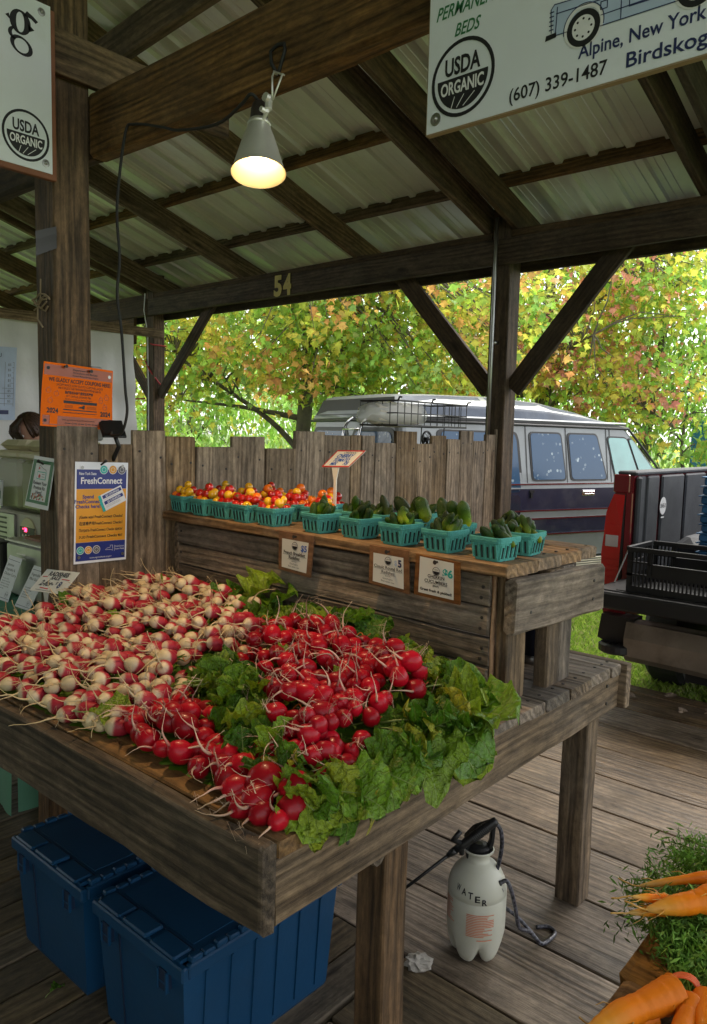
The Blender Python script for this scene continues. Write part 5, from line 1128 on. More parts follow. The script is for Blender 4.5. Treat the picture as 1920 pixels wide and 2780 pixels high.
tote('blue lidded tote under the front corner of the table, the nearer one', -1.785, -1.382, 1.012, 1.572, .36)
tote('blue lidded tote further left under the table, beside the post', -2.258, -1.838, 1.012, 1.572, .36)
# ------------------------------------------------------------------ pump sprayer
SM = T(-1.172, 1.966, 0) @ RZ(math.radians(41.2))     # local x: to the right seen from the aisle, y: away, z: up
sp = thing('pump_sprayer', 'white plastic pump sprayer marked WATER with black pump handle on the floor', 'sprayer', M=SM)
SP = lambda px, py, dy=0.: ((px-1297)*.00111, dy, (2586-py)*.00117)
def tank():
    g = G(); n = 60; prof = []
    for z, r_ in ((.0, .05), (.004, .062), (.012, .070), (.03, .078), (.06, .0855), (.09, .0895), (.13, .0905), (.20, .0905), (.203, .0885), (.207, .0885), (.210, .0905), (.225, .090), (.25, .084), (.27, .074), (.29, .058), (.303, .042), (.306, .036), (.330, .035), (.336, .047), (.340, .048), (.342, .044)): prof.append((r_, z))
    vs = []
    for r_, z in prof:
        for k in range(n):
            a = 2*math.pi*k/n; lobe = abs(math.sin(2.5*(a+.3))); low = max(0, 1-z/.085); rr_ = r_*(1-.16*low*(1-lobe)**2); zz = z+.042*low*(1-lobe)**1.6*(1 if z < .08 else 0); vs.append((rr_*math.cos(a), rr_*math.sin(a), zz))
    m = len(prof); g.add(vs, [(i*n+k, i*n+(k+1) % n, (i+1)*n+(k+1) % n, (i+1)*n+k) for i in range(m-1) for k in range(n)]+[tuple(range(n))[::-1]])
    return g
obj('tank', tank(), 'tank_plastic', sp, SM, True)
def rad_at(z):
    pts = [(0, .07), (.03, .078), (.06, .0855), (.09, .0895), (.13, .0905), (.225, .0905), (.25, .084), (.27, .074), (.29, .058)]
    for (z0, a), (z1, b) in zip(pts[:-1], pts[1:]):
        if z <= z1: return a+(b-a)*(z-z0)/(z1-z0)
    return .058
def wrap_tank(x, y, z):
    a = -math.pi/2+x/.09; r_ = rad_at(y)+.0006+z; return (r_*math.cos(a), r_*math.sin(a), y)
sh = Sheet(sp, SM, wrap_tank)
for i, ch in enumerate('WATER'): sh.text('print_black', ch, -.078+.0215*i, .236-.0045*i-.0006*i*i, .026, 1, bold=.0007, width=.0155)
r = random.Random(9)
for i in range(14):
    z = .175-.0052*i; w_ = .085*(.6+.4*r.random()) if i not in (0, 3, 4, 5, 6, 7) else .085
    sh.rect('print_label', -.045, z-.0013, -.045+w_, z+.0013, 1, nx=8)
for i in range(12): sh.rect('print_label', -.135, .198-.006*i-.0012, -.135+.05*(.5+.5*r.random()), .198-.006*i+.0012, 1, nx=5)
sh.rect('print_label', -.012, .094, .036, .097, 1, nx=5)
plain('print_label', (.62, .22, .12), .6); sh.done()
g = G(); 
g.lathe([(.033, .332), (.034, .345), (.026, .351), (.012, .356)], 20)
hp = lambda px, py, dy=0: Vector(SP(px, py, dy))
for a, b in (((1268, 2318), (1262, 2265)), ((1262, 2265), (1285, 2240)), ((1285, 2240), (1335, 2222)), ((1335, 2222), (1332, 2275)), ((1332, 2275), (1318, 2312)), ((1272, 2318), (1318, 2296))):
    A, B = hp(*a), hp(*b); d = (B-A); ln = d.length; d.normalize(); g.box(-.004, ln+.004, -.013, .013, -.0065, .0065, 0, frame(A, d, (0, 1, 0), d.cross(Vector((0, 1, 0)))), b=.003)
obj('pump_handle', g, 'black_plastic', sp, SM)
g = G(); A, B = hp(1338, 2206, -.028), hp(1228, 2290, -.028); d = (B-A).normalized(); Lg = (B-A).length
g.tube([A, A+d*.01, A+d*Lg*.55, A+d*Lg*.8, B], [.012, .014, .015, .013, .011], 12)
for k in range(10): p = A+d*(Lg*.22+.006*k); g.tube([p, p+d*.003], .0165, 12)
g.tube([B, B+d*.012, B+d*.03], [.012, .011, .007], 10)
p = hp(1244, 2270, -.028); g.tube([p, hp(1222, 2262, -.028), hp(1240, 2238, -.028)], [.009, .010, .008], 8); g.tube([p, hp(1246, 2300, -.03)], [.009, .008], 8)
obj('spray_gun', g, 'black_plastic', sp, SM, True)
g = G(); g.tube([B+d*.025, Vector(SP(1120, 2388, -.01)), Vector(SP(1060, 2440, .0))], [.0055, .005, .005], 8); obj('wand', g, 'black_plastic', sp, SM, True)
g = G(); c = hp(1345, 2388, -.045); g.tube([c+Vector((-.006, .03, 0)), c+Vector((.002, -.012, 0))], [.017, .016], 14); g.tube([c+Vector((0, -.004, .006)), hp(1352, 2360, -.05)], [.009, .008], 8); obj('hose_fitting', g, 'black_plastic', sp, SM, True)
g = G(); g.tube([hp(1328, 2348, -.02), hp(1343, 2360, -.03)], [.012, .011], 12); obj('nozzle_ring', g, 'digit_yellow', sp, SM, True)
g = G(); hz = .0065
g.tube(smooth_path([hp(1336, 2215, -.025), hp(1352, 2236, -.02), hp(1357, 2275, -.02), hp(1352, 2320, -.02), hp(1345, 2348, -.02)], 5), .0065, 8)
g.tube(smooth_path([hp(1352, 2366, -.05), hp(1368, 2360, -.05), hp(1382, 2385, -.05), hp(1398, 2440, -.04), hp(1416, 2505, -.02), (.175, .02, .055), (.215, .03, .010), (.25, .055, hz), (.275, .09, hz), (.26, .12, hz), (.22, .115, hz)], 6), .0065, 8)
g.tube(smooth_path([(.205, .02, .022), (.17, .028, .062), (.13, .045, .095), (.09, .06, .11), (.04, .085, .08)], 5), .0065, 8)
obj('hose', g, 'hose_weave', sp, SM, True)
def crumple(seed, s):
    r = random.Random(seed); bm = bmesh.new(); bmesh.ops.create_icosphere(bm, subdivisions=3, radius=1.)
    for v in bm.verts: v.co *= 1+r.uniform(-.22, .22); v.co.x *= 1.3; v.co.z = max(-.45, v.co.z*.6)
    me = bpy.data.meshes.new('crumpled_wrapper'); bm.to_mesh(me); bm.free(); me.materials.append(MATS['foil']); return me
tag(link('crumpled_wrapper', crumple(3, 1), None, T(-1.255, 1.785, .017) @ RZ(.8) @ Matrix.Scale(.032, 4)), 'crumpled pale wrapper lying on the floor behind the table leg', 'wrapper')
tag(link('fallen_leaf', LEAF[2], None, T(-1.946, .975, .012) @ RZ(2.) @ Matrix.Scale(.05, 4)), 'small green leaf lying on the dark floor in front of the totes', 'leaf')
# ------------------------------------------------------------------ carrots on the neighbouring display
ct = thing('carrot_table', 'rough brown plank display carrying the bunched carrots at the right', 'table', (0, 1.1, 0))
for i, y in enumerate((.82, .99, 1.16, 1.33, 1.5)): board('plank', (-.392+.012*(i % 2), y, .795), (.75, y, .795), .165, .045, 'carrot_board_wood', ct, segs=6, jit=.003, b=.012)
for x in (-.22, .65):
    for y in (.85, 1.45): board('leg', (x, y, 0), (x, y, .772), .08, .08, 'table_wood', ct, up=(1, 0, 0))
def carrot_mesh(seed, Lc, R):
    r = random.Random(seed); g = G(); n = 16; pts = []; rad = []; at = []; p = Vector((0, 0, 0)); d = Vector((1, 0, 0)); m = 44
    for i in range(m+1):
        t = i/m; pts.append(p.copy()); rr_ = R*((1-t)**.55*(.93+.07*math.sin(t*13+seed)))*(1 if i else .75)*(1-(.05 if r.random() < .25 else 0)+r.uniform(-.012, .012))+.0012; rad.append(rr_); at.append(max(.001, .95-.95*t*1.02))
        d = (d+Vector((0, r.uniform(-.02, .02)+.006*math.sin(i*.3+seed), r.uniform(-.016, .014)))).normalized(); p = p+d*Lc/m
    tail = root_path(r, (0, 0, 0), 6, .034); q = d.to_track_quat('-Z', 'Y')
    pts += [pts[-1]+q @ v for v in tail[1:]]; rad += [.0012]*6; at += [.01]*6
    g.tube(pts, rad, n, 0, None, at)
    for k in range(7): i = r.randrange(2, m-3); a = r.uniform(0, 6.28); c = pts[i]; v = Vector((0, math.cos(a), math.sin(a))); e = c+v*rad[i]*.9; g.tube([e, e+v*.006+Vector((.008, 0, 0)), e+v*.008+Vector((.022, .004, 0))], [.0012, .0008, .0004], 4, 0, None, [.05]*3)
    return g.mesh('carrot', 'carrot_skin', True)
def frond_cloud(name, parent, stems, seed, leaf=.0075, per=105):
    """feathery carrot tops: thin stems with many small leaflets, one mesh"""
    r = np.random.default_rng(seed); V = []; F = []; C = []; cols = np.array([(.10, .22, .03), (.14, .29, .04), (.07, .16, .02), (.18, .32, .06)])
    for (base, tip, spread) in stems:
        base = np.array(base); tip = np.array(tip); mid = (base+tip)/2+r.normal(0, .012, 3)+np.array((0, 0, .015)); col = cols[r.integers(0, 4)]*r.uniform(.8, 1.2); prev = None
        for k in range(9):
            t = k/8; p = base*(1-t)**2+2*mid*t*(1-t)+tip*t*t; w_ = .0016*(1-.6*t); i0 = len(V)
            for a in (0, 2.09, 4.19): V.append(p+np.array((math.cos(a), math.sin(a), math.cos(a)))*w_); C.append(col*1.3)
            if k: F += [(i0-3, i0-2, i0+1), (i0-3, i0+1, i0), (i0-2, i0-1, i0+2), (i0-2, i0+2, i0+1), (i0-1, i0-3, i0), (i0-1, i0, i0+2)]
        for q in range(per):
            t = r.uniform(.28, 1.0); p = base*(1-t)**2+2*mid*t*(1-t)+tip*t*t+r.normal(0, spread*(.3+.9*math.sin(t*2.6)), 3)*np.array((1, 1, .7)); d = r.normal(0, 1, 3); d /= np.linalg.norm(d); e = np.cross(d, r.normal(0, 1, 3)); e /= np.linalg.norm(e); s = leaf*r.uniform(.6, 1.4); i0 = len(V)
            V += [p-d*s, p+e*s*.22, p+d*s, p-e*s*.22]; F += [(i0, i0+1, i0+2), (i0, i0+2, i0+3)]; cc = col*r.uniform(.7, 1.35); C += [cc]*4
    o = bulk(name, np.array(V), np.array(F), 'carrot_green', np.array(C), parent); o['kind'] = 'stuff'; return o
r = random.Random(12)
cb = thing('carrot_bunch', 'bunch of orange carrots with a rubber band on the brown plank, nearest the camera', 'carrot bunch', (-.30, 1.06, .82), 0, 'bunched carrots on the brown display')
def carrot(parent, p0, p1, R, seed):
    p0, p1 = Vector(p0), Vector(p1); d = (p1-p0); me = carrot_mesh(seed, d.length, R); d.normalize(); z = Vector((0, 0, 1)); z = (z-d*z.dot(d)).normalized(); link('carrot', me, parent, frame(p0, d, z.cross(d), z))
carrot(cb, (-.298, 1.040, .851), (-.396, .868, .846), .0245, 1); carrot(cb, (-.280, 1.04, .846), (-.262, .90, .838), .0185, 2); carrot(cb, (-.268, 1.062, .847), (-.225, .93, .842), .0195, 3); carrot(cb, (-.31, .995, .832), (-.352, .93, .829), .012, 8)
stems = [((-.295+r.uniform(-.012, .012), 1.055, .845), (-.345+r.uniform(-.11, .13), 1.22+r.uniform(-.02, .14), .85+r.uniform(-.02, .03)), .017) for _ in range(56)]
frond_cloud('carrot_greens', cb, stems, 3)
g = G()
for k in range(3): g.tube([(-.296+.019*math.cos(a), 1.062+.004*k-.006+.004*math.sin(a*2), .847+.019*math.sin(a)) for a in [2*math.pi*i/20 for i in range(21)]], .0024, 6)
obj('rubber_band', g, 'band_orange', cb, I4, True)
cb = thing('carrot_bunch', 'bunch of knobbly orange carrots lying on feathery green carrot tops', 'carrot bunch', (-.30, 1.28, .86), 0, 'bunched carrots on the brown display')
carrot(cb, (-.305, 1.295, .905), (-.412, 1.187, .900), .0105, 4); carrot(cb, (-.285, 1.245, .905), (-.368, 1.116, .897), .0265, 5); carrot(cb, (-.36, 1.172, .896), (-.402, 1.133, .905), .0085, 6); carrot(cb, (-.36, 1.165, .884), (-.398, 1.118, .885), .0095, 7)
stems = [((-.24+r.uniform(-.02, .02), 1.36, .88), (-.29+r.uniform(-.08, .12), 1.50+r.uniform(-.12, .12), .85+r.uniform(-.03, .03)), .016) for _ in range(44)]+[((-.27, 1.36, .86), (-.415+r.uniform(-.05, .06), 1.28+r.uniform(-.1, .2), .83+r.uniform(-.05, .03)), .016) for _ in range(52)]
frond_cloud('carrot_greens', cb, stems, 4)
# ------------------------------------------------------------------ the neighbouring stall on the left
nt2 = thing('stall_table', 'neighbouring stall table under a plain green tablecloth', 'table', (-4, 1.8, 0))
g = G(); g.box(-5.2, -3.03, 1.395, 2.35, .77, .795); obj('tabletop', g, 'timber_brown', nt2)
for x in (-5.1, -3.12):
    for y in (1.5, 2.25): board('leg', (x, y, 0), (x, y, .77), .05, .05, 'timber_brown', nt2, up=(1, 0, 0))
g = G(); g.box(-5.22, -3.022, 1.385, 2.36, .796, .80)
g.grid(lambda u, v: (-5.22+2.198*u, 1.385-.006-.012*math.sin(u*46)*(1-v)-.010*(1-v), .005+.012*math.sin(u*31)+.793*v), 90, 6); g.grid(lambda u, v: (-3.022+.006+.010*math.sin(u*21)*(1-v), 1.385+.97*u, .01+.788*v), 24, 6)
tag(obj('tablecloth', g, 'table_green', None, I4, True), 'green tablecloth hanging to the floor at the left edge', 'tablecloth')
jd = thing('juice_dispenser', 'chilled juice dispenser with cream lids, clear bowls of green juice and a red display', 'dispenser', (-4.2, 2.1, .80)); M = PM[jd.name]
g = G(); g.box(-.30, .30, -.13, .28, .0, .325, b=.01); obj('housing', g, 'machine_beige', jd, M)
g = G(); g.box(-.30, -.035, -.145, -.131, .14, .31, b=.004)
for k in range(5): g.box(-.255, -.13, -.1475, -.146, .165+.028*k, .175+.028*k, 1)
obj('vent_panel', g, ['steel_dull', 'black_plastic'], jd, M)
g = G(); g.lathe([(.088, 0), (.090, .004), (.085, .007)], 40, 0, T(.105, -.131, .215) @ RX(math.pi/2)); g.box(.022, .188, -.140, -.136, .185, .25, 1); obj('control_panel', g, ['cream_plastic', 'black_plastic'], jd, M)
vs, fs = text_mesh('38', .03, bold=.001); g = G(); g.add([(v[0]+.075, -.1412, v[1]+.225) for v in vs], fs); g.box(.058, .064, -.1415, -.1405, .236, .242); obj('display', g, 'led_red', jd, M)
g = G()
for k in range(3): g.lathe([(.0085, 0), (.0085, .003)], 12, 0, T(.06+.035*k, -.1405, .203) @ RX(math.pi/2))
obj('buttons', g, 'steel', jd, M)
for s, xx in enumerate((-.155, .155)):
    g = G(); g.box(xx-.142, xx+.142, -.125, .26, .335, .62, b=.02); obj('bowl', g, 'clear_plastic', jd, M)
    g = G(); g.box(xx-.132, xx+.132, -.115, .25, .34, .45, b=.015); obj('juice', g, 'juice', jd, M)
    g = G(); g.lathe([(.05, .34), (.05, .56), (.045, .57)], 20, 0, T(xx+.02, .09, 0)); obj('chiller', g, 'steel', jd, M, True)
    g = G(); g.box(xx-.150, xx+.150, -.135, .27, .621, .665, b=.012); g.box(xx-.135, xx+.135, -.115, .25, .6655, .725, b=.03); obj('lid', g, 'cream_plastic', jd, M)
stm = thing('food_warmer', 'stainless steel food warmer beside the menu cards', 'warmer', (-3.40, 1.80, .80)); M = PM[stm.name]
g = G(); g.box(-.20, .27, -.18, .2, .01, .262, b=.012); obj('housing', g, 'steel_dull', stm, M)
g = G(); g.box(-.205, .275, -.185, .205, .2625, .275, b=.004); obj('top_rim', g, 'steel', stm, M)
g = G(); g.box(-.13, .22, -.13, .15, .2755, .283, b=.01); obj('stew', g, 'curry', stm, M)
g = G()
for k in range(2): g.box(-.09, .0, -.1825, -.178, .19+.02*k, .199+.02*k, b=.002)
obj('vent', g, 'steel', stm, M)
bx = thing('slotted_cooker', 'black slotted cooker side left of the steel warmer', 'cooker', (-3.90, 1.70, .80)); M = PM[bx.name]
g = G(); g.box(-.25, .2, -.06, .02, 0, .24, b=.01); obj('housing', g, 'crate_black', bx, M)
for k in range(5): g = G(); g.box(-.2, .17, -.0645, -.061, .03+.04*k, .045+.04*k); obj('slot', g, 'steel_dull', bx, M)
def menu_card(label, c, lines):
    o, sh = paper('menu_card', label, 'menu card', c, .13, .22, 'paper', thick=.002, group='laminated menu cards on the green table'); 
    for a in ((.006, .20, .124, .202), (.006, .012, .124, .014)): sh.rect('print_navy', *a, 1)
    for i, t in enumerate(lines[0]): sh.text('print_black', t, .014, .172-.023*i, .019, 2, align='LEFT')
    for i, t in enumerate(lines[1]): sh.text('print_grey', t, .014, .105-.0125*i, .0105, 2, align='LEFT')
    sh.ring('print_grey', .098, .034, .013, .0142, 2, 16); sh.text('print_black', lines[2], .098, .029, .014, 2); sh.done()
menu_card('menu card for Japanese vegetable and chicken curry on the green table', [(-3.496, 1.59, 1.010), (-3.364, 1.585, 1.006), (-3.430, 1.545, .803), (-3.567, 1.545, .803)], (('Japanese', 'Vegetable &', 'Chicken Curry'), ('Carrots, celery,', 'potatoes, onions &', 'chicken in a hearty', 'curry sauce served', 'over rice'), '$10'))
menu_card('menu card for vegetable miso partly hidden by the brown post', [(-3.229, 1.575, .997), (-3.095, 1.575, .995), (-3.205, 1.535, .803), (-3.340, 1.535, .803)], (('Vegetable', 'Miso Soup'), ('Fermented soybeans,', 'carrots, mixed', 'vegetables,', 'tofu & wakame', 'served warm'), '$7'))
o, sh = paper('drink_card', 'white card with a green drink drawing on the juice dispenser', 'card', [(-4.50, 1.945, 1.29), (-4.335, 1.945, 1.296), (-4.342, 1.940, 1.15), (-4.507, 1.940, 1.143)], .165, .145, 'paper', off=.002)
sh.rect('print_green', .10, .04, .14, .085, 2); sh.line('print_black', [(.105, .085), (.11, .10), (.13, .10), (.135, .085)], .003, 2); sh.line('print_navy', [(.005, .005), (.16, .005), (.16, .14), (.005, .14)], .002, 2); sh.text('print_black', 'Lemonade', .085, .115, .018, 2); sh.done()
# person behind the dispenser: only the bowed head shows above the lids
pe = thing('person', 'person with brown hair bending down behind the juice dispenser', 'person', (-5.35, 2.75, 0)); M = PM[pe.name]
def skin_body(verts, edges, radii, mat, name, parent, M, root=0):
    me = bpy.data.meshes.new(name); me.from_pydata(verts, edges, []); o = link(name, me, parent, M); me.materials.append(MATS[mat])
    o.modifiers.new('s', 'SKIN'); 
    for i, v in enumerate(me.skin_vertices[0].data): v.radius = radii[i]; v.use_root = (i == root)
    ss_ = o.modifiers.new('u', 'SUBSURF'); ss_.levels = 2; ss_.render_levels = 2
    dg = bpy.context.evaluated_depsgraph_get(); dg.update(); m2 = bpy.data.meshes.new_from_object(o.evaluated_get(dg)); m2.name = name; o.modifiers.clear(); o.data = m2
    m2.polygons.foreach_set('use_smooth', [True]*len(m2.polygons)); return o
v_ = [(0, 0, .92), (0, .0, 1.12), (0, -.02, 1.32), (0, -.05, 1.42), (0, -.09, 1.49), (-.19, -.02, 1.35), (-.25, -.08, 1.10), (-.2, -.28, 1.0), (.19, -.02, 1.35), (.25, -.08, 1.10), (.2, -.28, 1.0), (-.1, 0, .86), (-.11, -.01, .48), (-.11, .03, .08), (-.11, -.12, .04), (.1, 0, .86), (.11, -.01, .48), (.11, .03, .08), (.11, -.12, .04)]
e_ = [(0, 1), (1, 2), (2, 3), (3, 4), (2, 5), (5, 6), (6, 7), (2, 8), (8, 9), (9, 10), (0, 11), (11, 12), (12, 13), (13, 14), (0, 15), (15, 16), (16, 17), (17, 18)]
rd = [(.16, .11), (.15, .10), (.16, .10), (.06, .06), (.055, .055), (.06, .06), (.045, .045), (.035, .035), (.06, .06), (.045, .045), (.035, .035), (.09, .09), (.065, .065), (.045, .045), (.04, .03), (.09, .09), (.065, .065), (.045, .045), (.04, .03)]
skin_body(v_, e_, rd, 'shirt', 'body', pe, M)
HM = M @ T(0, -.14, 1.56) @ RX(.55)
bm = bmesh.new(); bmesh.ops.create_uvsphere(bm, u_segments=24, v_segments=16, radius=.1)
for v in bm.verts:
    v.co.z *= 1.22; v.co.x *= .82
    if v.co.y < -.05: 
        f = max(0, 1-abs(v.co.x)/.02-abs(v.co.z+.01)/.05); v.co.y -= .022*f                          # nose
        for sx in (-.033, .033): v.co.y += .010*max(0, 1-((v.co.x-sx)**2+(v.co.z-.02)**2)**.5/.02)   # eye sockets
    if v.co.z < -.07: v.co.x *= .85
me = bpy.data.meshes.new('head'); bm.to_mesh(me); bm.free(); me.materials.append(MATS['skin']); me.polygons.foreach_set('use_smooth', [True]*len(me.polygons)); hd = link('head', me, pe, HM)
g = G()
for sx in (-.033, .033): g.lathe([(.001, -.011), (.008, -.007), (.011, 0), (.008, .007), (.001, .011)], 10, 0, T(sx, -.083, .02))
g.tube([(-.022, -.091, -.055), (0, -.096, -.053), (.022, -.091, -.055)], .004, 6, 1)
for s in (-1, 1): g.tube([(s*.082, .01, -.03), (s*.092, .015, .0), (s*.086, .01, .03)], [.006, .012, .007], 6, 2)
obj('face', g, ['print_white', 'print_red', 'skin'], pe, HM, True)
g = G(); r = random.Random(2)
for k in range(240):
    a = r.uniform(-.6, math.pi+.6); t0 = r.uniform(.0, .5); pts = []
    for i in range(7):
        ph = t0+(1.75-t0)*i/6; rr_ = .108+.006*math.sin(k); pts.append((rr_*.88*math.sin(ph)*math.cos(a), .012+rr_*math.sin(ph)*math.sin(a), rr_*1.2*math.cos(ph)+.006))
    g.tube(pts, [.010]*6+[.003], 4)
for k in range(70):
    x = r.uniform(-.075, .075); g.tube([(x*.5, -.02, .125), (x*.9, -.085, .10), (x*1.1, -.112, .055+r.uniform(-.02, .02)), (x*1.15, -.108, .02+r.uniform(-.03, .02))], [.009, .009, .007, .002], 4)
obj('hair', g, 'hair', pe, HM, True)
# tarp and price list behind that stall
def tarp_pt(u, v):
    y = .4+3.95*u+(.075*(1-v) if u > .98 else 0); z = .95+1.62*v-.06*(1-u)*v
    return (-6.80+.018*math.sin(u*37+v*3)+.012*math.sin(v*23+u*11)+.008*math.sin(u*90), y, z)
g = G(); g.grid(tarp_pt, 110, 40); tag(obj('tarp', g, 'tarp_white', None, I4, True), 'white plastic tarp hung as a wall behind the neighbouring stall', 'tarp')
o, sh = paper('price_list', 'pale blue price list in a plastic sleeve on the white tarp', 'price list', [(-6.70, 2.75, 2.27), (-6.70, 3.147, 2.285), (-6.70, 3.109, 1.655), (-6.70, 2.74, 1.65)], .40, .63, 'print_lightblue', bend=.01)
for i in range(9): sh.line('print_grey', [(.02, .50-.045*i), (.38, .50-.045*i)], .003, 1)
for x in (.02, .30, .38): sh.line('print_grey', [(x, .12), (x, .50)], .003, 1)
for i in range(8): sh.text('print_grey', '$5', .34, .468-.045*i, .03, 2)
sh.rect('print_navy', .03, .05, .34, .085, 1); sh.text('print_navy', 'MENU', .2, .54, .05, 2); sh.done()
g = G(); g.tube([(-7.0, 4.70, 2.50), (-6.99, 4.72, 2.49), (-7.0, 4.90, 2.49)], .008, 6); g.tube([(-7.15, 4.74, 2.33), (-7.05, 4.735, 2.22), (-6.99, 4.80, 2.10), (-6.99, 4.90, 2.02)], .008, 6); g.tube([(-7.15, 4.74, 1.93), (-7.2, 4.6, 1.92), (-7.1, 4.37, 1.94), (-6.80, 4.36, 1.95)], .008, 6)
tag(obj('bungee_cord', g, 'red_cord', None, I4, True), 'red bungee cord wrapped round the far post to hold the tarp', 'cord')
# ------------------------------------------------------------------ wire basket with paper roll hooked on the fence
wbk = thing('wire_basket', 'black wire basket hooked on the fence top near the big post', 'basket', (-3.03, 4.06, 1.66))
g = G(); x0, x1, y0, y1, z0, z1 = -3.20, -2.90, 3.70, 4.46, 1.665, 1.815; R = .0042
def wire(*p, r_=R): g.tube(p, r_, 5)
for z in (z0, z1): wire((x0, y0, z), (x1, y0, z), (x1, y1, z), (x0, y1, z), (x0, y0, z), r_=.006)
for k in range(12): y = y0+(y1-y0)*k/11; wire((x1, y, z1), (x1, y, z0), (x0, y, z0), (x0, y, z1), r_=.0032)
for k in range(1, 5): x = x0+(x1-x0)*k/5; wire((x, y0, z1), (x, y0, z0), (x, y1, z0), (x, y1, z1), r_=.0032)
zm = (z0+z1)/2; wire((x0, y0, zm), (x1, y0, zm), (x1, y1, zm), (x0, y1, zm), (x0, y0, zm), r_=.004)
for y in (3.70, 4.05, 4.46): wire((x1, y, z1), (x1+.01, y, z1+.02), (x1+.03, y, z1+.02), r_=.006)
for y in (3.95, 4.2): wire((x1, y, z0), (x1-.005, y, 1.50), r_=.004)
obj('wire_frame', g, 'black_wire', wbk)
g = G(); g.lathe([(.022, 0), (.062, 0), (.065, .01), (.065, .42), (.062, .43), (.022, .43)], 28, 0, T(-3.05, 3.64, 1.735) @ RX(-math.pi/2)); tag(obj('paper_roll', g, 'kraft_roll', None, I4, True), 'cream paper roll lying in the black wire basket', 'roll')
g = G(); rb_ = random.Random(3); prof = [(.01, -.16), (.035, -.13), (.058, -.09), (.072, -.03), (.076, .1), (.078, .35), (.070, .46), (.03, .50)]
vs = []; n = 22
for q, (r_, z) in enumerate(prof):
    for k in range(n): a = 2*math.pi*k/n; w_ = r_*(1+rb_.uniform(-.18, .16)); vs.append((w_*math.cos(a), w_*math.sin(a)*(1 if z > 0 else .8)+.03*(z < -.1), z))
g.add(vs, [(i*n+k, i*n+(k+1) % n, (i+1)*n+(k+1) % n, (i+1)*n+k) for i in range(len(prof)-1) for k in range(n)], 0, T(-3.05, 3.66, 1.735) @ RX(-math.pi/2)); tag(obj('plastic_bag', g, 'plastic_bag', None, I4, True), 'clear plastic bag pulled over the paper roll', 'bag')
fn_ = thing('small_fan', 'small round black fan behind the notch in the fence', 'fan', M=T(-2.93, 4.05, 1.585) @ RY(math.pi/2)); M = PM[fn_.name]
g = G(); g.tube([(.048*math.cos(a), .048*math.sin(a), 0) for a in [2*math.pi*i/24 for i in range(25)]], .007, 6)
for k in range(10): a = k*math.pi/5; g.tube([(0, 0, .012), (.03*math.cos(a), .03*math.sin(a), .012), (.048*math.cos(a), .048*math.sin(a), 0)], .0016, 4)
obj('guard', g, 'black_wire', fn_, M)
g = G()
for k in range(5): a = k*2*math.pi/5; g.grid(lambda u, v: ((.008+.034*u)*math.cos(a+.5*v), (.008+.034*u)*math.sin(a+.5*v), -.008+.012*v), 3, 3)
g.lathe([(.011, -.03), (.012, .01)], 12); obj('blades', g, 'black_plastic', fn_, M); g = G(); g.tube([(0, 0, -.03), (.12, 0, -.03)], .006, 6); obj('stand', g, 'black_plastic', fn_, M)
g = G(); g.lathe([(.085, 0), (.10, .055), (.102, .062), (.096, .062), (.082, .006)], 30); tag(obj('black_tub', g, 'black_plastic', None, T(-1.93, 2.335, ZC) @ Matrix.Diagonal((1.2, .8, 1, 1)), True), 'low black plastic tub at the back of the counter behind the cucumbers', 'tub')
# ------------------------------------------------------------------ van behind the fence
def loft(g, rings, mi, M=None, close=True):
    n = len(rings[0]); vs = [p for r_ in rings for p in r_]; b0 = len(g.v)
    g.add(vs, [], 0, M)
    for i in range(len(rings)-1):
        for k in range(n): g.f.append((b0+i*n+k, b0+i*n+(k+1) % n, b0+(i+1)*n+(k+1) % n, b0+(i+1)*n+k)); g.mi.append(mi[i])
    if close: g.f.append(tuple(b0+k for k in range(n))[::-1]); g.mi.append(mi[0]); g.f.append(tuple(b0+(len(rings)-1)*n+k for k in range(n))); g.mi.append(mi[-1])
def rrect(x0, x1, y0, y1, z, r=.08, n=4):
    out = []
    for cx, cy, a0 in ((x1-r, y1-r, 0), (x0+r, y1-r, 90), (x0+r, y0+r, 180), (x1-r, y0+r, 270)):
        for k in range(n+1): a = math.radians(a0+90*k/n); out.append((cx+r*math.cos(a), cy+r*math.sin(a), z))
    return out
VM = frame((-4.653, 5.976, GZ), Vector((.322, .947, 0)).normalized(), Vector((-.947, .322, 0)).normalized(), (0, 0, 1))
van = thing('camper_van', 'old silver and navy high roof van parked on the grass behind the fence', 'van', M=VM)
g = G(); WV = 2.02
lev = [(.33, .03, 4.66, .03, 0), (.37, .0, 4.70, 0, 0), (.54, 0, 4.74, 0, 1), (.82, -.005, 4.75, -.005, 0), (1.0, -.01, 4.76, -.01, 1), (1.09, -.01, 4.76, -.01, 0), (1.335, -.01, 4.72, -.01, 1), (1.39, -.005, 4.62, 0, 0), (1.50, 0, 4.2, .015, 0), (1.565, .004, 3.84, .025, 0), (2.02, .03, 3.36, .085, 0), (2.05, .03, 3.34, .09, 0)]
rings = [rrect(x0, x1, i_, WV-i_, z, .10) for z, x0, x1, i_, m_ in lev]; mi = [l[4] for l in lev[1:]]
loft(g, rings, mi); obj('body', g, ['van_silver', 'van_navy'], van, VM, False)
side = lambda z: .0 if z < 1.335 else (z-1.39)*.13 if z > 1.39 else 0
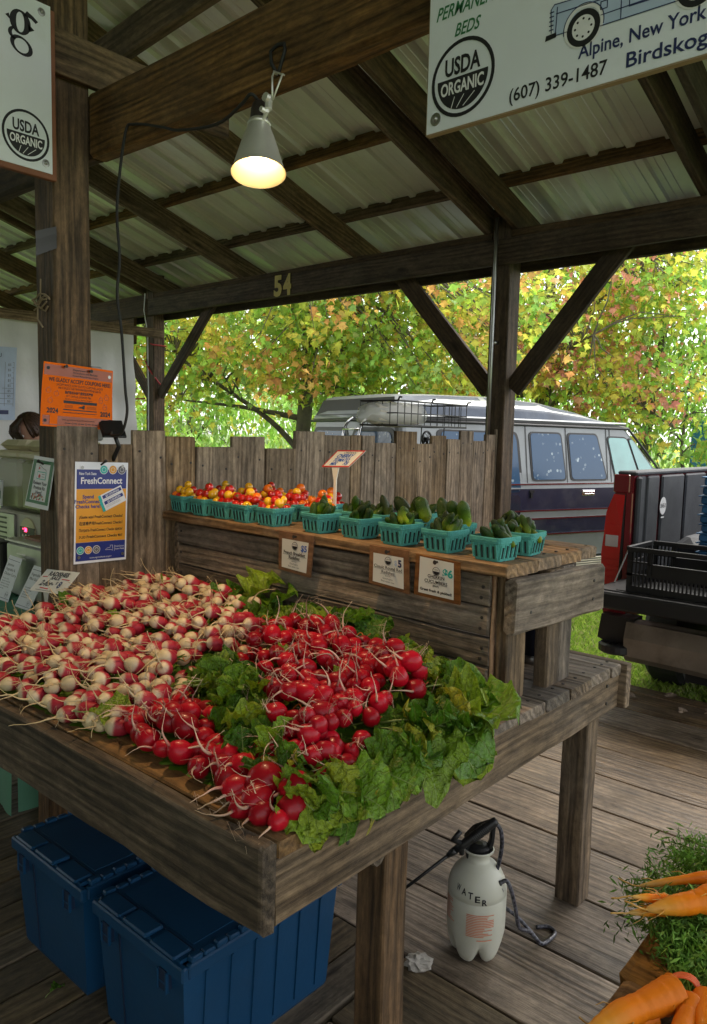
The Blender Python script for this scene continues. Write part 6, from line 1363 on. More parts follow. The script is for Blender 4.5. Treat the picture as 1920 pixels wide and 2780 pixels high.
# raised roof
g = G()
xs_ = [(.03, 2.12, .10), (.10, 2.31, .2), (.6, 2.335, .26), (1.4, 2.345, .27), (2.1, 2.31, .27), (2.7, 2.215, .24), (3.2, 2.10, .17), (3.37, 2.055, .10)]
rings = []
for x, zt_, ins in xs_:
    rings.append([(x, .085, 2.05), (x, .09+ins*.35, 2.05+(zt_-2.05)*.62), (x, .09+ins, zt_-.012), (x, .32+ins, zt_), (x, WV-.32-ins, zt_), (x, WV-.09-ins, zt_-.012), (x, WV-.09-ins*.35, 2.05+(zt_-2.05)*.62), (x, WV-.085, 2.05)])
loft(g, rings, [0]*7); obj('raised_roof', g, 'van_silver', van, VM, True)
def roof_pt(x, t):
    for a, b in zip(xs_[:-1], xs_[1:]):
        if a[0] <= x <= b[0]: f = (x-a[0])/(b[0]-a[0]); zt_ = a[1]+(b[1]-a[1])*f; ins = a[2]+(b[2]-a[2])*f
    if t < .62: k = t/.62; return (x, .085+(.005+ins*.35)*k, 2.05+(zt_-2.05)*t)
    k = (t-.62)/.38; return (x, .09+ins*.35+ins*.65*k, 2.05+(zt_-.012-2.05)*.62+(zt_-.012-2.05)*.38*k)
for xa, xb in ((.16, 1.22), (1.30, 3.22)):
    g = G(); g.grid(lambda u, v: (lambda p: (p[0], p[1]-.006, p[2]))(roof_pt(xa+(xb-xa)*u, .14+.82*v)), 14, 8); obj('roof_panel', g, 'van_roof_blue', van, VM, True)
g = G(); g.add([(.040, .16, 2.10), (.085, .22, 2.275), (.085, 1.76, 2.275), (.040, 1.86, 2.10)], [(0, 1, 2, 3)]); g.v = [(p[0]-.012, p[1], p[2]) for p in g.v]; obj('rear_roof_window', g, 'van_trim', van, VM)
g = G()
for s, y in ((1, .083), (-1, WV-.083)): g.tube([(.0, y, 2.035), (1.5, y, 2.035), (3.35, y, 2.03), (3.62, y-s*.035, 1.78), (3.86, y-s*.06, 1.55)], [.016, .018, .018, .016, .014], 6)
g.tube([(.012, .1, 2.035), (.005, 1.0, 2.04), (.012, WV-.1, 2.035)], .016, 6); obj('drip_rail', g, 'van_trim', van, VM, True)
for z0_, z1_, m_ in ((2.06, 2.078, 'van_trim'), (2.086, 2.10, 'chrome')):
    g = G(); g.box(.02, 3.3, .078, .085, z0_, z1_); obj('trim_strip', g, m_, van, VM)
def side_panel(name, pts, mat, off, parent=van, r=.05, yfn=side):
    """a rounded panel on the visible side, following the body's tumblehome"""
    n = len(pts); out = []
    for i in range(n):
        p, a, b = Vector(pts[i]), Vector(pts[i-1]), Vector(pts[(i+1) % n]); da = (a-p).normalized(); db = (b-p).normalized(); rr_ = min(r, (a-p).length*.45, (b-p).length*.45)
        for k in range(5): t = k/4; q = (p+da*rr_)*(1-t)**2+p*2*t*(1-t)+(p+db*rr_)*t*t; out.append((q.x, q.y))
    g = G(); m = len(out); vs = [(x, yfn(z)-off, z) for x, z in out]+[(x, yfn(z)+.01, z) for x, z in out]
    g.add(vs, [tuple(range(m))]+[(i, (i+1) % m, m+(i+1) % m, m+i) for i in range(m)]); return obj(name, g, mat, parent, VM)
wins = [('window', [(.55, 1.30), (.55, 1.94), (1.53, 1.935), (1.56, 1.86), (1.60, 1.30)], 'window_rain'), ('window', [(1.785, 1.435), (1.765, 1.945), (2.215, 1.945), (2.27, 1.435)], 'window_rain'), ('window', [(2.375, 1.435), (2.345, 1.945), (2.79, 1.945), (2.93, 1.435)], 'window_rain'), ('door_window', [(3.10, 1.425), (2.985, 1.92), (3.30, 1.915), (3.50, 1.44)], 'window_teal'), ('quarter_window', [(3.535, 1.45), (3.345, 1.90), (3.40, 1.90), (3.74, 1.55), (3.745, 1.45)], 'window_teal')]
def rain_mat():
    m, nt, b = newmat('window_rain'); tc = N(nt, 'ShaderNodeTexCoord'); v = N(nt, 'ShaderNodeTexVoronoi', Scale=17.); L(nt, tc.outputs['Object'], v.inputs['Vector']); n1 = N(nt, 'ShaderNodeTexNoise', Scale=5., Detail=6.); L(nt, tc.outputs['Object'], n1.inputs['Vector'])
    mr = N(nt, 'ShaderNodeMapRange'); mr.inputs['From Min'].default_value = .30; mr.inputs['From Max'].default_value = .24; L(nt, v.outputs['Distance'], mr.inputs['Value'])
    m2 = N(nt, 'ShaderNodeMapRange'); m2.inputs['From Min'].default_value = .5; m2.inputs['From Max'].default_value = .62; L(nt, n1.outputs['Fac'], m2.inputs['Value'])
    mu = N(nt, 'ShaderNodeMath', operation='MULTIPLY'); L(nt, mr.outputs[0], mu.inputs[0]); L(nt, m2.outputs[0], mu.inputs[1])
    mx = N(nt, 'ShaderNodeMixRGB'); mx.inputs['Color1'].default_value = (.045, .10, .19, 1); mx.inputs['Color2'].default_value = (.45, .55, .62, 1); L(nt, mu.outputs[0], mx.inputs['Fac']); L(nt, mx.outputs[0], b.inputs['Base Color']); b.inputs['Roughness'].default_value = .15; b.inputs['Coat Weight'].default_value = .15; b.inputs['Specular IOR Level'].default_value = .35
rain_mat()
for nm, pts, mt in wins:
    cx = sum(p[0] for p in pts)/len(pts); cz = sum(p[1] for p in pts)/len(pts); k = lambda f: [(cx+(x-cx)*f[0], cz+(z-cz)*f[1]) for x, z in pts]
    w0 = side_panel(nm, pts, mt, .010); 
    fr_ = side_panel('frame', k((1.09, 1.075)), 'van_trim', .006, w0, r=.06)
side_panel('louvre_panel', [(.55, 1.04), (.55, 1.27), (1.60, 1.27), (1.61, 1.04)], 'window_dark', .011)
g = G()
for x, z0_, z1_ in ((1.70, .42, 2.02), (2.305, .42, 2.02), (3.02, .42, 2.02), (2.96, .9, 2.02)): 
    ys = [side(z0_+(z1_-z0_)*i/8) for i in range(9)]; 
    for i in range(8): za, zb_ = z0_+(z1_-z0_)*i/8, z0_+(z1_-z0_)*(i+1)/8; g.add([(x-.006, ys[i]-.0025, za), (x+.006, ys[i]-.0025, za), (x+.006, ys[i+1]-.0025, zb_), (x-.006, ys[i+1]-.0025, zb_)], [(0, 1, 2, 3)])
obj('door_gap', g, 'van_trim', van, VM)
for x, z in ((2.55, 1.285), (3.12, 1.285)): g = G(); g.box(x, x+.17, -.035, -.010, z-.018, z+.018, b=.008); g.box(x-.02, x+.19, -.014, -.009, z-.035, z+.03, b=.004); obj('door_handle', g, 'chrome', van, VM)
g = G(); g.box(1.73, 1.76, -.03, -.008, 1.235, 1.30); g.box(1.72, 1.79, -.02, -.008, 1.29, 1.32); obj('door_latch', g, 'black_plastic', van, VM)
for z in (1.385, 1.09, 1.0, .82, .545): g = G(); g.box(.05, 4.55, -.016, -.004, z-.008, z+.008); obj('trim_strip', g, 'chrome', van, VM)
for k in range(6): g = G(); g.box(.4, 3.9, -.030, .0, .375+.026*k, .392+.026*k, b=.004); obj('sill_louvre', g, 'van_beige', van, VM)
g = G(); g.box(.9, 3.7, -.20, .0, .245, .275, b=.01); obj('running_board', g, 'van_beige', van, VM)
g = G(); g.tube([(3.75, -.05, .27), (3.86, -.12, .27), (3.92, -.10, .16)], .012, 6); obj('step_bracket', g, 'black_plastic', van, VM)
for y0_, y1_ in ((.16, .92), (1.10, 1.86)):
    g = G(); pts = rrect(y0_, y1_, 1.40, 1.92, 0, .09); m = len(pts); g.add([(-.012+.075*max(0, b-1.56)*.9, a, b) for a, b, c in pts]+[(.03, a, b) for a, b, c in pts], [tuple(range(m))]+[(i, (i+1) % m, m+(i+1) % m, m+i) for i in range(m)]); w0 = obj('rear_window', g, 'window_rain', van, VM)
    g = G(); pts = rrect(y0_-.045, y1_+.045, 1.355, 1.965, 0, .11); g.add([(-.006+.075*max(0, b-1.56)*.9, a, b) for a, b, c in pts]+[(.03, a, b) for a, b, c in pts], [tuple(range(m))]+[(i, (i+1) % m, m+(i+1) % m, m+i) for i in range(m)]); obj('frame', g, 'van_trim', w0, VM)
g = G()
for y in (.62, .96): g.tube(smooth_path([(-.10, y, .9), (-.11, y, 1.5), (-.10, y, 1.85), (-.06, y, 2.0), (.03, y, 2.07)], 4), .017, 8)
for k in range(5): g.tube([(-.10, .62, .98+.24*k), (-.10, .96, .98+.24*k)], .012, 6)
obj('ladder', g, 'chrome', van, VM, True)
g = G(); g.box(-.14, .02, -.02, WV+.02, .42, .60, b=.02); obj('bumper', g, 'chrome', van, VM)
g = G(); g.box(4.70, 4.86, -.02, WV+.02, .42, .60, b=.02); obj('bumper', g, 'chrome', van, VM)
for y in (.04, WV-.16): g = G(); g.box(-.03, .0, y, y+.12, .95, 1.25, b=.01); obj('tail_light', g, 'tail_red', van, VM)
for y in (.15, WV-.35): g = G(); g.box(4.74, 4.79, y, y+.2, .95, 1.12, b=.01); obj('headlight', g, 'tail_clear', van, VM)
def add_wheel(parent, M, R=.36, wd=.22):
    g = G(); g.lathe([(R*.58, -wd/2), (R*.92, -wd/2), (R, -wd*.36), (R, wd*.36), (R*.92, wd/2), (R*.58, wd/2)], 36); w0 = obj('wheel', g, 'tyre', parent, M, False)
    g = G(); g.lathe([(.03, -wd*.3), (R*.5, -wd*.34), (R*.585, -wd*.48), (R*.585, wd*.45)], 28); obj('rim', g, 'steel_dull', w0, M, True)
for x in (.85, 3.75):
    for y in (.14, WV-.14): add_wheel(van, VM @ T(x, y, .36) @ RX(math.pi/2))
g = G(); g.add([(3.80, .2, 1.60), (3.80, WV-.2, 1.60), (3.42, WV-.24, 1.98), (3.42, .24, 1.98)], [(0, 1, 2, 3)]); g.v = [(p[0]+.03, p[1], p[2]+.01) for p in g.v]; obj('windscreen', g, 'window_dark', van, VM)
# ------------------------------------------------------------------ pickup truck with the tailgate down
TM = T(-2.09, 4.95, GZ); WT = 1.98
tr = thing('pickup_truck', 'dark red pickup truck backed up to the platform with its tailgate down', 'truck', M=TM)
def bedside(s):
    f = lambda x: x if s > 0 else WT-x
    g = G(); prof = [(.03, .70), (.0, .80), (-.005, 1.0), (.02, 1.3), (.06, 1.55), (.09, 1.66), (.18, 1.66), (.185, .95), (.17, .70)]
    rings = [[(f(x), y, z) for x, z in prof] for y in (.0, .06, .55, 1.1, 1.7, 2.4)]; loft(g, rings, [0]*5); return g
for s in (1, -1):
    obj('bed_side', bedside(s), 'truck_red', tr, TM)
    f = (lambda x: x) if s > 0 else (lambda x: WT-x)
    g = G(); a, b = sorted((f(.07), f(.20))); g.box(a, b, -.005, 2.4, 1.661, 1.688, b=.008); obj('rail_cap', g, 'bed_liner', tr, TM)
    g = G()
    for (y0_, y1_, d_) in ((.035, .18, .19), (.20, .42, .198), (.46, .9, .205), (.95, 1.4, .205), (1.45, 2.38, .205)): a, b = sorted((f(.181), f(d_))); g.box(a, b, y0_, y1_, .985, 1.655, b=.012)
    a, b = sorted((f(.206), f(.40))); g.box(a, b, .75, 1.75, .985, 1.20, b=.05)
    for y in (.11, .145): a, b = sorted((f(.19), f(.212))); g.box(a, b, y, y+.018, 1.0, 1.16, b=.004)
    a, b = sorted((f(.186), f(.225))); g.box(a, b, .0, .034, .985, 1.655, b=.012)
    obj('bed_wall', g, 'bed_liner', tr, TM)
    # tail light wrapped round the corner
    g = G(); pts = [(.012, .93), (-.003, 1.02), (-.008, 1.14), (.004, 1.27), (.004, 1.30), (.012, 1.41), (.035, 1.47), (.062, 1.535), (.135, 1.53), (.125, 1.30), (.118, .925)]
    m = len(pts); g.add([(f(x), -.028+.012*(i in (0, 1, 2, 3, 4, 5, 6)), z) for i, (x, z) in enumerate(pts)]+[(f(x), .10, z) for x, z in pts], [tuple(range(m))]+[(i, (i+1) % m, m+(i+1) % m, m+i) for i in range(m)]); tl = obj('tail_light', g, 'tail_red', tr, TM)
    g = G(); a, b = sorted((f(.022), f(.108))); g.box(a, b, -.034, -.0285, 1.185, 1.262, b=.002); obj('reverse_lamp', g, 'tail_clear', tl, TM)
    for k in range(5): g = G(); a, b = sorted((f(.02), f(.112))); g.box(a, b, -.0315, -.0282, .975+.04*k if k < 4 else 1.33, .981+.04*k if k < 4 else 1.336); obj('lens_ridge', g, 'tail_red', tl, TM)
    g = G(); a, b = sorted((f(.137), f(.185))); g.box(a, b, -.022, .0, .90, 1.55, b=.006); obj('gate_jamb', g, 'truck_red', tr, TM)
    g = G(); a, b = sorted((f(.118), f(.138))); g.box(a, b, -.026, -.002, .92, 1.53); obj('light_seal', g, 'black_rubber', tr, TM)
    g = G(); a, b = sorted((f(.05), f(.16))); g.box(a, b, -.02, .0, 1.545, 1.665, b=.006); obj('corner_cap', g, 'truck_red', tr, TM)
g = G(); g.box(.21, WT-.21, .0, 2.4, .94, .98); obj('bed_floor', g, 'bed_liner', tr, TM)
for k in range(9): g = G(); g.box(.42+.13*k, .48+.13*k, .02, 2.38, .981, .989, b=.003); obj('bed_rib', g, 'bed_liner', tr, TM)
g = G(); g.box(.2, WT-.2, 2.36, 2.42, .94, 1.66); obj('bed_front', g, 'bed_liner', tr, TM)
g = G(); g.box(.155, WT-.155, -.57, -.03, .885, .985, b=.012); obj('tailgate', g, 'truck_black', tr, TM)
g = G(); g.box(.20, WT-.2, -.52, -.06, .9855, .992, b=.004)
for k in range(8): g.box(.30+.18*k, .40+.18*k, -.5, -.08, .9925, .997, b=.003)
obj('tailgate_liner', g, 'truck_black', tr, TM)
g = G(); g.tube([(.19, -.25, .99), (.185, -.02, 1.20)], .005, 6); obj('tailgate_cable', g, 'steel_dull', tr, TM); g = G(); g.tube([(WT-.19, -.25, .99), (WT-.185, -.02, 1.20)], .005, 6); obj('tailgate_cable', g, 'steel_dull', tr, TM)
g = G(); rings = [[(x, y-.02, z) for y, z in ((-.08, .46), (-.12, .50), (-.13, .62), (-.10, .72), (.0, .73), (.0, .46))] for x in (.23, .4, .99, WT-.4, WT-.23)]; rings[2] = [(x, y-.03, z) for x, y, z in rings[2]]; loft(g, rings, [0]*4); obj('bumper', g, 'bumper_metal', tr, TM)
for s in (1, -1):
    f = (lambda x: x) if s > 0 else (lambda x: WT-x)
    g = G(); pts = [(.0, .58), (.02, .74), (.24, .74), (.245, .48), (.10, .48), (.05, .56)]; m = len(pts); g.add([(f(x+.03), -.09, z) for x, z in pts]+[(f(x+.03), .05, z) for x, z in pts], [tuple(range(m)), tuple(range(m, 2*m))[::-1]]+[(i, (i+1) % m, m+(i+1) % m, m+i) for i in range(m)]); obj('bumper_end', g, 'black_plastic', tr, TM)
    g = G(); c = .16; g.prism([(f(c+.11*math.cos(a)), -.10+.09*math.sin(a)) for a in [2*math.pi*i/20 for i in range(20)]], .50, .565, 0, None, cap=.012)
    for i in range(4):
        for j in range(3): xx = c-.06+.035*i; g.box(f(xx)-.008, f(xx)+.008, -.15+.035*j-.003, -.15+.035*j+.003, .566, .571)
    obj('bumper_step', g, 'black_plastic', tr, TM)
g = G(); g.box(.55, WT-.55, .05, 5.4, .42, .62); g.box(.56, WT-.56, .06, .5, .36, .45); obj('chassis', g, 'truck_black', tr, TM)
for y in (1.15, 4.9):
    for x in (.16, WT-.16): add_wheel(tr, TM @ T(x, y, .41) @ RY(math.pi/2), .41, .28)
g = G(); rings = [rrect(.0, WT, 2.45, 5.9, .55, .12), rrect(-.005, WT+.005, 2.44, 5.95, 1.0, .12), rrect(.03, WT-.03, 2.45, 5.88, 1.30, .12), rrect(.06, WT-.06, 2.47, 4.55, 1.38, .12), rrect(.20, WT-.20, 2.62, 3.75, 1.92, .12), rrect(.26, WT-.26, 2.75, 3.6, 1.97, .12)]; loft(g, rings, [0]*5); obj('cab', g, 'truck_red', tr, TM, False)
g = G(); g.add([(.25, 2.49, 1.45), (WT-.25, 2.49, 1.45), (WT-.32, 2.59, 1.85), (.32, 2.59, 1.85)], [(0, 1, 2, 3)]); obj('rear_window', g, 'window_dark', tr, TM)
for s in (1, -1):
    f = (lambda x: x) if s > 0 else (lambda x: WT-x); g = G(); g.add([(f(.075), 2.75, 1.44), (f(.075), 4.3, 1.44), (f(.18), 3.7, 1.86), (f(.18), 2.85, 1.86)], [(0, 1, 2, 3)]); g.v = [(p[0]-.02*s, p[1], p[2]) for p in g.v]; obj('side_window', g, 'window_dark', tr, TM)
o, sh = None, Sheet(tr, TM @ frame((.2065, .42+.06, 1.44), (0, 1, 0), (0, 0, 1), (1, 0, 0)))
sh.disc('print_white', 0, 0, .062, 1); sh.text('print_black', 'LINE-X', 0, -.012, .04, 2, bold=.001, width=.105); sh.rect('print_white', -.03, -.085, .03, -.075, 1); sh.done({'print_white': 'sticker'})
# ------------------------------------------------------------------ black crate on the tailgate
cr_ = thing('produce_crate', 'black slotted plastic produce crate standing on the open tailgate', 'crate', (-1.43, 4.66, .705+.0125)); M = PM[cr_.name]
hx, hy, H = .30, .195, .265
g = G(); g.box(-hx+.004, hx-.004, -hy+.004, hy-.004, 0, .008); obj('base', g, 'crate_black', cr_, M)
def crate_wall(ln, thick=.010):
    g = G(); W2 = ln/2
    g.box(-W2, W2, -thick, 0, 0, .035); g.box(-W2, W2, -thick*1.8, .002, H-.028, H, b=.003); g.box(-W2, W2, -thick, 0, .095, .108); g.box(-W2, -W2+.03, -thick, 0, .035, H-.028); g.box(W2-.03, W2, -thick, 0, .035, H-.028)
    n = int((ln-.06)/.022)
    for k in range(n+1):
        x = -W2+.03+(ln-.06)*k/n
        mid = abs(x) < ln*.26
        if not mid: g.box(x-.0045, x+.0045, -thick, 0, .108, H-.028)
        g.box(x-.0045, x+.0045, -thick, 0, .035, .095)
    g.box(-ln*.26, ln*.26, -thick, 0, .108, .165); g.box(-ln*.29, ln*.29, -thick*1.5, .001, .165, .175)
    for s in (-1, 1): g.box(s*ln*.28-.006, s*ln*.28+.006, -thick*1.5, .001, .108, H-.028)
    g.box(-W2, W2, -thick*1.4, .001, .172, .182) if False else None
    for s in (-1, 1): a, b = sorted((s*ln*.28, s*W2)); g.box(a, b, -thick*1.2, .001, .172, .182)
    return g
for Mx, ln in ((T(0, -hy, 0), 2*hx), (T(0, hy, 0) @ RZ(math.pi), 2*hx), (T(-hx, 0, 0) @ RZ(-math.pi/2), 2*hy-.024), (T(hx, 0, 0) @ RZ(math.pi/2), 2*hy-.024)): obj('slotted_wall', crate_wall(ln), 'crate_black', cr_, M @ Mx)
st_ = thing('tray_stack', 'stack of dark blue plastic trays in the truck bed at the right edge', 'trays', (-1.37, 5.55, .705)); M = PM[st_.name]
for k in range(11):
    g = G(); o_ = random.uniform(-.008, .008); g.box(-.22+o_, .26+o_, -.25, .25, .0+.062*k, .05+.062*k, b=.008); g.box(-.235+o_, .275+o_, -.265, .265, .05+.062*k, .058+.062*k, b=.003); obj('tray', g, 'strap_blue', st_, M)
# ------------------------------------------------------------------ trees
def maple_leaf():
    half = [(.0, .0), (.10, .10), (.34, .02), (.26, .22), (.50, .40), (.27, .45), (.22, .62), (.10, .56), (.0, 1.0)]
    pts = [(0, 0, 0)]+[(x, y, .22*x-.12*y*y) for x, y in half[1:]]+[(-x, y, .22*x-.12*y*y) for x, y in half[-2:0:-1]]
    n = len(pts); return np.array(pts)-np.array((0, .0, 0)), np.array([(0, i, i+1) for i in range(1, n-1)])
def oval_leaf():
    pts = [(0, 0, 0), (.2, .25, .05), (.24, .5, .04), (.14, .8, .0), (0, 1.05, -.1), (-.14, .8, .0), (-.24, .5, .04), (-.2, .25, .05)]; n = len(pts); return np.array(pts), np.array([(0, i, i+1) for i in range(1, n-1)])
def rotmats(n, rng, droop):
    yaw = rng.uniform(0, 2*np.pi, n); pit = rng.normal(-droop, .55, n); rol = rng.normal(0, .6, n)
    cy, sy, cp, sp_, c_, s_ = np.cos(yaw), np.sin(yaw), np.cos(pit), np.sin(pit), np.cos(rol), np.sin(rol); z = np.zeros(n); o_ = np.ones(n)
    Rz = np.stack([np.stack([cy, -sy, z], 1), np.stack([sy, cy, z], 1), np.stack([z, z, o_], 1)], 1)
    Rx = np.stack([np.stack([o_, z, z], 1), np.stack([z, cp, -sp_], 1), np.stack([z, sp_, cp], 1)], 1)
    Ry = np.stack([np.stack([c_, z, s_], 1), np.stack([z, o_, z], 1), np.stack([-s_, z, c_], 1)], 1)
    return Rz @ Rx @ Ry
def foliage(name, parent, centres, per, rad, size, colfn, seed, shape=maple_leaf, droop=.9):
    rng = np.random.default_rng(seed); Vb, Fb = shape(); k = len(Vb); n = len(centres)*per
    C0 = np.repeat(np.array(centres), per, 0); P = C0+rng.normal(0, rad, (n, 3))*np.array((1, 1, .62)); R = rotmats(n, rng, droop); S = size*rng.uniform(.45, 1.35, n)
    V = (np.einsum('nij,kj->nki', R, Vb)*S[:, None, None]+P[:, None, :]).reshape(-1, 3); F = (Fb[None]+(np.arange(n)*k)[:, None, None]).reshape(-1, 3)
    cc = np.repeat(np.array([colfn(c, rng) for c in centres]), per, 0)*rng.uniform(.75, 1.3, (n, 1))*(1+rng.normal(0, .07, (n, 3)))
    return bulk(name, V, F, 'tree_leaf', np.repeat(np.clip(cc, .005, .95), k, 0), parent)
def tree(label, base, trunk, r0, limbs, blobs, ncl, per, size, colfn, seed, shape=maple_leaf, group=None, rad=.2, droop=.9, twigs=.5):
    """trunk: points relative to base; limbs: lists of points; blobs: (centre, radii) of the crown"""
    rng = np.random.default_rng(seed); r = random.Random(seed); t = thing('tree', label, 'tree', base, 0, group); B = Vector(base)
    g = G(); pts = smooth_path([B+Vector(p) for p in trunk], 5); m = len(pts); g.tube(pts, [r0*(1.25 if i == 0 else 1)*(1-.75*i/(m-1))+r0*.05*math.sin(i*1.7) for i in range(m)], 12); obj('trunk', g, 'bark', t, I4, True)
    allp = list(pts[m//3:])
    for lm in limbs:
        g = G(); q = smooth_path([B+Vector(p) for p in lm], 5); k = len(q); rl = r0*.32; g.tube(q, [rl*(1-.8*i/(k-1)) for i in range(k)], 8); obj('limb', g, 'bark', t, I4, True); allp += q[2:]
    cents = []
    wsum = sum(b[1][0]*b[1][1]*b[1][2] for b in blobs)
    for c, rr_ in blobs:
        nn = int(ncl*rr_[0]*rr_[1]*rr_[2]/wsum)
        d = rng.normal(0, 1, (nn, 3)); d /= np.linalg.norm(d, axis=1)[:, None]; u = rng.uniform(.25, 1, nn)**.45; cents += [tuple(np.array(base)+np.array(c)+d[i]*u[i]*np.array(rr_)) for i in range(nn)]
    g = G(); ap = np.array([tuple(p) for p in allp])
    for c in cents:
        if r.random() > twigs: continue
        i = int(np.argmin(((ap-np.array(c))**2).sum(1))); a = Vector(ap[i]); b = Vector(c); mid = (a+b)/2+Vector((r.uniform(-.15, .15), r.uniform(-.15, .15), r.uniform(-.05, .2))); g.tube([a, (a+mid)/2+Vector((0, 0, .03)), mid, (mid+b)/2, b], [.016, .013, .010, .007, .003], 4, caps=False)
    if g.v: o = obj('twigs', g, 'bark', t, I4); o['kind'] = 'stuff'
    o = foliage('crown', t, cents, per, rad, size, colfn, seed+1, shape, droop); return t
def pick(rng, opts): w_ = np.array([o[0] for o in opts], float); return np.array(opts[rng.choice(len(opts), p=w_/w_.sum())][1])
YG, GR, YE, OR, SA, DG, LG = (.58, .63, .10), (.33, .54, .09), (.72, .65, .11), (.80, .47, .15), (.80, .36, .25), (.18, .34, .08), (.43, .64, .19)
patch = lambda c, k=0.: .5+.5*math.sin(c[0]*1.9+math.sin(c[2]*2.3+k)*1.4+k)*math.cos(c[2]*1.7+c[1]*.9+k)
c1 = lambda c, rng: pick(rng, [(6, YG), (5*(1-patch(c)), GR), (4*patch(c), YE), (4.5*patch(c, 2.)**2, OR), (1.5, LG)])
tree('yellow and orange maple tree behind the fence, left of the van', (-8.15, 8.05, GZ), [(0, 0, -.1), (.02, 0, 1.3), (.1, .05, 2.8), (.05, .1, 4.6), (.2, .1, 7)], .15,
     [[(.02, 0, 1.6), (-.35, -.25, 2.05), (-.95, -.7, 2.55), (-1.7, -1.2, 3.1), (-2.4, -1.5, 3.5)], [(.05, 0, 2.1), (-.7, -.5, 2.25), (-1.7, -.9, 2.35)], [(.1, .05, 3.0), (.8, .2, 3.7), (1.6, .3, 4.3)], [(.08, .05, 2.6), (-.6, .4, 3.6), (-1.2, .8, 4.6)], [(.1, 0, 3.4), (.7, -.6, 4.2), (1.2, -1.3, 4.6)]],
     [((-.6, -.3, 4.2), (3.0, 2.4, 1.9)), ((-1.9, -1.0, 2.9), (1.5, 1.2, .95)), ((1.9, .6, 3.6), (2.2, 1.4, 1.5)), ((-2.6, -.6, 4.0), (1.4, 1.4, 1.5)), ((.6, -.9, 3.1), (1.3, .9, .8))], 780, 17, .125, c1, 11)
c1b = lambda c, rng: pick(rng, [(5, YG), (5, GR), (2, LG), (1.2, OR)])
tree('slender maple trunk with yellow green leaves close behind the orange one', (-8.35, 9.1, GZ), [(0, 0, -.1), (.05, 0, 1.5), (.0, .05, 3.2), (.1, 0, 6)], .15, [[(0, 0, 2.6), (.7, -.2, 3.3), (1.3, -.3, 3.9)]], [((.3, 0, 4.1), (2.2, 1.6, 1.8)), ((1.0, .2, 2.9), (1.4, 1.0, .7))], 320, 17, .12, c1b, 17)
c2 = lambda c, rng: pick(rng, [(5, YG), (4, GR), (1.5, YE), ((11 if c[0] > -6.2 else 3.5)*patch(c, 1.)**2, SA), (2*patch(c, 1.), OR)])
tree('maple tree turning salmon red above the van roof', (-6.45, 12.1, GZ), [(0, 0, -.1), (.05, 0, 1.6), (.15, .0, 3.4), (.1, .1, 6.5)], .2,
     [[(.05, 0, 2.2), (.8, -.3, 2.7), (1.7, -.6, 2.6), (2.6, -.8, 2.1)], [(.1, 0, 2.9), (-.7, -.3, 3.6), (-1.4, -.5, 4.2)], [(.15, 0, 3.2), (1.0, -.2, 4.0), (1.9, -.3, 4.6)], [(.1, 0, 2.4), (.9, -.8, 3.2), (1.6, -1.4, 3.4)]],
     [((.2, -.2, 4.6), (2.6, 1.8, 1.9)), ((1.7, -.7, 3.2), (1.6, 1.1, 1.1)), ((-1.3, -.3, 3.7), (1.5, 1.1, 1.3)), ((2.2, -.9, 2.5), (.9, .8, .7)), ((.2, -.9, 3.0), (1.3, .8, .6))], 700, 17, .125, c2, 23)
c3 = lambda c, rng: pick(rng, [(6, GR), (3, LG), (1, DG)])
tree('green tree with a dark forked trunk at the right behind the truck', (-4.95, 13.2, GZ), [(0, 0, -.1), (.0, 0, 1.9), (.1, 0, 2.6), (.3, .1, 5.5)], .14, [[(0, 0, 2.0), (-.45, -.1, 2.6), (-.9, -.1, 3.4)], [(.02, 0, 2.1), (.6, -.1, 2.7), (1.3, -.2, 3.2)]], [((.2, 0, 4.0), (1.7, 1.3, 1.3)), ((1.3, -.2, 3.0), (1.0, .8, .7)), ((-.6, 0, 3.1), (1.0, .8, .6))], 330, 15, .12, c3, 31, oval_leaf)
tree('small green sapling with several thin stems beside the painted cabinet', (-4.0, 12.5, GZ), [(0, 0, -.05), (.05, 0, .9), (-.1, 0, 1.7), (-.05, 0, 2.6)], .05, [[(.02, 0, .6), (.3, 0, 1.3), (.6, -.1, 2.0)], [(.03, 0, .8), (-.4, 0, 1.4), (-.6, 0, 2.0)], [(.03, 0, .5), (.5, .1, .9), (.9, .1, 1.5)]], [((.1, 0, 2.1), (1.0, .7, .6)), ((.3, .1, 1.3), (.8, .5, .4))], 90, 12, .12, c3, 37, oval_leaf)
cf = lambda c, rng: pick(rng, [(5, LG), (4, GR), (1.2, (.28, .40, .12)), (.6, YE)])
for i, (x, y, h, lab) in enumerate(((-15.5, 11.5, 5.0, 'light green background tree far to the left of the maple'), (-13.2, 14.2, 6.2, 'tall light green background tree left of the orange maple'), (-11.8, 19.0, 6.5, 'light green background tree straight behind the orange maple'), (-8.8, 20.5, 7.2, 'tall background tree behind the van'), (-5.6, 23.0, 5.4, 'round background tree beyond the red maple'), (-2.6, 24.0, 4.6, 'low background tree at the far right edge'), (-18.5, 18.0, 7.0, 'broad background tree at the far left'))):
    tree(lab, (x, y, GZ), [(0, 0, -.1), (.1, 0, h*.35), (0, .1, h*.85)], .18, [[(.05, 0, h*.3), (.9, 0, h*.45), (1.7, .1, h*.6)], [(.05, 0, h*.32), (-.9, .1, h*.5), (-1.6, 0, h*.6)]], [((0, 0, h*.60), (2.3, 1.7, h*.34)), ((-.9, -.3, h*.34), (1.6, 1.2, h*.17)), ((1.1, 0, h*.36), (1.5, 1.2, h*.18))], 260, 15, .18, cf, 50+i, oval_leaf, 'light green trees beyond the lawn', rad=.34, twigs=.25)
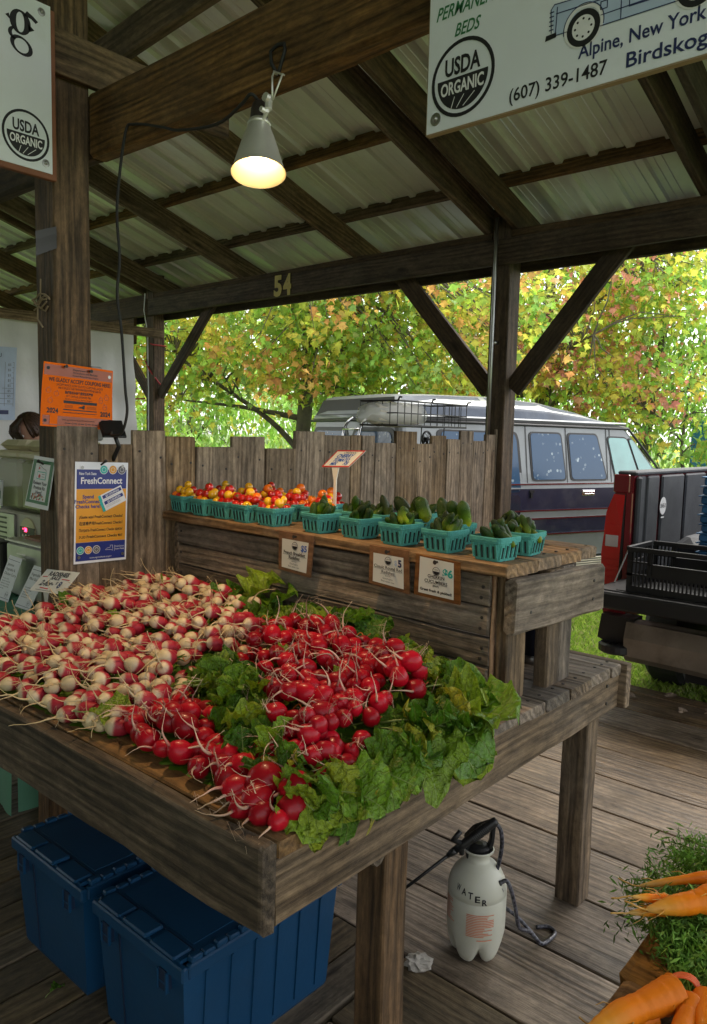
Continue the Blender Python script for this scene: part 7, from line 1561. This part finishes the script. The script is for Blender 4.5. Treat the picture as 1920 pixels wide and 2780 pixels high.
for i, (x, y) in enumerate(((-11.3, 8.2), (-10.1, 9.6), (-9.2, 10.6), (-12.6, 7.0), (-7.6, 12.6), (-5.3, 15.5), (-3.6, 16.0))):
    t = thing('shrub', ('leafy green shrub far left behind the fence', 'leafy green shrub behind the fence below the maple branch', 'leafy green shrub behind the maple trunk', 'leafy green shrub beside the far post', 'leafy green shrub hidden behind the van', 'leafy green shrub beyond the pickup truck', 'leafy green shrub in front of the painted cabinet')[i], 'shrub', (x, y, GZ), 0, 'green shrubs along the back of the lawn')
    rng = np.random.default_rng(80+i); d = rng.normal(0, 1, (130, 3)); d /= np.linalg.norm(d, axis=1)[:, None]; cs = np.array((x, y, GZ+.85))+d*rng.uniform(.3, 1, (130, 1))*np.array((1.2, .9, 1.0))
    g = G()
    for k in range(7): g.tube([(x, y, GZ-.05), (x+.3*math.cos(k), y+.3*math.sin(k), GZ+.6), (x+.7*math.cos(k), y+.6*math.sin(k), GZ+1.3)], [.02, .014, .006], 5)
    obj('stems', g, 'bark', t); foliage('foliage', t, [tuple(c) for c in cs], 14, .16, .13, cf, 90+i, oval_leaf)
# ------------------------------------------------------------------ gazebo, painted cabinet, litter
gz = thing('gazebo', 'garden shelter with a brown shingled roof half hidden behind the van', 'shelter', (-8.75, 14.2, GZ))
for k, (ax_, ay_) in enumerate(((-1, -1), (1, -1), (1, 1), (-1, 1))): board('post', (-8.75+ax_*.95, 14.2+ay_*.95, GZ), (-8.75+ax_*.95, 14.2+ay_*.95, 2.62), .12, .12, 'timber_brown', gz, up=(1, 0, 0), segs=2)
def roof_slope(k):
    g = G(); R = T(-8.75, 14.2, 0) @ RZ(k*math.pi/2); n = 8
    for i in range(n):
        t0, t1 = i/n, (i+1)/n; w0, w1 = 1.35*(1-t0*.97), 1.35*(1-t1*.97); z0_, z1_ = 2.52+.85*t0, 2.52+.85*t1
        g.add([(-w0, -w0-.02, z0_+.03), (w0, -w0-.02, z0_+.03), (w1, -w1, z1_+.005), (-w1, -w1, z1_+.005), (-w0, -w0-.02, z0_), (w0, -w0-.02, z0_)], [(0, 1, 2, 3), (4, 5, 1, 0)], 0, R)
    return g
for k in range(4): obj('roof_slope', roof_slope(k), 'shingle', gz)
cbx = thing('utility_cabinet', 'tall utility cabinet painted with a blue, green and yellow mural', 'cabinet', (-3.80, 14.0, GZ), math.radians(-15)); M = PM[cbx.name]
g = G(); g.box(-.55, .55, -.3, .3, 0, 2.12, b=.01); g.box(-.58, .58, -.33, .33, 2.121, 2.27, b=.02); g.box(-.58, .58, -.33, .33, 1.98, 2.05, b=.01) if False else None; obj('cabinet_body', g, 'mural_blue', cbx, M)
sh = Sheet(cbx, M @ frame((0, -.3005, 0), (1, 0, 0), (0, 0, 1), (0, -1, 0)))
sh.poly('mural_green', [(-.53, .9), (-.20, .95), (-.1, 1.3), (.1, 1.35), (.5, 1.2), (.5, .5), (-.53, .5)], 1); sh.poly('mural_yellow', [(-.5, 1.55), (-.42, 1.9), (-.2, 1.95), (-.05, 1.75), (.2, 1.8), (.25, 1.6)], 2); sh.poly('mural_green', [(-.2, 1.75), (.05, 1.95), (.45, 1.9), (.5, 1.6), (.1, 1.55)], 3)
for x in (-.45, -.18, .12): sh.disc('mural_yellow', x, 1.15, .09, 2, sy=2.2); sh.disc('mural_yellow', x, .75, .07, 2, sy=2.2)
sh.line('mural_yellow', [(-.53, 1.45), (.5, 1.47)], .05, 2); sh.line('mural_blue', [(-.53, 1.02), (.5, 1.05)], .07, 3); sh.ring('print_white', .05, .98, .06, .08, 4); sh.done({'mural_green': 'mural_patch', 'mural_yellow': 'mural_patch', 'mural_blue': 'mural_patch', 'print_white': 'mural_patch'})
LIT = []
for s in range(5):
    r = random.Random(s+200); g = G(); a = [r.uniform(.6, 1.2) for _ in range(9)]; g.add([(0, 0, .1)]+[(a[i]*math.cos(i*.698), .7*a[i]*math.sin(i*.698), r.uniform(-.1, .35)) for i in range(9)], [(0, i+1, (i+1) % 9+1) for i in range(9)]); LIT.append(g.mesh('fallen_leaf', 'leaf_litter'))
r = random.Random(31)
for k in range(34):
    if k < 16: x, y, z = r.uniform(-2.0, -1.2), r.uniform(4.97, 5.5), GZ+.05
    elif k < 28: x, y, z = r.uniform(-3.4, -1.7), r.uniform(5.4, 7.6), GZ+.075
    else: x, y, z = r.uniform(-1.9, -1.2), r.uniform(4.55, 4.9), .006
    tag(link('fallen_leaf', r.choice(LIT), None, T(x, y, z) @ Euler((r.uniform(-.3, .3), r.uniform(-.3, .3), r.uniform(0, 6))).to_matrix().to_4x4() @ Matrix.Scale(r.uniform(.03, .06), 4)), 'dry brown fallen leaf ' + ('on the ground along the platform edge' if k < 16 else 'on the lawn behind the table' if k < 28 else 'lying on the floor planks near the platform edge'), 'leaf', 'fallen leaves ' + ('along the platform edge' if k < 16 else 'on the lawn' if k < 28 else 'on the floor'))
